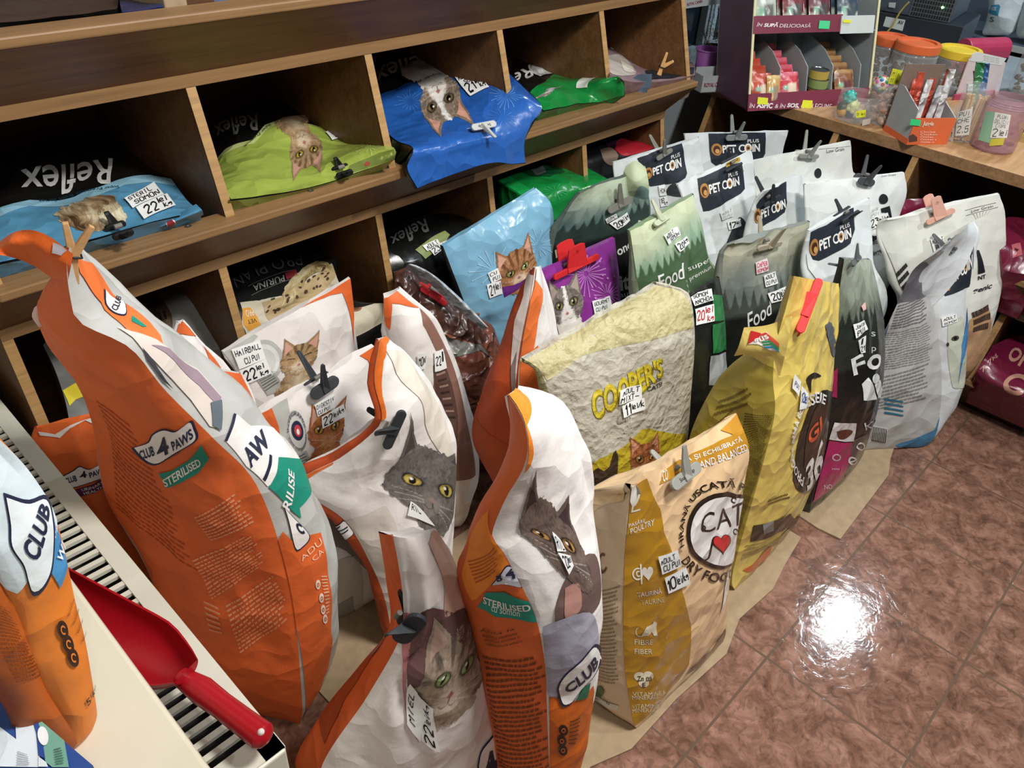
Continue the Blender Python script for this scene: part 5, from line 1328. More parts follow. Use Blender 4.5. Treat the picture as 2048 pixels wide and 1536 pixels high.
lab('catjoy', [(1325, 1152), (1368, 1131), (1376, 1164), (1333, 1184)], [('10', (.05, .15, .42, .9)), ('lei/kg', (.45, .25, .97, .85))])
lab('yellow', [(1585, 745), (1597, 762), (1593, 792), (1580, 775)], [('PUI', (.2, .3, .8, .7))], ink='3a4a8a')
lab('yellow', [(1598, 770), (1612, 786), (1608, 815), (1594, 818)], [('12', (.1, .3, .5, .8)), ('lei', (.5, .3, .9, .8))], ink='3a4a8a')
lab('kitten', [(1702, 648), (1724, 640), (1732, 658), (1708, 676)], [('JUNIOR', A1), ('PUI', (.1, .05, .8, .5))])
lab('kitten', [(1712, 680), (1728, 670), (1727, 704), (1718, 706)], [('21', (.1, .1, .9, .5)), ('l', (.3, .6, .7, .95))])
lab('kitten', [(1718, 612), (1726, 604), (1728, 618), (1722, 622)], [], col='e8b8b8')
lab('anchoa', [(1375, 588), (1419, 577), (1422, 600), (1385, 612)], [('SOMON', (.08, .55, .8, .95)), ('ANCHOA', (.05, .05, .95, .5))])
lab('anchoa', [(1386, 618), (1424, 608), (1425, 642), (1388, 650)], [('20', (.05, .2, .5, .9)), ('lei', (.55, .55, .95, .95)), ('kg', (.6, .05, .95, .45))], ink='c03040')
lab('food20', [(1508, 524), (1531, 516), (1534, 540), (1510, 548)], [('CAPER', (.08, .5, .92, .9)), ('SOMON', (.05, .08, .95, .42))], ink='c83058', col='ecd6da')
lab('food20', [(1524, 550), (1547, 541), (1553, 566), (1528, 574)], [('ADULT', A1), ('CU PUI', A2)])
lab('food20', [(1532, 586), (1570, 572), (1576, 592), (1540, 606)], [('20', (.08, .12, .5, .9)), ('lei kg', (.52, .3, .97, .9))])
lab('foodsuper', [(1324, 470), (1352, 453), (1358, 470), (1334, 490)], [('ADULT', (.05, .5, .7, .95)), ('SOMON', (.25, .05, .95, .5))])
lab('foodsuper', [(1346, 488), (1370, 472), (1376, 486), (1357, 504)], [('20', (.1, .1, .5, .9)), ('kg', (.55, .3, .95, .9))])
lab('gourmet', [(1208, 438), (1230, 426), (1233, 434), (1212, 446)], [('GOURMET', (.05, .1, .95, .9))])
lab('gourmet', [(1216, 446), (1251, 423), (1257, 440), (1232, 458)], [('20', (.08, .1, .5, .85)), ('lei kg', (.5, .3, .97, .9))])
lab('pc1', [(1315, 371), (1328, 368), (1332, 390), (1318, 392)], [('HCN', (.1, .3, .9, .8))]); lab('pc1', [(1317, 395), (1332, 391), (1335, 411), (1320, 414)], [('18', (.1, .3, .6, .9)), ('kg', (.5, .1, .95, .5))])
lab('pc3', [(1438, 424), (1463, 414), (1464, 432), (1442, 440)], [('ADULT', A1), ('CU PUI', A2)], w=.45); lab('pc3', [(1452, 442), (1478, 436), (1480, 452), (1456, 460)], [('17', (.1, .1, .6, .9)), ('lei', (.6, .4, .95, .9))])
lab('lg2', [(1736, 418), (1754, 410), (1757, 430), (1738, 436)], [('JUNIOR', A1), ('PUI', A2)], w=.4); lab('lg2', [(1736, 438), (1772, 424), (1778, 444), (1738, 460)], [('23', (.05, .1, .5, .9)), ('lei kg', (.5, .2, .97, .85))])
lab('lg3', [(1859, 478), (1884, 470), (1890, 500), (1866, 505)], [('ADULT', (.05, .6, .95, .95)), ('PUI', (.2, .1, .8, .5))])
lab('pcblue', [(1881, 634), (1910, 627), (1912, 642), (1884, 652)], [('ADULT', A1), ('SOMON', A2)])
# ------------------------------------------------------------------ bags lying in the bins
class Lying(Sheet):
    """filled bag lying in a bin: rows of pixel points from the back to the front, each row on its own height ('z') or upright plane ('y','x')"""
    def __init__(s, rows, zfloor, col, n=(34, 34), wr=.003, side=None, seed=1, belly=None, lim=(1, 1.135)):
        super().__init__()
        R = []
        for pts, ax, val in rows:
            R.append([at('xyz'.index(ax), p[2] if len(p) > 2 else val, p[0], p[1]) for p in pts])
        A = np.array([crom(r, n[0]) for r in R]); G = np.stack([crom(A[:, i], n[1]) for i in range(n[0])], 1)
        em = np.minimum(1, np.minimum(np.linspace(0, 1, n[0]), np.linspace(1, 0, n[0])) * 8)[None, :]
        w = noise3(G * 11 + seed * 5) + .5 * noise3(G * 24 + seed) + .5 * (1 - 2 * np.abs(noise3(G * 16 + 3 + seed)))
        up = np.array([-.1, -.35, .93])
        G = G + up * (wr * w * em)[..., None]
        s.panel('F', G, col, np.broadcast_to(up, G.shape))
        b = np.concatenate([G[0, :-1], G[:-1, -1], G[-1, ::-1][:-1], G[::-1, 0][:-1]])
        f = b.copy(); f[:, 2] = np.minimum(zfloor, b[:, 2] - .01)
        c = f.mean(0); f = c + (f - c) * .96
        f[:, 2] = np.minimum(zfloor, b[:, 2] - .01)
        f[:, lim[0]] = np.maximum(f[:, lim[0]], lim[1])
        # overhanging parts stay thin
        over = belly is not None
        if over: m = b[:, 1] < belly; f[m] = b[m] + np.array([0, .006, -.002])
        k = len(b); i = np.arange(k); j = (i + 1) % k
        mid = (b + f) / 2 + (b - b.mean(0)) * np.array([.03, .03, 0])
        mid[:, lim[0]] = np.maximum(mid[:, lim[0]], lim[1] - .06)
        if over: mid[m] = (b[m] + f[m]) / 2
        V = np.concatenate([b, mid, f, [f.mean(0)]])
        F = np.concatenate([np.stack([i, j, j + k, i + k], 1), np.stack([i + k, j + k, j + 2 * k, i + 2 * k], 1)])
        s._push(V, F, lin(side or col))
        s._push(np.concatenate([f, [f.mean(0)]]), np.stack([i, j, np.full(k, k)], 1), lin(side or col))
        s.base = np.array([f[:, 0].mean(), f[:, 1].mean(), zfloor])
    flap = Bag.sheet
    make = Bag.make
    sticker = Bag.sticker
G_SH = 'cat food bags lying in the middle row of bins'
G_LO = 'pet food bags lying in the lower row of bins'
BK = '141413'
ZM = ZB[1] + TH + .002; ZL = ZB[0] + TH + .002
def reflex(b, q, col='d8d8d4', layer=2):
    """white script lettering, upside down as the bag lies"""
    b.text('F', 'Reflex', q, col, layer, .012, .22)
def q180(q): return [q[2], q[3], q[0], q[1]]
def lying(key, rows, z, col, label, group, mat=M_GLOSS, **k):
    b = Lying(rows, z, col, seed=len(BAGS), **k); b.info = ('pet_food_bag', label, 'bag', group, mat); BAGS[key] = b; return b
b = lying('m1', [([(-60, 355), (50, 292), (150, 276), (230, 284), (296, 318)], 'y', 1.45), ([(-60, 405), (50, 352), (150, 338), (240, 322), (326, 342)], 'y', 1.33),
                 ([(-60, 452), (14, 412), (110, 402), (200, 374), (346, 358)], 'y', 1.22), ([(-60, 500), (50, 462), (160, 430), (270, 408), (376, 402)], 'y', 1.12), ([(-60, 545), (80, 512), (190, 480), (290, 452), (404, 425)], 'y', 1.035)],
    ZM, BK, 'black and light blue bag at the left end of the middle bins', G_SH, side='4c80a0')
b.poly('F', [(-55, 455), (14, 413), (60, 402), (110, 404), (150, 396), (200, 376), (250, 358), (300, 352), (343, 360), (376, 404), (402, 424), (290, 450), (190, 478), (80, 508), (-55, 540)], '5793b5', 1)
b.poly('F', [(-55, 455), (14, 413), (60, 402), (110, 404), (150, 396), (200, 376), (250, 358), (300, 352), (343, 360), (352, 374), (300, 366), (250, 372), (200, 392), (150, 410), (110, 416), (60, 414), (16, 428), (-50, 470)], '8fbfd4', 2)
reflex(b, q180([(36, 345), (225, 318), (232, 368), (48, 398)]))
b.text('F', 'Super Premium Breed Series', q180([(76, 400), (238, 372), (240, 379), (80, 408)]), '24485c', 3)
b.patch('F', [(88, 420), (238, 380), (262, 462), (150, 470)], fur_picture('4a3522', 'a08664', 'd6cbac', 3), 120, 70, 2)
b.patch('F', [(190, 418), (238, 404), (262, 450), (206, 464)], fur_picture('8a7454', 'c6b894', 'e6dfc6', 5), 60, 50, 3)
b.flap('roll', [[(172, 494, -.01), (250, 468, -.01), (330, 440, -.01), (392, 408, -.01)], [(174, 500, -.03), (255, 474, -.03), (335, 448, -.03), (404, 420, -.03)], [(176, 508, -.01), (258, 480, -.01), (338, 454, -.01), (407, 430, -.01)]], (at(2, .9, 290, 450)[0], at(2, .9, 290, 450)[1]), '4c86a8', n=(8, 24))
disc(b, 'roll', 340, 447, 20, 14, 'e8dfe2', 1, 18); disc(b, 'roll', 340, 447, 16, 11, '8c2030', 2, 18)
b = lying('m2', [([(400, 300), (440, 240), (500, 214), (580, 206), (650, 216)], 'y', 1.42), ([(428, 325), (466, 284), (530, 250), (590, 243), (680, 262)], 'y', 1.3), ([(436, 350), (500, 322), (580, 300), (660, 288), (735, 280)], 'y', 1.2),
                 ([(446, 378), (520, 364), (600, 350), (690, 320, 1.07), (789, 297, .998)], 'y', 1.1), ([(458, 402), (540, 392), (620, 378), (700, 352), (790, 318, .99)], 'y', 1.035)],
    ZM, BK, 'black and lime green bag with an upside down tabby', G_SH, side='7d8e40')
b.poly('F', [(430, 326), (452, 300), (478, 288), (505, 282), (530, 252), (560, 242), (590, 244), (650, 258), (690, 268), (735, 282), (789, 298), (788, 318), (700, 350), (620, 376), (540, 390), (462, 400), (446, 376)], '9db04e', 1)
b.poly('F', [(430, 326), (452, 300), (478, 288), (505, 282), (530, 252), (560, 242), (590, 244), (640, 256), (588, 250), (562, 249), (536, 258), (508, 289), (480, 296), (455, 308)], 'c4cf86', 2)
reflex(b, q180([(425, 256), (515, 230), (522, 262), (440, 284)]), '8a8a86')
b.text('F', 'Super Premium', q180([(488, 292), (540, 248), (543, 254), (492, 297)]), '3c4a1c', 3)
b.cat('F', (598, 300), (-46, 12), (16, 56), cat_picture('b0906a', '5a4028', 'd9c8aa', eye='c9b040', style='tabby', seed=31), 100, 110)
b.burst('F', rq(735, 308, 60, 40), 'b9c870', 14, 2, .2)
b.poly('F', [(690, 352), (700, 332), (788, 300), (789, 316)], '6f8038', 2); disc(b, 'F', 735, 328, 12, 8, '9a4a3a', 3, 20)
b = lying('m3', [([(735, 150), (785, 112), (850, 100), (905, 104), (955, 112)], 'y', 1.42), ([(752, 190), (795, 176), (875, 144), (955, 120), (1000, 130, 1.22)], 'y', 1.3), ([(770, 255), (830, 232), (900, 203), (985, 168, 1.12), (1042, 168, 1.045)], 'y', 1.16),
                 ([(790, 282), (860, 264), (930, 240), (1020, 212, 1.03), (1084, 214, 1.0)], 'y', 1.06), ([(826, 298), (880, 292), (960, 274), (1035, 258), (1066, 248)], 'y', 0.99), ([(812, 335), (880, 322), (960, 302), (1030, 290), (1049, 285)], 'y', 0.982), ([(832, 379), (900, 352), (975, 329), (1020, 328), (1051, 327)], 'y', 0.978)],
    ZM, BK, 'black and royal blue bag hanging over the lip of the middle bin', G_SH, belly=.995, n=(40, 48), wr=.004)
b.poly('F', [(756, 192), (770, 186), (830, 162), (890, 140), (945, 124), (985, 128), (1002, 134), (1042, 170), (1083, 214), (1062, 246), (1048, 285), (1050, 325), (975, 327), (900, 350), (834, 376), (814, 336), (826, 298), (790, 280), (768, 250)], '2459a6', 1)
b.text('F', 'Super Premium', q180([(790, 180), (880, 146), (883, 151), (793, 186)]), '0e2a5c', 3)
reflex(b, q180([(742, 150), (868, 108), (880, 132), (760, 172)]))
b.cat('F', (872, 208), (-62, 18), (-38, -82) if False else (-44, -70), cat_picture('8a7764', '4c3a2c', 'efe8da', earin='d39a86', eye='6a5a40', style='bicolor', seed=37, pupil=.6), 110, 130) if False else None
b.cat('F', (880, 195), (-58, 26), (34, 72), cat_picture('8a7764', '4c3a2c', 'efe8da', earin='d39a86', eye='8a7a50', style='bicolor', seed=37, pupil=.55), 110, 130)
b.burst('F', rq(1005, 197, 66, 56), '5a8fd0', 20, 2, .2, 3, .012); b.burst('F', rq(820, 205, 70, 50), '4a80c6', 16, 2, .2, 5, .012); b.burst('F', rq(1000, 240, 70, 36), '4a80c6', 14, 2, .3, 6, .012)
b = lying('m4', [([(1030, 112), (1060, 104), (1100, 108), (1140, 120), (1180, 132)], 'y', 1.4), ([(1030, 156), (1070, 150), (1110, 146), (1160, 148), (1242, 156, 1.0)], 'y', 1.25), ([(1048, 190), (1100, 176), (1150, 170), (1200, 164, 1.04), (1248, 164, .995)], 'y', 1.12), ([(1085, 224), (1120, 216), (1160, 210), (1210, 200), (1250, 192, .99)], 'y', 1.035)],
    ZM, BK, 'black and green glossy bag in the middle bins', G_SH, side='126a30', wr=.006)
b.poly('F', [(1060, 186), (1090, 165), (1105, 150), (1150, 147), (1242, 157), (1249, 175), (1249, 191), (1160, 209), (1087, 222)], '15803a', 1)
b.text('F', 'Re', q180([(1022, 152), (1060, 130), (1072, 150), (1034, 172)]), 'd8d8d4', 2, .012, .2)
b.poly('F', [(1062, 130), (1095, 138), (1108, 148), (1080, 154), (1062, 146)], 'c9cac8', 2); b.poly('F', [(1072, 140), (1086, 142), (1090, 150), (1078, 150)], 'f2f2f0', 3)
b.cat('F', (1092, 188), (-22, 6), (-18, 12), cat_picture('8e8e8c', '3a3a3c', 'c8c8c6', style='tabby', seed=41), 60, 60)
b.poly('F', [(1152, 178), (1182, 152), (1198, 156), (1176, 176)], 'dfe6dc', 3)
b = lying('m5', [([(1214, 82), (1250, 92), (1300, 108), (1350, 118), (1384, 124)], 'y', 1.4), ([(1214, 118), (1250, 128), (1290, 136), (1340, 134), (1390, 132)], 'y', 1.2), ([(1220, 150), (1260, 164), (1300, 164), (1345, 160), (1390, 150)], 'y', 1.03)],
    ZM, '8d7478', 'dusty pink bag at the right end of the middle bins', G_SH, M_MATTE)
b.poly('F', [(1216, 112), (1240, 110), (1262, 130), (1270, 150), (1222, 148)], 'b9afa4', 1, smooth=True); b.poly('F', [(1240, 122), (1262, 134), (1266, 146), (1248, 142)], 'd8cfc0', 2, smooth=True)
b.text('F', 'R', q180([(1212, 88), (1230, 84), (1234, 98), (1216, 102)]), 'd8d0c8', 2, .02)
b.poly('F', [(1290, 142), (1340, 136), (1388, 136), (1388, 148), (1345, 157), (1300, 160)], '262b33', 2)
b.flap('hang', [[(1254, 168), (1276, 150), (1304, 148)], [(1262, 186), (1282, 174), (1302, 170)], [(1270, 194), (1283, 219), (1296, 178)]], (1.06, .97), '56697c', n=(12, 14), wr=.006)
# lower bins
b = lying('l1', [([(86, 690), (130, 650), (190, 620)], 'z', .62), ([(110, 740), (150, 700), (200, 680)], 'z', .60), ([(130, 800), (165, 770), (210, 745)], 'z', .57), ([(140, 850), (180, 830), (230, 800)], 'z', .53)],
    ZL, '6d6e6a', 'grey bag with a yellow band in the leftmost lower bin', G_LO, M_MATTE, n=(20, 26))
b.poly('F', [(122, 784), (148, 768), (176, 760), (178, 790), (150, 800), (138, 812)], 'd8c832', 1); b.text('F', '.S', q180([(158, 766), (178, 762), (178, 776), (160, 780)]), '1a1a1a', 2, .02)
b.poly('F', [(143, 738), (158, 730), (160, 748), (148, 754)], 'a02a7a', 2); b.poly('F', [(138, 728), (152, 722), (154, 728), (140, 735)], 'd8d4d8', 2); b.poly('F', [(118, 716), (134, 700), (140, 712), (128, 724)], '2b2a4a', 2)
b = lying('l2', [([(236, 612), (300, 580), (370, 556), (425, 560)], 'z', .60), ([(255, 650), (320, 615), (390, 590), (445, 605)], 'z', .61), ([(270, 690), (340, 660), (420, 635), (490, 660)], 'z', .58), ([(290, 740), (360, 720), (430, 700), (490, 695)], 'z', .53)],
    ZL, '8f918b', 'grey bag with a staring cat half hidden by the tallest bag', G_LO, M_MATTE)
b.poly('F', [(238, 614), (300, 584), (325, 600), (345, 640), (335, 690), (300, 710), (268, 690)], '5a4536', 1, smooth=True); b.patch('F', [(250, 612), (322, 590), (344, 660), (280, 706)], fur_picture('2e2119', '5f4936', '8a6f58', 9), 60, 60, 2); b.poly('F', [(290, 640), (330, 625), (340, 650), (320, 670)], '7d6450', 1, smooth=True)
disc(b, 'F', 326, 678, 32, 26, '1a1512', 3, 20); disc(b, 'F', 326, 678, 26, 20, 'a0b088', 4, 20); disc(b, 'F', 327, 677, 10, 16, '15120f', 5)
for k in range(5): b.poly('F', [(284 + k * 10, 640 - k * 4), (290 + k * 10, 638 - k * 4), (298 + k * 9, 655 - k * 4), (294 + k * 9, 657 - k * 4)], '2e2119', 3)
b = lying('l3', [([(430, 575), (490, 525), (560, 500), (620, 494), (672, 520)], 'z', .60), ([(470, 612), (520, 602), (566, 592), (620, 556), (664, 528)], 'z', .60), ([(478, 650), (540, 636), (600, 606), (660, 580), (700, 598)], 'z', .57), ([(490, 690), (560, 676), (640, 652), (705, 640), (772, 608)], 'z', .53), ([(500, 745), (580, 724), (660, 694), (720, 672), (776, 642)], 'z', .48)],
    ZL, '1a1b1b', 'black bag with spotted fur picture and upside down lettering', G_LO, M_MATTE, n=(40, 40))
b.poly('F', [(480, 606), (520, 602), (566, 593), (600, 574), (640, 545), (664, 528), (680, 555), (700, 598), (740, 604), (772, 610), (772, 640), (660, 692), (580, 720), (505, 735), (488, 690)], 'c9c2ac', 1)
b.poly('F', [(524, 606), (566, 594), (600, 575), (640, 546), (662, 530), (674, 548), (650, 580), (600, 610), (560, 640), (536, 640)], 'b39d74', 2, smooth=True); b.patch('F', [(556, 590), (664, 526), (676, 556), (570, 640)], fur_picture('6a5434', 'b09a6c', 'd2c49c', 12), 90, 50, 3)
rs = random.Random(5)
for k in range(26):
    t = rs.random(); x = 530 + t * 128; y = 626 - t * 78 + rs.uniform(-16, 14); disc(b, 'F', x, y, rs.uniform(5, 9), rs.uniform(3, 6), '4a3826', 4, rs.uniform(0, 60))
b.poly('F', [(484, 618), (500, 616), (516, 636), (522, 650), (498, 662), (488, 650)], 'd9992e', 2); b.text('F', 'VET', q180([(494, 640), (512, 636), (514, 644), (497, 648)]), '2a2010', 3); b.text('F', 'PRO', q180([(490, 622), (505, 619), (508, 631), (493, 634)]), 'f0e6d0', 3)
b.text('F', 'PRO PLAN', q180([(466, 560), (602, 508), (606, 532), (474, 578)]), '5d5d5a', 2)
b.text('F', 'PURINA', q180([(506, 573), (568, 552), (570, 564), (508, 586)]), 'a8a8a4', 3, .01)
b.poly('F', [(570, 549), (592, 540), (596, 552), (574, 562)], '8d3038', 3)
for q in ([(496, 574), (592, 540), (592, 541.5), (496, 575.5)], [(503, 592), (596, 556), (596, 557.5), (503, 593.5)]): b.poly('F', q, '6a6a66', 2)
disc(b, 'F', 712, 616, 24, 16, '8a5a3a', 2, 10); disc(b, 'F', 712, 616, 14, 9, '5a3420', 3, 10)
b = lying('l4', [([(770, 460), (830, 436), (890, 426), (940, 436)], 'z', .62), ([(772, 492), (830, 470), (890, 448), (950, 458)], 'z', .62), ([(780, 530), (840, 514), (890, 486), (950, 490)], 'z', .59), ([(790, 570), (850, 552), (910, 530), (960, 520)], 'z', .54)],
    ZL, BK, 'black bag with a 23 lei label behind the light blue one', G_LO)
reflex(b, q180([(776, 478), (850, 438), (862, 462), (790, 500)]), '6d6d6a'); b.poly('F', [(830, 500), (890, 462), (900, 470), (890, 490), (850, 518)], '8d9a62', 1)
b = lying('l5', [([(992, 356), (1050, 334), (1112, 314), (1150, 322)], 'z', .66), ([(1000, 366), (1080, 352), (1150, 342), (1222, 362)], 'z', .67), ([(1050, 398), (1110, 388), (1160, 376), (1232, 376)], 'z', .66), ([(1094, 445), (1124, 436), (1162, 414), (1226, 402)], 'z', .60)],
    ZL, '14803a', 'crumpled green bag in the lower bin', G_LO, wr=.009)
b.poly('F', [(1040, 340), (1090, 324), (1130, 345), (1100, 354), (1060, 352)], '12502c', 1); b.poly('F', [(1062, 342), (1086, 332), (1092, 345), (1074, 352)], '77777a', 2)
b.poly('F', [(998, 362), (1020, 352), (1080, 400), (1064, 410)], '18994a', 1); b.burst('F', rq(1110, 385, 60, 34), '2f9a54', 14, 1, .2)
b = lying('l6', [([(1176, 296), (1226, 272), (1270, 266), (1312, 288)], 'z', .66), ([(1172, 318), (1225, 306), (1270, 298), (1314, 300)], 'z', .66), ([(1178, 345), (1222, 334), (1270, 326), (1314, 320)], 'z', .62), ([(1186, 385), (1230, 374), (1270, 362), (1320, 350)], 'z', .55)],
    ZL, '191a1e', 'black and red bag in the rightmost lower bin', G_LO, M_MATTE)
b.poly('F', [(1230, 300), (1236, 280), (1262, 270), (1296, 282), (1312, 292), (1300, 300), (1250, 312)], 'a81f2c', 1, smooth=True); b.poly('F', [(1200, 300), (1222, 296), (1236, 312), (1224, 330), (1208, 322)], '7d6a5c', 1, smooth=True); b.poly('F', [(1206, 280), (1232, 272), (1234, 290), (1216, 296)], '3c1c30', 1)
# counter bins
G_CB = 'burgundy bags in the counter bins'
b = lying('c1', [([(1985, 692), (2020, 676), (2080, 664)], 'z', .25), ([(1970, 716), (2010, 718), (2080, 718)], 'z', .25), ([(1953, 742), (2000, 766), (2080, 796)], 'z', .21), ([(1955, 764), (2000, 784), (2080, 818)], 'z', .175)],
    .047, '6a1836', 'burgundy bag in the bottom bin of the counter', G_CB, M_GLOSS, lim=(0, 1.64), n=(24, 24))
b.text('F', '7.7kg', [(1960, 738), (1990, 706), (1996, 714), (1968, 748)], 'c8a090', 2); b.ring('F', rq(2036, 768, 50, 40), 'b88a78', 2, .62, 1.0, 30, 30, 300); b.text('F', 'OR', rq(2040, 718, 50, 30, -30), 'b88a78', 2, .03)
b = lying('c2', [([(1992, 446), (2020, 434), (2080, 440)], 'z', .62), ([(1998, 490), (2026, 488), (2080, 488)], 'z', .60), ([(2006, 540), (2032, 546), (2080, 552)], 'z', .54)], zc + .002, '6a1a34', 'burgundy bag with a square emblem in the upper counter bin', G_CB, M_GLOSS, lim=(0, 1.64), n=(18, 18))
b.poly('F', [(2022, 490), (2040, 486), (2044, 510), (2024, 516)], 'b05a64', 1); b.poly('F', [(2028, 496), (2037, 500), (2029, 508)], '4a1220', 2)
b = lying('c3', [([(1756, 405), (1800, 400), (1872, 398)], 'z', .63), ([(1764, 430), (1820, 418), (1884, 410)], 'z', .61), ([(1782, 452), (1834, 440), (1894, 432)], 'z', .57)], zc + .002, '6e1c36', 'burgundy bag behind the white low grain bags', G_CB, M_GLOSS, lim=(0, 1.64), n=(18, 18))
# top tier
b = lying('t1', [([(-60, -60), (60, -66), (160, -70), (240, -66)], 'y', 1.45), ([(-60, 14), (60, 4), (150, 2), (236, 6)], 'y', 1.2), ([(-60, 48), (60, 40), (140, 30), (232, 18)], 'y', 1.065)], ZB[2] + TH + .002, '10110f', 'glossy black bag on the top shelf', None)
b = lying('t2', [([(236, -40), (280, -44), (328, -48)], 'y', 1.42), ([(240, 6), (285, 2), (328, -4)], 'y', 1.2), ([(244, 24), (290, 20), (326, 14)], 'y', 1.065)], ZB[2] + TH + .002, '1c2f6a', 'dark blue bag beside the black bag on the top shelf', None, n=(16, 16))
b = lying('t3', [([(424, -40), (450, -42), (474, -44)], 'y', 1.4), ([(428, 0), (450, -2), (470, -4)], 'y', 1.2), ([(434, 12), (446, 12), (464, 2)], 'y', 1.065)], ZB[2] + TH + .002, '4a7fa8', 'light blue bag corner poking over the top shelf', None, n=(14, 14))
# ------------------------------------------------------------------ the bag on the sill
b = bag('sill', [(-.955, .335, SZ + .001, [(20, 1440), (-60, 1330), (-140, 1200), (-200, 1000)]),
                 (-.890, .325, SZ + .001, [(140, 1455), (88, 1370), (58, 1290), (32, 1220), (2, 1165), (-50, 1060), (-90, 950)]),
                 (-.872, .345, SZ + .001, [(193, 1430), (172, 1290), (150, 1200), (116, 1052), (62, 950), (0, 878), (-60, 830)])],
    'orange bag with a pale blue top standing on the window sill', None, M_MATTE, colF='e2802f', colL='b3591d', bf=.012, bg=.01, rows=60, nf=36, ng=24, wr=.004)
ZS = lambda x, y: (x / 2.926, 1011 + y / 2.926)
b.poly('F', [(-60, 835), (0, 880), (62, 952), (100, 1010), (110, 1040), (100, 1100), (60, 1150), (35, 1185), (12, 1175), (2, 1163), (-50, 1060), (-88, 952)], 'cfdde4', 1)
b.poly('F', [ZS(*p) for p in ((290, 60), (345, 200), (385, 350), (345, 480), (285, 380), (285, 250))], '4a90c4', 1)
badge(b, 'F', [ZS(*p) for p in ((20, -60), (150, -20), (250, -40), (290, 80), (300, 200), (285, 380), (235, 480), (185, 500), (160, 440), (130, 340), (60, 230), (50, 100))], [('CLUB', [ZS(110, 250), ZS(215, -30), ZS(265, 20), ZS(205, 330)], .03)], 2, 'e3ecf0')
b.text('F', 'WI', [ZS(318, 300), ZS(340, 200), ZS(362, 250), ZS(345, 330)], 'e8f0f4', 3, .02)
for (x, y) in ((357, 720), (390, 805), (418, 885)): disc(b, 'F', *ZS(x, y), 20, 38, '3a2418', 2, 15); b.ring('F', rq(*ZS(x, y), 11, 22, 15), 'e2802f', 3, .55, .9, 20, 20, 300)
for k in range(4): b.text('F', 'Natural protein', [ZS(380 + 28 * k, 640 + 50 * k), ZS(412 + 26 * k, 540 + 60 * k), ZS(424 + 26 * k, 550 + 60 * k), ZS(394 + 28 * k, 650 + 50 * k)], '4a2c16', 2)
b.text('F', '5 kg', [ZS(490, 1140), ZS(540, 1030), ZS(546, 1080), ZS(510, 1180)], '3a2c24', 2, .02)
b.lines('L', [ZS(-150, 500), ZS(40, 600), ZS(260, 1000), ZS(100, 1050)], 22, '7a3c14', 1, .4, 3)
for k in ('m1', 'm2', 'm3', 'm4', 'm5', 'l1', 'l2', 'l3', 'l4', 'l5', 'l6', 'c1', 'c2', 'c3', 't1', 't2', 't3', 'sill'): BAGS[k].make(*BAGS[k].info)
lab('m1', [(249, 402), (308, 369), (328, 394), (266, 422)], [('STERIL', (.05, .55, .8, .92)), ('SOMON', (.12, .08, .95, .5))])
lab('m1', [(272, 420), (334, 392), (352, 416), (290, 444)], [('22', (.15, .1, .55, .85)), ('lei', (.6, .55, .9, .95)), ('kg', (.68, .1, .95, .5))])
lab('m2', [(650, 268), (680, 262), (700, 275), (664, 285)], [('22', (.2, .1, .8, .9))])
lab('m3', [(910, 158), (950, 144), (964, 160), (924, 176)], [('ADULT', (.05, .5, .7, .95)), ('SOMON', (.2, .02, .98, .5))])
lab('m3', [(922, 174), (965, 156), (979, 178), (942, 196)], [('21', (.08, .1, .5, .95)), ('lei', (.55, .5, .85, .95)), ('kg', (.65, .1, .95, .5))])
lab('l4', [(843, 494), (872, 480), (880, 490), (852, 504)], [('ADULT', (.1, .1, .9, .9))]); lab('l4', [(856, 500), (895, 482), (903, 492), (866, 512)], [('23', (.05, .1, .45, .9)), ('lei kg', (.5, .1, .97, .9))])

q0, q1 = atY(1.10, 328, 8), atY(1.10, 374, 0)
bx = MB().box((q0[0], 1.10, ZB[2] + TH + .001), (q1[0], 1.28, float(q0[2]) + .05)).build('beige_box', M_CARDB, None, origin=((q0[0] + q1[0]) / 2, 1.19, ZB[2] + TH + .001), bevel=.003)
tag(bx, 'small beige carton between the blue bags on the top shelf', 'carton')
# ------------------------------------------------------------------ clips and pegs on the bags
def frame_at(key, panel, A, B, tip, off=.004, lift=0.0):
    p = BAGS[key].P[panel]
    a = p.at(p.find(*A), off)[0]; b2 = p.at(p.find(*B), off)[0]
    m = (a + b2) / 2; x = b2 - a; L = np.linalg.norm(x); x /= L
    t = at_base(tip[0], tip[1], m[0], m[1], lift)
    u = t - m; u -= x * (u @ x); H = np.linalg.norm(u); u /= H
    z = np.cross(x, u)
    if z @ (CAM - m) < 0: z = -z; x = -x
    return m, x, u, z, L, H
CLIPM = {}
def cmat(col):
    if col not in CLIPM: CLIPM[col] = mat_plain('clip_plastic', col, .58, .05, 60, spec=.3)
    return CLIPM[col]
def mtx(m, x, u, z):
    M = Matrix.Identity(4)
    for i in range(3): M[i][0], M[i][1], M[i][2], M[i][3] = x[i], u[i], z[i], m[i]
    return M
def stadium(L, h, n=8):
    P = []
    for s in (1, -1):
        for k in range(n + 1):
            a = -math.pi / 2 + math.pi * k / n
            P.append((s * (L / 2 - h / 2 + h / 2 * math.cos(a)), s * h / 2 * math.sin(a)))
    return P
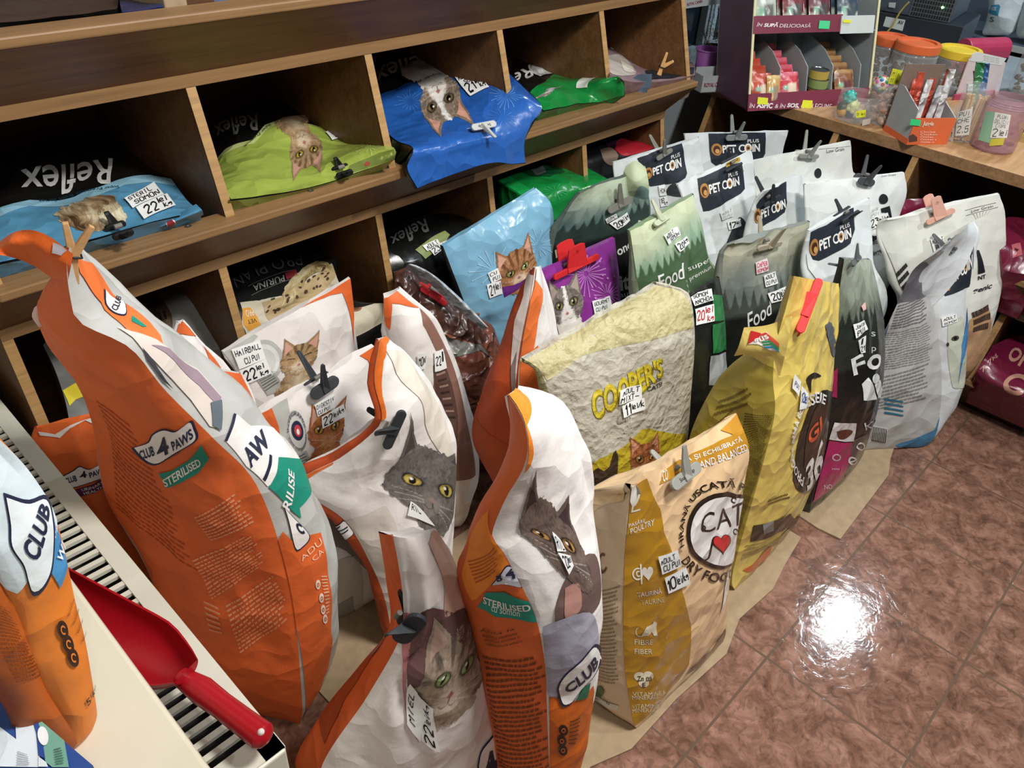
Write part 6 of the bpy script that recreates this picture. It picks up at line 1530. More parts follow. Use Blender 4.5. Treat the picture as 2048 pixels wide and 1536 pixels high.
def bar_clip(key, panel, A, B, tip, col, label, kind='snack', write=None, h=None, lift=0.0, spread=None, group='bag clips'):
    m, x, u, z, L, H = frame_at(key, panel, A, B, tip, lift=lift)
    M = mtx(m, x, u, z); mt = cmat(col)
    r = thing('bag_clip', label, 'clip', m, group)
    h = h or max(.012, min(.022, L * .22)); T = .007
    th = .010          # half of what the jaws hold
    for sg, nm in ((1, 'jaw'), (-1, 'jaw')):
        b = MB().prism([(px, py, sg * th - (0 if sg > 0 else T)) for px, py in stadium(L, h)], (0, 0, T)); b.xf(M); b.build(nm, mt, r, bevel=.0015)
        if sg > 0 and write:
            v, t, asp = text_tris(write, .01); w = L * .5; hh = w / asp
            V = [(p[0] * w - w / 2, p[1] * hh - hh / 2, th + T + .0004) for p in v]
            o = MB().add(V, t.tolist()); o.xf(M); o.build('clip_lettering', cmat('1c1c1c'), r)
    sp = spread if spread is not None else (.02 if kind == 'snack' else .004)
    w0, w1 = (max(.014, L * .2), max(.009, L * .13)) if kind == 'snack' else (L * .42, L * .34)
    for sg in (1, -1):
        zo = th + T
        P = [(-w0 / 2, -h * .3, sg * zo), (w0 / 2, -h * .3, sg * zo), (w0 / 2, h * .5, sg * zo * .8), (w1 / 2, H * .93, sg * (zo + sp)), (w1 / 4, H, sg * (zo + sp)), (-w1 / 4, H, sg * (zo + sp)), (-w1 / 2, H * .93, sg * (zo + sp)), (-w0 / 2, h * .5, sg * zo * .8)]
        b = MB().prism(P, (0, 0, sg * .004)); b.xf(M); b.build('handle', mt, r, bevel=.001)
        if kind == 'bulldog':
            b = MB().lathe((0, 0, 0), [(.003, -.0005), (.003, .0008)], 10); b.xf(M @ Matrix.Translation((0, H * .72, sg * (zo + sp * .7 + .0048)))); b.build('handle_hole', M_DARK, r)
    b = MB().tube([(-w0 * .45, h * .75, 0), (w0 * .45, h * .75, 0)], .0045, 10); b.xf(M); b.build('spring', cmat('77736c'), r)
    return r
def wooden_peg(pts, label, at_xy, d=0.0, band=True, col='c79a68'):
    """pts: pixels of the two handle ends, the crossing and the jaw end"""
    (a, b2, c, j) = [at_base(p[0], p[1], at_xy[0], at_xy[1], d) for p in pts]
    r = thing('clothes_peg', label, 'peg', c, 'clothes pegs')
    mt = mat_plain('peg_wood', col, .6, .12, 90)
    zz = CAM - c; zz[2] *= .3; zz /= np.linalg.norm(zz)
    for e, s in ((a, 1), (b2, -1)):
        ax = (e - c); l1 = np.linalg.norm(ax); ax /= l1
        jj = j + s * np.cross(zz, (c - j) / np.linalg.norm(c - j)) * .003
        d2 = (c - jj); l2 = np.linalg.norm(d2); d2 /= l2
        n1 = np.cross(zz, ax); n2 = np.cross(zz, d2); w = .0055
        P = [jj - n2 * w * .7, jj + n2 * w * .7, c + n1 * w, e + n1 * w * .6, e - n1 * w * .6, c - n1 * w]
        MB().prism([p - zz * .005 for p in P], zz * .010).build('peg_leg', mt, r, bevel=.001)
    if band:
        n = np.cross(zz, (c - j) / np.linalg.norm(c - j))
        MB().tube([c + zz * .007 - n * .009, c + zz * .008, c + zz * .007 + n * .009, c - zz * .007 + n * .009, c - zz * .008, c - zz * .007 - n * .009, c + zz * .007 - n * .009], .0014, 8).build('peg_spring', cmat('1a1a1a'), r)
    return r
wooden_peg(((130, 445), (184, 452), (146, 512), (146, 566)), 'pale wooden clothes peg pinching the tallest orange bag', (-.50, .62), -.03)
wooden_peg(((1334, 105), (1347, 122), (1324, 134), (1318, 150)), 'small wooden clothes peg on the dusty pink bag', (1.15, 1.0), -.02, col='d3a468')
wooden_peg(((1052, 868), (1078, 872), (1064, 905), (1058, 948)), 'pink peg with a black band on the dark grey cat bag', (-.24, .14), -.02, col='e0b0a0')
b1 = bar_clip('m1', 'F', (222, 480), (262, 462), (246, 444), '1c1c1c', 'black clip on the light blue roll at the left end', h=.012)
bar_clip('m2', 'F', (668, 350), (702, 338), (688, 330), '17191a', 'black clip on the lime green bag', h=.012)
bar_clip('m3', 'F', (936, 264), (984, 254), (992, 284), 'b3b5b2', 'pale grey clip hanging on the royal blue bag', write='Snack Clip')
bar_clip('digest', 'F', (612, 788), (666, 752), (618, 716), '3f4247', 'dark grey clip over the ginger cat bag', h=.026)
bar_clip('greycat', 'F', (768, 886), (800, 812), (754, 812), '303236', 'dark grey clip biting the big grey cat bag sideways')
bar_clip('tabby', 'F', (802, 1262), (848, 1212), (808, 1196), '2c3036', 'black clip pinching the large tabby bag', h=.03)
bar_clip('catjoy', 'F', (1328, 974), (1384, 930), (1322, 904), '93938c', 'grey clip with lettering on the cream and gold bag', write='Snack Clip', h=.022)
bar_clip('purple', 'F', (1098, 553), (1189, 509), (1138, 487), 'cf2a2e', 'wide red clip on the purple bag', 'bulldog', h=.016)
bar_clip('brownfoil', 'F', (836, 572), (888, 606), (852, 566), 'b8262c', 'red clip on the silver roll of the brown foil bag', 'bulldog', h=.014)
bar_clip('yellow', 'F', (1590, 668), (1630, 562), (1584, 598), 'cc2a2c', 'large red clip standing on the yellow bag', 'bulldog', h=.018)
bar_clip('gourmet', 'F', (1208, 422), (1256, 396), (1216, 370), '77776e', 'olive grey clip on the dark forest print bag', h=.02)
bar_clip('foodsuper', 'F', (1302, 458), (1330, 440), (1278, 428), 'b9c2a6', 'pale clip on the green forest print bag', h=.016)
bar_clip('food20', 'F', (1504, 492), (1552, 482), (1542, 444), 'a59c88', 'beige clip on the grey forest print bag', h=.014)
bar_clip('pc1', 'F', (1306, 317), (1338, 297), (1320, 270), '83837c', 'grey clip on the white bag by the shelf end', h=.014)
bar_clip('pc2', 'F', (1446, 273), (1489, 271), (1474, 236), '7f8584', 'grey clip on the farthest white bag in the corner', h=.018)
bar_clip('pc3', 'F', (1444, 335), (1478, 318), (1484, 312), '2a2e34', 'dark clip under the gold stamp on the white bag', h=.010)
bar_clip('pc4', 'F', (1520, 408), (1552, 388), (1542, 352), '34363c', 'black clip on the narrow white bag', h=.012)
bar_clip('lg1', 'F', (1592, 308), (1631, 309), (1628, 270), '97989a' if False else '969890', 'grey clip on the low grain bag under the counter edge', h=.014)
bar_clip('lg2', 'F', (1710, 356), (1742, 364), (1742, 318), '4c4f54', 'charcoal clip on the low grain bag with the letter i', h=.022)
bar_clip('pc5', 'F', (1672, 440), (1706, 418), (1700, 408), '2b2f35', 'dark clip folded into the logo of the white bag', h=.010)
bar_clip('kitten', 'F', (1690, 536), (1706, 520), (1684, 508), '55585a', 'grey clip at the top of the black and pink bag', h=.012)
bar_clip('lg3', 'F', (1846, 445), (1903, 418), (1866, 390), 'd8a592', 'pink clip on the large low grain bag', 'bulldog', h=.016)
bar_clip('pcblue', 'F', (1888, 505), (1906, 492), (1892, 464), '5f6264', 'grey clip on the white and blue bag', h=.012)
# ------------------------------------------------------------------ scoop on the radiator
def scoop():
    J = np.array(atZ(.665, 388, 1372)); Fp = np.array(atZ(.648, 22, 1160)); E = np.array(atZ(.662, 532, 1478))
    r = thing('scoop', 'red plastic feed scoop lying on the radiator grille', 'scoop', J)
    mt = mat_plain('red_plastic', 'a00f1c', .3, .05, 20)
    d = J - Fp; L = np.linalg.norm(d[:2]); d /= np.linalg.norm(d); s = np.cross(d, [0, 0, 1]); s /= np.linalg.norm(s); up = np.cross(s, d)
    V = []; n = 18; m = 16; tilt = math.radians(28)
    for lay, rr in ((0, .049), (1, .046)):
        for i in range(m + 1):
            t = i / m; c = Fp + d * (L * t) * .985
            w = rr * (1.0 if t < .72 else 1 - .62 * ((t - .72) / .28) ** 1.6)
            for k in range(n + 1):
                a = math.pi + math.pi * k / n + (.15 * (1 - t))
                ca, sa = math.cos(a), math.sin(a)
                V.append(c + s * (w * ca) * 1.0 + up * (w * sa * (.86) + .006 + .012 * (t > .9) * (t - .9) * 10))
    F = []; o2 = (m + 1) * (n + 1)
    for i in range(m):
        for k in range(n):
            q = [i * (n + 1) + k, i * (n + 1) + k + 1, (i + 1) * (n + 1) + k + 1, (i + 1) * (n + 1) + k]
            F.append(q); F.append([p + o2 for p in q][::-1])
    for i in range(m):
        for k in (0, n):
            a, b_ = i * (n + 1) + k, (i + 1) * (n + 1) + k; F.append([a, b_, b_ + o2, a + o2])
    for k in range(n):
        for i in (0, m):
            a, b_ = i * (n + 1) + k, i * (n + 1) + k + 1; F.append([a, b_, b_ + o2, a + o2])
    F.append([m * (n + 1) + k for k in range(n + 1)])
    zl = min(v[2] for v in V); V = [v + np.array([0, 0, RZ + .001 - zl]) for v in V]
    MB().add(V, F).build('bowl', mt, r, smooth=True, sharp=50)
    J2 = J + np.array([0, 0, .004])
    MB().tube([J2 - d * .02, J2 + (E - J2) * .12, J2 + (E - J2) * .4, J2 + (E - J2) * .7, J2 + (E - J2) * .95, E, E + (E - J2) * .03], [.012, .0165, .015, .0155, .0165, .012, .004], 16).build('handle', mt, r, smooth=True)
    q = at_base(522, 1464, E[0], E[1], -.018)
    MB().ball(q, .004, 8).build('hanging_hole', mat_plain('pale_hole', 'd8c8c0', .6), r)
scoop()
# ------------------------------------------------------------------ carton on the sill
q0, q1 = atZ(.80, -60, 1322), atZ(.80, 186, 1531)
u_ = q1 - q0; Lb = np.linalg.norm(u_); u_ /= Lb; w_ = np.array([u_[1], -u_[0], 0.0])
if w_ @ (CAM - q0) < 0: w_ = -w_
S_ = Sheet(); t = np.linspace(0, 1, 24)
def grid(o, a, b_): return o[None, None] + t[None, :, None] * a[None, None] + t[:, None, None] * b_[None, None]
DW = .12; HB = .80 - SZ - .001
bx0 = q0 + w_ * DW
S_.panel('T', grid(bx0, u_ * Lb, -w_ * DW), '2a4a8c', np.array([0, 0, 1.0])[None, None])
S_.panel('N', grid(bx0 - [0, 0, HB], u_ * Lb, np.array([0, 0, HB])), '2a4a8c', w_[None, None])
S_.panel('E', grid(q1 - [0, 0, HB], w_ * DW, np.array([0, 0, HB])), '35558f', u_[None, None])
S_.panel('Fa', grid(q0 - [0, 0, HB], u_ * Lb, np.array([0, 0, HB])), '2a4a8c', -w_[None, None])
S_.panel('W', grid(q0 - [0, 0, HB], w_ * DW, np.array([0, 0, HB])), '2a4a8c', -u_[None, None])
S_.panel('U', grid(bx0 - [0, 0, HB], u_ * Lb, -w_ * DW), '2a4a8c', np.array([0, 0, -1.0])[None, None])
ZB8 = lambda x, y: (x / 5.12, 1236 + y / 5.12)
S_.poly('T', [ZB8(*p) for p in ((120, 770), (320, 930), (420, 1300), (400, 1536), (0, 1530), (0, 1120), (170, 1250), (160, 1000))], 'cfd8de', 1)
S_.poly('T', [ZB8(*p) for p in ((400, 1010), (670, 1260), (710, 1536), (540, 1536), (470, 1480), (430, 1200))], '6fa08e', 1)
S_.poly('T', [ZB8(*p) for p in ((400, 1430), (480, 1490), (500, 1536), (400, 1536))], 'cfd8de', 2)
S_.poly('T', [ZB8(*p) for p in ((330, 960), (400, 1010), (430, 1180), (470, 1450), (400, 1420), (380, 1200))], '27468a', 2)
disc(S_, 'T', *ZB8(450, 1225), 21, 38, 'e0e2e2', 3, 10)
S_.lines('T', [ZB8(560, 1360), ZB8(640, 1340), ZB8(680, 1520), ZB8(580, 1530)], 7, '2f5a4c', 3, .4); S_.lines('T', [ZB8(190, 1380), ZB8(300, 1420), ZB8(320, 1536), ZB8(180, 1536)], 6, '77848c', 3, .35)
tag(S_.build('litter_carton', M_MATTE, None, (q0 + q1) / 2 + w_ * DW / 2 - [0, 0, HB]), 'blue carton with white and green stripes on the sill corner', 'carton')
# ------------------------------------------------------------------ things on the counter
M_CLEAR = mat_plain('clear_plastic', 'e8ecec', .12, .01, 20, trans=.0, alpha=.22, bump=0)
M_PINKCLEAR = mat_plain('pink_clear_plastic', 'b88a94', .15, .02, 20, alpha=.55, bump=0)
M_DESK = mat_plain('grey_desk', '8d979b', .5, .05, 14)
M_BLACKM = mat_plain('black_painted_metal', '20282f', .45, .06, 30)
M_GREYM = mat_plain('grey_painted_metal', '48535e', .45, .05, 30)
M_CHROME = mat_plain('brushed_chrome', 'a9b0b4', .28, .05, 40, metal=1.0)
desk = thing('desk', 'grey desk behind the oak counter carrying the computer', 'desk', (2.7, .7, 0))
MB().box((CX + .625, -.9, ZT - .03), (3.2, 1.55, ZT - .002)).build('desk_top', M_DESK, desk)
MB().box((3.15, -.9, 0), (3.18, 1.55, ZT - .03)).build('desk_panel', M_DESK, desk)

def flat_text(body, q3, mat_col, name, parent, bold=.0, shear=0.0, off=.0012, hand_=False, keep=False):
    """lettering on a flat face, q3: TL TR BR BL in the world"""
    TL, TR, BR, BL = [np.array(p, float) for p in q3]
    n = np.cross(TR - TL, BL - TL); n /= np.linalg.norm(n)
    if n @ (CAM - TL) < 0: n = -n
    v, t, a = hand(body) if hand_ else text_tris(body, bold, shear)
    P = (BL[None] * (1 - v[:, :1]) + BR[None] * v[:, :1]) * (1 - v[:, 1:]) + (TL[None] * (1 - v[:, :1]) + TR[None] * v[:, :1]) * v[:, 1:]
    return link_mesh(name, P + n * off, t, cmat(mat_col), parent)
class Fr:
    """local frame on the counter: x to the right along the front, y away from the viewer, z up"""
    def __init__(s, o, xdir, z=ZT, tilt=0.0):
        s.o = np.array([o[0], o[1], z]); s.x = np.array([xdir[0], xdir[1], 0.0]); s.x /= np.linalg.norm(s.x)
        s.y = np.array([-s.x[1], s.x[0], 0.0]); s.z = np.array([0, 0, 1.0])
        if s.y @ (s.o - CAM) < 0: s.y = -s.y
        s.z = s.z + s.y * tilt; s.z /= np.linalg.norm(s.z)
    def __call__(s, x, y, z): return s.o + s.x * x + s.y * y + s.z * z
    def box(s, mb, a, b, col=(0.5, 0.5, 0.5)):
        (x0, y0, z0), (x1, y1, z1) = a, b
        return mb.hexa([s(x0, y0, z0), s(x1, y0, z0), s(x1, y1, z0), s(x0, y1, z0), s(x0, y0, z1), s(x1, y0, z1), s(x1, y1, z1), s(x0, y1, z1)], col)
    def local(s, px, py, y=0.0):
        """pixel -> (x,z) on the plane y"""
        p0 = s(0, y, 0); r = ray(px, py); nn = np.cross(s.x, s.z); k = ((p0 - CAM) @ nn) / (r @ nn); q = CAM + r * k - p0
        return float(q @ s.x), float(q @ s.z)
# ---- cardboard display with pouches
BL = atZ(ZT, 1495, 222); BR = atZ(ZT, 1737, 207)
fr = Fr(BL, BR - BL, tilt=.30); DWD = float((BR - BL) @ fr.x); DD = .20
zb1 = fr.local(1497, 188)[1]; zb2 = fr.local(1500, 66)[1]; zb3 = fr.local(1500, 32)[1]; ztop = zb3 + .24
disp = thing('pouch_display', 'burgundy cardboard display stand with shelves of pouches on the counter', 'display', fr.o)
M_BURG = mat_plain('burgundy_card', '7a2c42', .5, .06, 30); M_GREYC = mat_plain('grey_card', '9aa3a6', .6, .04, 30); M_CREAM = mat_plain('cream_card_edge', 'd8d4a8', .6, .04, 30); M_PURP = mat_plain('dark_purple_card', '4c3444', .5, .15, 12)
fr.box(MB(), (0, 0, 0), (.004, DD, ztop)).build('side_panel', M_PURP, disp); fr.box(MB(), (DWD - .004, 0, 0), (DWD, DD, ztop)).build('side_panel', M_GREYC, disp)
fr.box(MB(), (0, DD - .004, 0), (DWD, DD, ztop)).build('back_panel', M_GREYC, disp)
fr.box(MB(), (0, 0, 0), (DWD, DD, .006)).build('base', M_BURG, disp)
fr.box(MB(), (.004, 0, zb2 - .004), (DWD - .004, DD, zb2)).build('shelf', M_GREYC, disp)
f1 = fr.box(MB(), (-.002, -.004, 0), (DWD * .985, 0, zb1)).build('front_strip', M_BURG, disp)
f2 = fr.box(MB(), (0, -.004, zb2 - .002), (DWD * .70, 0, zb3)).build('front_strip', M_BURG, disp)
f3 = fr.box(MB(), (DWD * .685, -.008, zb2 - .008), (DWD * .96, -.003, zb3 - .004)).build('price_pocket', mat_plain('pale_card', 'c9cfcc', .6, .03, 30), disp)
for x in (0, DWD - .006): fr.box(MB(), (x - .001, -.003, zb1 if x == 0 else 0), (x + .007, .001, ztop)).build('edge_trim', M_CREAM, disp)
fr.box(MB(), (DWD * .66, -.003, zb1 - .012), (DWD, .001, zb1 - .002)).build('edge_trim', M_CREAM, disp)
def fq(px): return [fr(*((lambda a: (a[0], -.0045, a[1]))(fr.local(x, y, -.0045)))) for x, y in px]
for t, q, bo, sh in (('ÎN', [(1514, 45), (1525, 45), (1524, 53), (1513, 53)], 0, .2), ('SUPĂ', [(1528, 44), (1556, 45), (1555, 54), (1527, 54)], .04, .2), ('DELICIOASĂ', [(1559, 45), (1621, 46), (1620, 55), (1558, 55)], 0, .2)):
    flat_text(t, fq(q), 'eae0e2', 'lettering', f2, bo, sh)
for t, q, bo in (('ÎN', [(1499, 206), (1510, 206), (1509, 216), (1498, 216)], 0), ('ASPIC', [(1513, 205), (1546, 206), (1545, 217), (1512, 216)], .04), ('& ÎN', [(1550, 206), (1571, 207), (1570, 216), (1549, 216)], 0), ('SOS,', [(1574, 206), (1598, 207), (1597, 217), (1573, 216)], .04), ('CU', [(1602, 207), (1620, 207), (1619, 217), (1601, 217)], 0), ('LEGUME', [(1624, 207), (1664, 208), (1663, 218), (1623, 218)], 0)):
    flat_text(t, fq(q), 'eae0e2', 'lettering', f1, bo, .2)
def tagcard(px, col, txt, parent, y=-.006, name='price_tag', ink='151515'):
    q = []
    for (x, yy) in px: a = fr.local(x, yy, y); q.append(fr(a[0], y, a[1]))
    o = MB().prism(q, -fr.y * .0006, col).build(name, M_PAPER, parent)
    c = sum(q) / 4; qq = [c + (p - c) * .8 for p in q]
    flat_text(txt, qq, ink, 'tag_lettering', o, hand_=True, off=.0018)
    return o
tagcard([(1639, 41), (1660, 42), (1658, 58), (1637, 57)], '4ed08c', '35', disp); tagcard([(1686, 39), (1702, 40), (1702, 46), (1686, 45)], 'e2e23a', '3.5 lei', disp, -.010)
tagcard([(1516, 194), (1536, 196), (1535, 209), (1514, 208)], 'dce03a', '3/4', disp); tagcard([(1606, 200), (1625, 201), (1624, 217), (1602, 215)], 'dce03a', '4/4', disp)
def card_div(x, ztop_):
    P = [fr(x, .01, zb1 * .3), fr(x, .01, ztop_ * .62), fr(x, .06, ztop_ * .82), fr(x, DD - .01, zb2 - .03), fr(x, DD - .01, zb1 * .3)]
    MB().prism(P, fr.x * .003).build('card_divider', M_GREYC, disp)
for px in (1556, 1610, 1660, 1715): card_div(fr.local(px, 150, .02)[0], zb2 * .85)
def pouch(x, y, z, w, h, lean, c1, c2, c3, label, group, seed=0):
    """flat filled pouch standing in the display"""
    S = Sheet(); nx, nz = 10, 14
    t = np.linspace(0, 1, nx); v = np.linspace(0, 1, nz)
    T, Vv = np.meshgrid(t, v)
    b = .010 * np.sin(np.pi * T) ** .6 * np.sin(np.pi * Vv) ** .6 + .0012 * noise3(np.stack([T * 6, Vv * 6, 0 * T + seed], -1))
    def G(sg): 
        X = x + (T - .5) * w; Z = z + Vv * h * math.cos(lean); Y = y + Vv * h * math.sin(lean) - sg * b
        return fr.o + X[..., None] * fr.x + Y[..., None] * fr.y + Z[..., None] * fr.z
    def paint(T, Vv, C, G):
        C = np.where((Vv > .42)[..., None] & (Vv < .9)[..., None], C, np.array(lin(c2)))
        m = (np.abs(T - .62) < .22) & (np.abs(Vv - .38) < .25); C = np.where(m[..., None], np.array(lin(c3)), C)
        m = ((T - .25) ** 2 / .02 + (Vv - .5) ** 2 / .012 < 1); return np.where(m[..., None], np.array(lin('8ab89a')), C)
    S.panel('F', G(1), c1, -fr.y[None, None], paint); S.panel('B', G(-1), c1, fr.y[None, None])
    e0, e1 = G(1), G(-1)
    for a, b2 in ((e0[0], e1[0]), (e0[-1], e1[-1]), (e0[:, 0], e1[:, 0]), (e0[:, -1], e1[:, -1])): S.panel('e', np.stack([a, b2]), c1)
    o = S.build('food_pouch', M_GLOSS, None, fr(x, y, z)); return tag(o, label, 'pouch', group)
zs = zb1 * .35
xs = [fr.local(px, 170, .02)[0] for px in (1524, 1578, 1688)]
order = ['front', 'second', 'third', 'fourth', 'fifth']
for gi, (xc, cols, nm, k) in enumerate(((xs[0], ('c2553f', 'b8442e', 'e8d8c0'), 'orange red', 5), (xs[1], ('c83a48', 'd86a78', 'e6d0b8'), 'red and pink', 5), (xs[2], ('8a5a3a', 'b08a5a', '6a3a3a'), 'brown striped', 5))):
    for i in range(k):
        pouch(xc, .012 + i * .030, zs, .078, .088 + i * .014, .22, *cols, '%s food pouch, %s of its row in the display' % (nm, order[i]), 'pouches in the lower row of the display', gi * 7 + i)
xu = [fr.local(px, 20, .02)[0] for px in (1532, 1588, 1640, 1696)]
for gi, (xc, cols, nm) in enumerate(zip(xu, (('b9c2b4', '9cc0a0', '6a6a60'), ('7a3038', 'b9b4a8', '55524e'), ('6a3038', 'bcb4aa', '4c4a48'), ('3a4a5a', 'b4c0b4', '4a5458')), ('leftmost pale green', 'maroon', 'dark red', 'rightmost blue grey'))):
    for i in range(3):
        pouch(xc, .012 + i * .032, zb2 + .001, .082, .12 + i * .012, .2, *cols, '%s food pouch, %s of its row on the upper display shelf' % (nm, order[i]), 'pouches on the upper display shelf', 40 + gi * 7 + i)
# pouch propped in front of the row
pouch(fr.local(1548, 165, .004)[0], .000, zs, .05, .085, .12, 'c9a05a', 'd8b878', 'a08a78', 'golden pouch propped across the orange red pouches', None, 77)
xc_ = fr.local(1640, 170, .03)[0]
for i, (nm, cc) in enumerate((('bottom', 'b06a3a'), ('middle', '8a9a5a'), ('topmost', 'b8a04a'))):
    p = fr(xc_, .045, zs + i * .0295); c = thing('food_can', '%s can of the three stacked in the display' % nm, 'can', p, 'cans stacked in the display')
    MB().lathe(p, [(.001, 0), (.031, 0), (.0325, .002), (.0325, .026), (.031, .028)], 28, cc).build('can_body', M_PLAST, c, True)
    MB().lathe(p, [(.0325, .0275), (.0325, .029), (.029, .029), (.028, .0272), (.001, .0272)], 28).build('can_lid', M_CHROME, c, True)
    tagcard([(1631, 146 + 0 - i * 0), (1632, 146), (1632, 147), (1631, 147)], 'c8d060', '3', disp) if False else None
# ---- jars
def jar(px, py, r, h, label, lid=None, fill='7a5a44', fillh=.7, mat=None, neck=True, tags=(), seed=0, lidr=None, group='plastic jars on the counter'):
    c = atZ(ZT, px, py); d = c[:2] - CAM[:2]; d /= np.linalg.norm(d); c = np.array([c[0] + d[0] * r, c[1] + d[1] * r, ZT + .0005])
    o = thing('treat_jar', label, 'jar', c, group)
    pr = [(.001, .001), (r * .92, .001), (r, .008), (r, h * .8), (r * .96, h * .86), (r * (.86 if neck else .98), h * .92), (r * (.86 if neck else .98), h)]
    MB().lathe(c, pr, 32).build('jar_body', mat or M_CLEAR, o, True)
    if neck:
        for k in range(3): MB().lathe(c, [(r * (.99 - .03 * k), h * (.83 + .04 * k)), (r * (1.01 - .03 * k), h * (.84 + .04 * k)), (r * (.99 - .03 * k), h * (.85 + .04 * k))], 32).build('jar_ring', mat or M_CLEAR, o, True)
    if lid:
        R = lidr or r * .98; ml = mat_plain('jar_lid_' + lid, lid, .4, .04, 30)
        MB().lathe(c, [(R, h - .018), (R * 1.02, h - .016), (R * 1.02, h + .008), (R * .97, h + .012), (R * .80, h + .012), (R * .78, h + .006), (.001, h + .006)], 36).build('lid', ml, o, True)
    return o, c
def filler(o, c, r, h, cols, n=60, size=(.010, .02), name='treats', seed=0, stick=False):
    """the treats inside a jar: nobody could count them, one mesh"""
    rs = random.Random(seed); m = MB()
    for i in range(n):
        a = rs.uniform(0, 6.28); q = r * (.55 + .37 * rs.random()); z = .008 + (h - .02) * rs.random()
        p = np.array([c[0] + q * math.cos(a), c[1] + q * math.sin(a), c[2] + z]); s = rs.uniform(*size); k = rs.choice(cols)
        if stick:
            m.tube([p * [1, 1, 0] + [0, 0, c[2] + .006], p * [1, 1, 0] + [rs.uniform(-.004, .004), rs.uniform(-.004, .004), c[2] + h * rs.uniform(.9, 1)]], size[0], 7, k)
        else:
            st = len(m.v); m.ball((0, 0, 0), s * .5, 5, k)
            M = Matrix.Translation(Vector(p)) @ Matrix.Rotation(rs.uniform(0, 3), 4, Vector((rs.random(), rs.random(), 1)).normalized()) @ Matrix.Diagonal((rs.uniform(.8, 1.6), 1, rs.uniform(.5, 1), 1))
            m.xf(M, st)
    x = m.build(name, M_PLAST, o, True); x['kind'] = 'stuff'; return x
def jar_tag(o, c, px4, col, rows, name='jar_label', r=None, off=.0015):
    """paper stuck round the jar: pixel corners -> points on the jar wall"""
    def hit(px, py):
        d = ray(px, py); e = CAM[:2] - c[:2]; A = d[:2] @ d[:2]; B = 2 * (e @ d[:2]); C_ = e @ e - (r + off) ** 2; D = B * B - 4 * A * C_
        t = (-B - math.sqrt(max(D, 0))) / (2 * A); return CAM + d * t
    S = Sheet(); TL, TR, BR, BLq = [np.array(p, float) for p in px4]; n = 8; G = np.zeros((n, n, 3))
    for i, v in enumerate(np.linspace(0, 1, n)):
        for j, u in enumerate(np.linspace(0, 1, n)):
            G[i, j] = hit(*((BLq * (1 - u) + BR * u) * (1 - v) + (TL * (1 - u) + TR * u) * v))
    S.panel('P', G, col, CAM - G)
    U = np.array([[0, 1], [1, 1], [1, 0], [0, 0]], float)
    for i, it in enumerate(rows): S.hand('P', it[0], None, '161616', 0, .6, i, U, it[1])
    return S.build(name, M_PAPER, o)
o, c = jar(1752, 175, .062, .155, 'clear jar with an orange lid beside the display', 'd8683a', seed=1); filler(o, c, .06, .13, ['5a3a2c', '7a5440', '3c2a22'], 70, seed=1)
o, c = jar(1800, 198, .075, .165, 'wide jar with an orange lid behind the orange carton', 'dc6c3c', seed=2); filler(o, c, .072, .13, ['5a4a44', '4a4648', '6a5a50'], 70, seed=2)
o, c = jar(1888, 190, .074, .135, 'jar with a yellow lid between the orange carton and the pink dispenser', 'e2c53a', seed=3); filler(o, c, .072, .09, ['9a927a', '7a725c', 'b8b09a', '4a5a44'], 80, seed=3)
o, c = jar(2052, 196, .07, .17, 'yellow lidded jar at the right edge, the rear one', 'e4c634', seed=4); filler(o, c, .068, .12, ['9a8478', '7c6a60'], 60, seed=4)
o, c = jar(2062, 272, .065, .17, 'yellow lidded jar at the right edge, the front one', 'e4c634', seed=5); filler(o, c, .062, .12, ['8a6a5a', '6a4c40', 'a08070'], 60, seed=5)
jar_tag(o, c, [(2038, 246), (2060, 240), (2062, 276), (2036, 278)], 'dfe04a', [('2', (.1, .1, .5, .6))], r=.065)
o, c = jar(1916, 286, .042, .165, 'narrow clear jar of beige chew sticks', None, neck=False, seed=6); filler(o, c, .038, .14, ['c8a06a', 'b98e58', 'd8b684'], 26, (.0045, .006), 'chew_sticks', 6, True)
jar_tag(o, c, [(1916, 224), (1946, 216), (1938, 270), (1910, 272)], 'dcdcd6', [('PUI', (.1, .75, .8, .95)), ('CHEW', (.05, .5, .9, .7)), ('2.5', (.1, .1, .9, .4))], r=.042)
jar_tag(o, c, [(1893, 252), (1909, 256), (1906, 284), (1890, 276)], 'c8beb8', [('01', (.2, .3, .8, .7))], r=.042)
o, c = jar(1978, 308, .062, .155, 'large pinkish jar with a hand written 2 lei label', None, mat=M_PINKCLEAR, seed=7); filler(o, c, .058, .07, ['7a5a50', '5a4a48'], 24, seed=7)
jar_tag(o, c, [(1972, 222), (2000, 226), (1986, 288), (1956, 280)], '8fc0a4', [], r=.062, off=.001)
jar_tag(o, c, [(1990, 224), (2022, 230), (2014, 276), (1980, 276)], 'e4e6e2', [('PLURI', (.2, .78, .85, .95)), ('DELICII', (.1, .58, .9, .75)), ('CIOPS', (.2, .42, .8, .56)), ('2', (.08, .05, .4, .38)), ('lei', (.5, .08, .95, .35))], r=.062, off=.003)
jar_tag(o, c, [(1982, 278), (2010, 276), (2006, 290), (1978, 292)], 'c8c048', [], r=.062, off=.003)
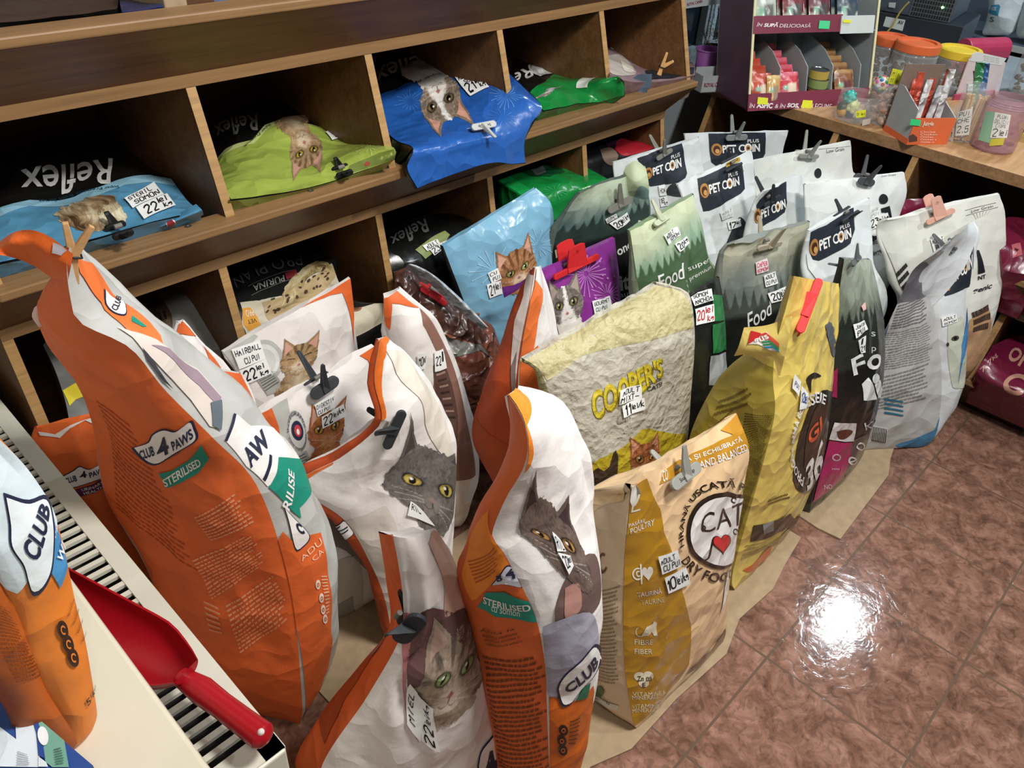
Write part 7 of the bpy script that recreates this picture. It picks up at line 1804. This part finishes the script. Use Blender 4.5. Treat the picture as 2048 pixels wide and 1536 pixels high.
# ---- tub of toy balls
o, c = jar(1702, 250, .062, .085, 'low clear tub of small toy balls in front of the display', None, neck=False, seed=8, group=None)
jar_tag(o, c, [(1712, 222), (1732, 219), (1731, 234), (1712, 236)], 'dfe23a', [('5 lei', (.1, .3, .9, .7))], r=.062)
jar_tag(o, c, [(1725, 240), (1742, 236), (1740, 248), (1724, 252)], 'd8d0cc', [], r=.062)
for i, (px, py, rr, cc, nm) in enumerate(((1700, 194, .020, '3fb0a0', 'teal knobbly ball on top of the tub'), (1706, 214, .022, 'd8d890', 'pale yellow knobbly ball in the tub'), (1684, 214, .018, '3a4a3a', 'dark green ball in the tub'), (1682, 233, .019, 'd8a83a', 'orange yellow ball in the tub'), (1696, 237, .019, '1c2430', 'black ball in the tub'), (1712, 238, .018, 'e0e0d8', 'white ball in the tub'))):
    p = at_base(px, py, c[0], c[1], 0); q = c + (p - c); 
    dxy = q[:2] - c[:2]; L_ = np.linalg.norm(dxy); mx_ = .062 - rr - .003
    if L_ > mx_ and i > 0: q[:2] = c[:2] + dxy / L_ * mx_
    q[2] = max(q[2], ZT + rr + .003)
    m = MB().ball(q, rr, 10, cc)
    if i < 2:
        for k in range(16):
            a = k * 2.4; zc2 = 1 - 2 * (k + .5) / 16; s2 = math.sqrt(1 - zc2 * zc2); m.ball(q + rr * .8 * np.array([s2 * math.cos(a), s2 * math.sin(a), zc2]), rr * .38, 6, cc)
    tag(m.build('toy_ball', M_PLAST, None, True, origin=q - [0, 0, rr]), nm, 'ball', 'toy balls on the counter')
# jar of chews with a speckled ball
o, c = jar(1752, 252, .055, .125, 'clear jar of pink brown chews right of the tub of balls', None, neck=False, seed=9); filler(o, c, .052, .115, ['a8806a', '8a5c4a', 'c09a80', '9a5a50'], 60, (.016, .03), seed=9)
p = at_base(1763, 168, c[0], c[1], 0); m = MB().ball(p, .023, 10, 'd8d0d0')
for k in range(30):
    a = k * 2.4; zc2 = 1 - 2 * (k + .5) / 30; s2 = math.sqrt(1 - zc2 * zc2); m.ball(p + .0205 * np.array([s2 * math.cos(a), s2 * math.sin(a), zc2]), .0062, 6, ['c8403a', '3a9a5a', 'd8b83a', 'd85a9a', '3a80b0', 'e0e0e0'][k % 6])
tag(m.build('toy_ball', M_PLAST, None, True, origin=p - [0, 0, .023]), 'multicoloured speckled ball lying on the jar of chews', 'ball', 'toy balls on the counter')
q = [at_base(x, y, c[0], c[1], -.02) for x, y in ((1786, 137), (1808, 142), (1800, 170), (1776, 167))]
o2 = MB().prism(q, np.array([.001, .001, 0]), 'd9dd3c').build('price_card', M_PAPER, None, origin=q[3]); tag(o2, 'yellow price card above the jar of chews', 'price card')
cc_ = sum(q) / 4; qq = [cc_ + (p_ - cc_) * .8 for p_ in q]
flat_text('MINI', [qq[0], qq[1], (qq[1] + qq[2]) / 2, (qq[0] + qq[3]) / 2], '151515', 'card_lettering', o2, hand_=True, off=.002); flat_text('11 lei', [(qq[0] * .4 + qq[3] * .6), (qq[1] * .4 + qq[2] * .6), qq[2], qq[3]], '151515', 'card_lettering', o2, hand_=True, off=.002)
MB().tube([q[3] * .5 + q[2] * .5, np.array([c[0], c[1], ZT + .06])], .0012, 6).build('card_stick', cmat('c8c8c0'), o2)
# ---- orange carton of snack sticks
bl = atZ(ZT, 1812, 289); br = atZ(ZT, 1892, 288); bk = atZ(ZT, 1772, 260)
fr2 = Fr(bl, br - bl); wc = float((br - bl) @ fr2.x); dc = float((bk - bl) @ fr2.y) ; dc = max(dc, .08)
ZQ = lambda px, py, y=0.0: fr2.local(px, py, y)
fr, fr_old = fr2, fr
car = thing('snack_carton', 'open orange carton of snack sticks with a brown back flap', 'carton', fr2.o)
M_ORC = mat_plain('orange_card', 'd8683c', .5, .05, 30); M_GREYS = mat_plain('grey_print_card', 'a0a4a6', .5, .05, 30); M_BRC = mat_plain('brown_card_inside', '7d6a5e', .7, .05, 30)
hf = ZQ(1850, 236)[1]; hb = ZQ(1850, 128, dc)[1]
front = fr2.box(MB(), (0, -.003, 0), (wc, 0, hf)).build('front_panel', M_ORC, car)
MB().prism([fr2(0, 0, 0), fr2(0, 0, hf * 1.3), fr2(0, dc * .75, hb * .72), fr2(0, dc, hb * .72), fr2(0, dc, 0)], fr2.x * .003).build('side_panel', M_GREYS, car)
MB().prism([fr2(wc, 0, 0), fr2(wc, 0, hf), fr2(wc, dc * .75, hb * .6), fr2(wc, dc, hb * .6), fr2(wc, dc, 0)], fr2.x * -.003).build('side_panel', M_GREYS, car)
fr2.box(MB(), (-.001, -.001, 0), (.0, dc, .018)).build('side_strip', M_ORC, car)
fr2.box(MB(), (0, dc - .003, 0), (wc, dc, hb)).build('back_flap', M_BRC, car)
fr2.box(MB(), (0, 0, 0), (wc, dc, .003)).build('base', M_ORC, car)
def fq2(px, y=-.004): return [fr2(*((lambda a: (a[0], y, a[1]))(fr2.local(x, yy, y)))) for x, yy in px]
flat_text('Jungle', fq2([(1846, 242), (1868, 243), (1866, 254), (1844, 254)]), 'e8e0c8', 'lettering', front, .02, .2)
for k, w in enumerate((30, 34, 26, 32, 28)): flat_text('Chicken sticks'[: 6 + k], fq2([(1840, 262 + k * 5), (1840 + w, 262 + k * 5), (1840 + w, 265.5 + k * 5), (1840, 265.5 + k * 5)]), 'f0d8c8', 'lettering', front)
fr = fr2
tagcard([(1822, 238), (1842, 240), (1840, 252), (1819, 250)], '3ccf7c', '1.50', car)
fr = fr_old
m = MB().prism(fq2([(1818, 272), (1826, 268), (1834, 274), (1834, 282), (1818, 284)], -.0035), -fr2.y * .0008, '5a4038'); m.build('dog_print', M_PAPER, front)
rs = random.Random(3)
for i in range(7):
    x = wc * (.12 + .76 * (i / 6)); y = dc * (.25 if i % 2 else .5); hh = hf * rs.uniform(2.0, 2.6); w = .022; tl = rs.uniform(-.15, .15)
    cc = ['c8503a', 'd8d8d8', 'c8503a', 'c0c4c6', 'c8503a', 'd0d0d0', 'b84a34'][i]
    P = [fr2(x - w / 2, y, .006), fr2(x + w / 2, y, .006), fr2(x + w / 2 + tl * hh, y + .012, hh), fr2(x - w / 2 + tl * hh, y + .012, hh)]
    tag(MB().prism(P, fr2.y * .004, cc).build('snack_stick', M_FOIL, None, origin=P[0], bevel=.001), '%s wrapped snack stick in the orange carton, %s from its left side' % ('orange' if cc[0] in 'cb' and cc[1] in '8' and cc != 'c8c8c8' else 'silver', ['first', 'second', 'third', 'fourth', 'fifth', 'sixth', 'last'][i]), 'snack', 'snack sticks in the orange carton')
# ---- clear bundle, dispenser and red box behind
c0 = atZ(ZT, 1950, 270); d_ = c0[:2] - CAM[:2]; d_ /= np.linalg.norm(d_); c0 = np.array([c0[0] + d_[0] * .04, c0[1] + d_[1] * .04, ZT])
for i, (px0, py0, px1, py1, cc, nm) in enumerate(((1938, 252, 1944, 168, 'b8c4c0', 'clear wrapped'), (1948, 248, 1962, 124, '2f7a4a', 'green topped'), (1958, 250, 1972, 126, '2a5a8c', 'blue topped'), (1966, 256, 1956, 142, 'a87848', 'tan topped'))):
    a = at_base(px0, py0, c0[0], c0[1], .004 * i); b_ = at_base(px1, py1, c0[0], c0[1], .01 * i); a[2] = ZT + .001
    sd = RC[0] * .013; P = [a - sd, a + sd, b_ + sd, b_ - sd]
    m = MB().prism(P, fr_old.y * .004, 'c8d0cc'); m.prism([P[3] * .35 + P[0] * .65 - fr_old.y * .0005, P[2] * .35 + P[1] * .65 - fr_old.y * .0005, P[2] - fr_old.y * .0005, P[3] - fr_old.y * .0005], fr_old.y * .0052, cc)
    tag(m.build('snack_pack', M_FOIL, None, origin=a, bevel=.001), '%s snack pack leaning between the stick jar and the pink jar' % nm, 'snack', 'snack packs by the jars')
dsp = atZ(ZT, 1950, 200)
frd = Fr(dsp, fr_old.x); fr = frd
rd = thing('leaflet_stand', 'white and pink leaflet stand in front of the red box', 'stand', frd.o)
def q3(px, y): return [frd(*((lambda a: (a[0], y, a[1]))(frd.local(x, yy, y)))) for x, yy in px]
MB().prism(q3([(1905, 210), (1990, 215), (2012, 125), (1952, 104), (1938, 120)], .02), frd.y * .004).build('leaflet', mat_plain('pale_pink_print', 'dccfd2', .5, .05, 30), rd)
l_ = MB().prism(q3([(1945, 108), (1955, 104), (2013, 117), (2003, 131), (1940, 122)], .018), frd.y * .002, 'e0e4e2').build('leaflet_header', M_PAPER, rd)
for k in range(3): flat_text('Royal canin club', q3([(1968, 111 + k * 4), (1998, 117 + k * 4), (1997, 119 + k * 4), (1967, 113 + k * 4)], .0175), '8a8a8c', 'lettering', l_)
MB().prism(q3([(1910, 190), (1990, 180), (1990, 215), (1905, 212)], .010), frd.y * .008).build('pocket', mat_plain('magenta_card', 'b84868', .5, .1, 30), rd)
rb = atZ(ZT, 2000, 150); frr = Fr(rb, fr_old.x)
r_ = thing('red_dispenser', 'pink red box with a rounded top behind the leaflet stand', 'box', frr.o)
hz = frr.local(1960, 82, 0)[1]; x0_ = frr.local(1936, 120, 0)[0]; x1_ = frr.local(2014, 125, 0)[0]; M_PK = mat_plain('pink_red_plastic', 'b23a58', .35, .05, 30)
prof = [(0, 0)] + [(.03 + .03 * math.sin(a) if False else .04 - .04 * math.cos(a), hz - .04 + .04 * math.sin(a)) for a in np.linspace(0, math.pi, 10)] + [(.08, 0)]
MB().prism([frr(x0_, y, z) for y, z in prof], frr.x * (x1_ - x0_)).build('shell', M_PK, r_, bevel=.003)
MB().prism([frr(x0_ + .004, -.002, hz * .35), frr(x1_ - .004, -.002, hz * .35), frr(x1_ - .004, -.002, hz * .5), frr(x0_ + .004, -.002, hz * .5)], frr.y * .004).build('slot', M_DARK, r_)
# ---- computer
pcl = atZ(ZT, 1744, 106); pcr = atZ(ZT, 1896, 137); frp = Fr(pcl, pcr - pcl); wp = float((pcr - pcl) @ frp.x); fr = frp
pc = thing('computer_case', 'black computer case lying on the grey desk', 'computer', frp.o)
h1 = frp.local(1896, 48, 0)[1]
frp.box(MB(), (-.25, 0, 0), (wp, .34, h1)).build('case_body', M_BLACKM, pc, bevel=.003)
frp.box(MB(), (wp - .002, .004, .004), (wp + .002, .336, h1 - .004)).build('side_panel', M_GREYM, pc)
st = frp.box(MB(), (0, 0, 0), (.001, .001, .001)).build('foot', M_BLACKM, pc)
def q4(px, y=-.002): return [frp(*((lambda a: (a[0], y, a[1]))(frp.local(x, yy, y)))) for x, yy in px]
stk = MB().prism(q4([(1772, 33), (1811, 40), (1805, 62), (1766, 52)]), -frp.y * .0006, 'c8ccca').build('sticker', M_PAPER, pc)
flat_text('AV', q4([(1797, 40), (1808, 42), (1806, 50), (1795, 48)], -.0035), '20242a', 'lettering', stk, .02)
MB().prism(q4([(1778, 5), (1792, 5), (1790, 16), (1777, 14)]), -frp.y * .0006, 'b8bcbc').build('sticker', M_PAPER, pc)
pc2 = thing('server_unit', 'dark server unit with a perforated front and a green light on the black case', 'computer', frp(0, 0, h1))
h2 = h1 + .16; xr = frp.local(1905, 30, .02)[0]
frp.box(MB(), (-.1, .02, h1 + .001), (xr, .33, h2)).build('case_body', M_GREYM, pc2, bevel=.003)
g = MB(); xg0, zg0 = frp.local(1822, 22, .018)
for i in range(15):
    for j in range(9):
        x = xg0 + i * (xr - .006 - xg0) / 15; z = h1 + .006 + j * .016
        frp.box(g, (x + .0015, .0175, z), (x + (xr - .006 - xg0) / 15 - .0015, .0195, z + .012))
frp.box(MB(), (xg0 - .004, .0155, h1 + .002), (xr - .002, .0185, h2 - .002)).build('front_grille', mat_plain('grille_metal', '6d7880', .4, .05, 30, metal=.6), pc2)
g2 = MB(); g2.v = [tuple(np.array(p) - frp.y * .003) for p in g.v]; g2.f = g.f; g2.c = g.c; g2.build('grille_holes', M_DARK, pc2)
xl, zl = frp.local(1885, 15, .012)
MB().ball(frp(xl, .0125, zl), .0045, 8).build('status_light', mat_plain('green_light', '60ff60', .4, emit=('8aff70', 14)), pc2)
cab = MB().tube([frp(*((lambda a: (a[0], -.008, a[1]))(frp.local(x, y, -.008)))) for x, y in ((1818, 4), (1810, 12), (1800, 24), (1792, 38), (1786, 50), (1776, 62), (1766, 72), (1758, 82))], .0035, 8, 'b8a458').build('network_cable', M_PLAST, None, True, origin=frp(0, 0, 0)); tag(cab, 'yellow network cable hanging in front of the black computer case', 'cable')
wire = MB().tube([atZ(ZT + .005, 1896, 104), atZ(ZT + .03, 1904, 94), atZ(ZT + .035, 1914, 90), atZ(ZT + .02, 1946, 94)], .0018, 6, '9aa0a4').build('thin_wire', M_PLAST, None, True, origin=atZ(ZT, 1896, 104)); tag(wire, 'thin grey wire looping across the desk to the red box', 'cable')
# ---- far shelf with white bags
sh = thing('wall_rack', 'dark rack with a pale edge behind the computer', 'rack', (3.4, .5, 0))
e0 = atX(3.35, 1945, 72); e1 = atX(3.35, 2060, 98); zr = float(e0[2])
MB().box((3.35, -.6, zr - .03), (3.8, 1.3, zr)).build('rack_board', M_GREYM, sh); MB().box((3.345, -.6, zr - .028), (3.35, float(e0[1]) - .12, zr - .002)).build('rack_edge', mat_plain('pale_edge', 'b4bab4', .5), sh)
MB().box((3.75, -.6, 0), (3.8, 1.3, 1.9)).build('rack_back', M_GREYM, sh)
MB().box((3.35, -.58, 0), (3.75, -.55, zr - .03)).build('rack_side', M_GREYM, sh); MB().box((3.35, 1.26, 0), (3.75, 1.29, zr - .03)).build('rack_side', M_GREYM, sh)
def rackbag(key, E1, E2, label):
    b0 = atX(3.40, *E1[0]); b1_ = atX(3.40, *E2[0])
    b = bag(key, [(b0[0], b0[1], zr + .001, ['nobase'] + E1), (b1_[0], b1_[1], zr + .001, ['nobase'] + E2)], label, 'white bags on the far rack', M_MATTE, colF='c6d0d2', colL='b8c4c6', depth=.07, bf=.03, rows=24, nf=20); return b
b = rackbag('r1', [(1962, 70), (1974, 40), (1982, 0), (1990, -30)], [(2020, 72), (2030, 36), (2040, 0), (2046, -30)], 'white bag with a teal band on the far rack')
b.poly('F', [(1984, 10), (1998, 9), (2001, 13), (1996, 32), (1976, 24)], '3a86a4', 1); b.text('F', 'ALLERGENIC', [(1982, 12), (1994, 14), (1993, 22), (1980, 18)], 'e8eef0', 2); b.text('F', 'S', [(1981, 33), (1989, 34), (1988, 44), (1980, 43)], '5a6468', 2, .02)
b.make(*b.info)
b = rackbag('r2', [(2034, 76), (2040, 50), (2050, 20), (2058, -10)], [(2090, 84), (2096, 50), (2104, 20), (2110, -10)], 'white bag cut off at the right edge on the far rack'); b.make(*b.info)
# ---- corner between the shelf and the counter: window, leg, bucket, tray
fr = fr_old
win = MB(); WY = BACK - .03
win.box((1.7, WY, .75), (3.1, WY + .02, 2.0)); o = win.build('window_1', mat_plain('dark_window_glass', '1a2a36', .12, .2, 6, spec=.6)); tag(o, kind='structure')
fm = MB()
for (xa, xb) in ((1.62, 1.70), (2.17, 2.25), (3.1, 3.18)): fm.box((xa, WY - .03, .70), (xb, WY + .02, 2.1))
for (xa, xb) in ((2.19, 2.205), (2.215, 2.23)): fm.box((xa, WY - .035, .70), (xb, WY - .03, 2.1))
fm.box((1.62, WY - .03, .66), (3.18, WY + .02, .75)); fm.build('window_frame', mat_plain('pale_blue_frame', 'a8b8bc', .4, .05, 20), o)
lg = MB().tube([atY(1.36, 1384, 175), atY(1.36, 1344, 300)], .014, 14); 
q1_, q2_ = atY(1.36, 1378, 150), atY(1.36, 1340, 330)
pole = thing('chrome_pole', 'chrome pole standing in the gap between the shelf and the counter', 'pole', (q2_[0], 1.36, 0))
MB().tube([(1.40, 1.36, .004), (1.40, 1.36, .73)], .016, 16).build('tube', M_CHROME, pole, True); MB().lathe((1.40, 1.36, .0005), [(.001, 0), (.04, 0), (.04, .006), (.016, .010)], 20).build('foot', M_BLACKM, pole, True)
bc = atZ(ZT, 1405, 168); bk_ = thing('bucket', 'small purple bucket at the far end of the counter', 'bucket', (bc[0], bc[1] + .04, ZT)); bc = np.array([bc[0], bc[1] + .04, ZT + .0005])
bc = np.array([max(bc[0], CX + .05), min(bc[1], CY1 - .05), ZT + .0005]); bk_.location = bc; bk_['_loc'] = list(map(float, bc))
MB().lathe(bc, [(.001, .001), (.038, .001), (.046, .10), (.049, .10), (.049, .096), (.047, .096)], 28).build('pail', mat_plain('lilac_plastic', '9a62a8', .35, .04, 20), bk_, True)
mug = np.array([bc[0] + .13, bc[1] - .02, ZT + .0005]); mg = thing('dark_mug', 'dark round container behind the purple bucket', 'container', mug)
MB().lathe(mug, [(.001, .001), (.045, .001), (.052, .03), (.052, .12), (.050, .122), (.048, .118), (.046, .03), (.001, .02)], 28).build('shell', M_BLACKM, mg, True); MB().lathe(mug, [(.0515, .121), (.053, .124), (.0495, .124)], 28).build('rim', M_GREYM, mg, True)
ty = atZ(ZT, 1412, 186); frt = Fr(ty, fr_old.x); tr = thing('leaflet_tray', 'small pale carton tray in front of the purple bucket', 'tray', frt.o)
hh = .055
frt.o = frt.o + np.array([.01, .0, 0])
for a, b_ in (((-.03, 0, 0), (.07, .002, hh)), ((-.03, .05, 0), (.07, .052, hh * 1.3)), ((-.03, 0, 0), (-.028, .052, hh)), ((.068, 0, 0), (.07, .052, hh * 1.2)), ((-.03, 0, 0), (.07, .052, .002))): frt.box(MB(), a, b_).build('tray_wall', mat_plain('pale_tray', 'a9aeb0', .6, .04, 30), tr)
flat_text('ROYAL CANIN', [frt(-.02, -.001, hh * .6), frt(.06, -.001, hh * .6), frt(.06, -.001, hh * .35), frt(-.02, -.001, hh * .35)], '8a2a34', 'lettering', tr, .01)
s0 = [atY(1.30, 1352, -20), atY(1.30, 1500, -40), atY(1.30, 1480, 2), atY(1.30, 1366, 18)]
sg_ = MB().prism(s0, np.array([0, .004, 0]), 'c4ccce').build('hanging_sign', M_PAPER, None, origin=s0[3]); tag(sg_, 'white strip sign hanging by the window above the bucket', 'sign')
flat_text('ROYAL CANIN', [atY(1.30, 1374, 6), atY(1.30, 1404, -1), atY(1.30, 1404, 5), atY(1.30, 1374, 12)], 'a02832', 'lettering', sg_, .01)
# gold tinsel bundle by the window
rs = random.Random(11); tc_ = atY(1.45, 1434, 78); m = MB()
for k in range(240):
    a = np.array([rs.gauss(0, .045), rs.gauss(0, .03), rs.gauss(0, .05)]) + tc_; d = np.array([rs.gauss(0, 1), rs.gauss(0, 1), rs.gauss(0, 1)]); d /= np.linalg.norm(d)
    e = np.cross(d, [.3, .5, .8]); e /= np.linalg.norm(e)
    m.add([a - d * .014 - e * .0012, a - d * .014 + e * .0012, a + d * .014 + e * .0012, a + d * .014 - e * .0012], [[0, 1, 2, 3]], rs.choice(['8a6a1c', 'c09a30', '5a4a18', '3a3014']))
m.lathe((tc_[0], tc_[1], ZT + .001), [(.001, 0), (.04, 0), (.045, max(.02, tc_[2] - ZT - .03)), (.04, max(.02, tc_[2] - ZT - .028))], 20, '3a3428')
tag(m.build('tinsel_bundle', M_FOIL, None, False, origin=(tc_[0], tc_[1], ZT)), 'gold tinsel bundle standing by the window', 'decoration')
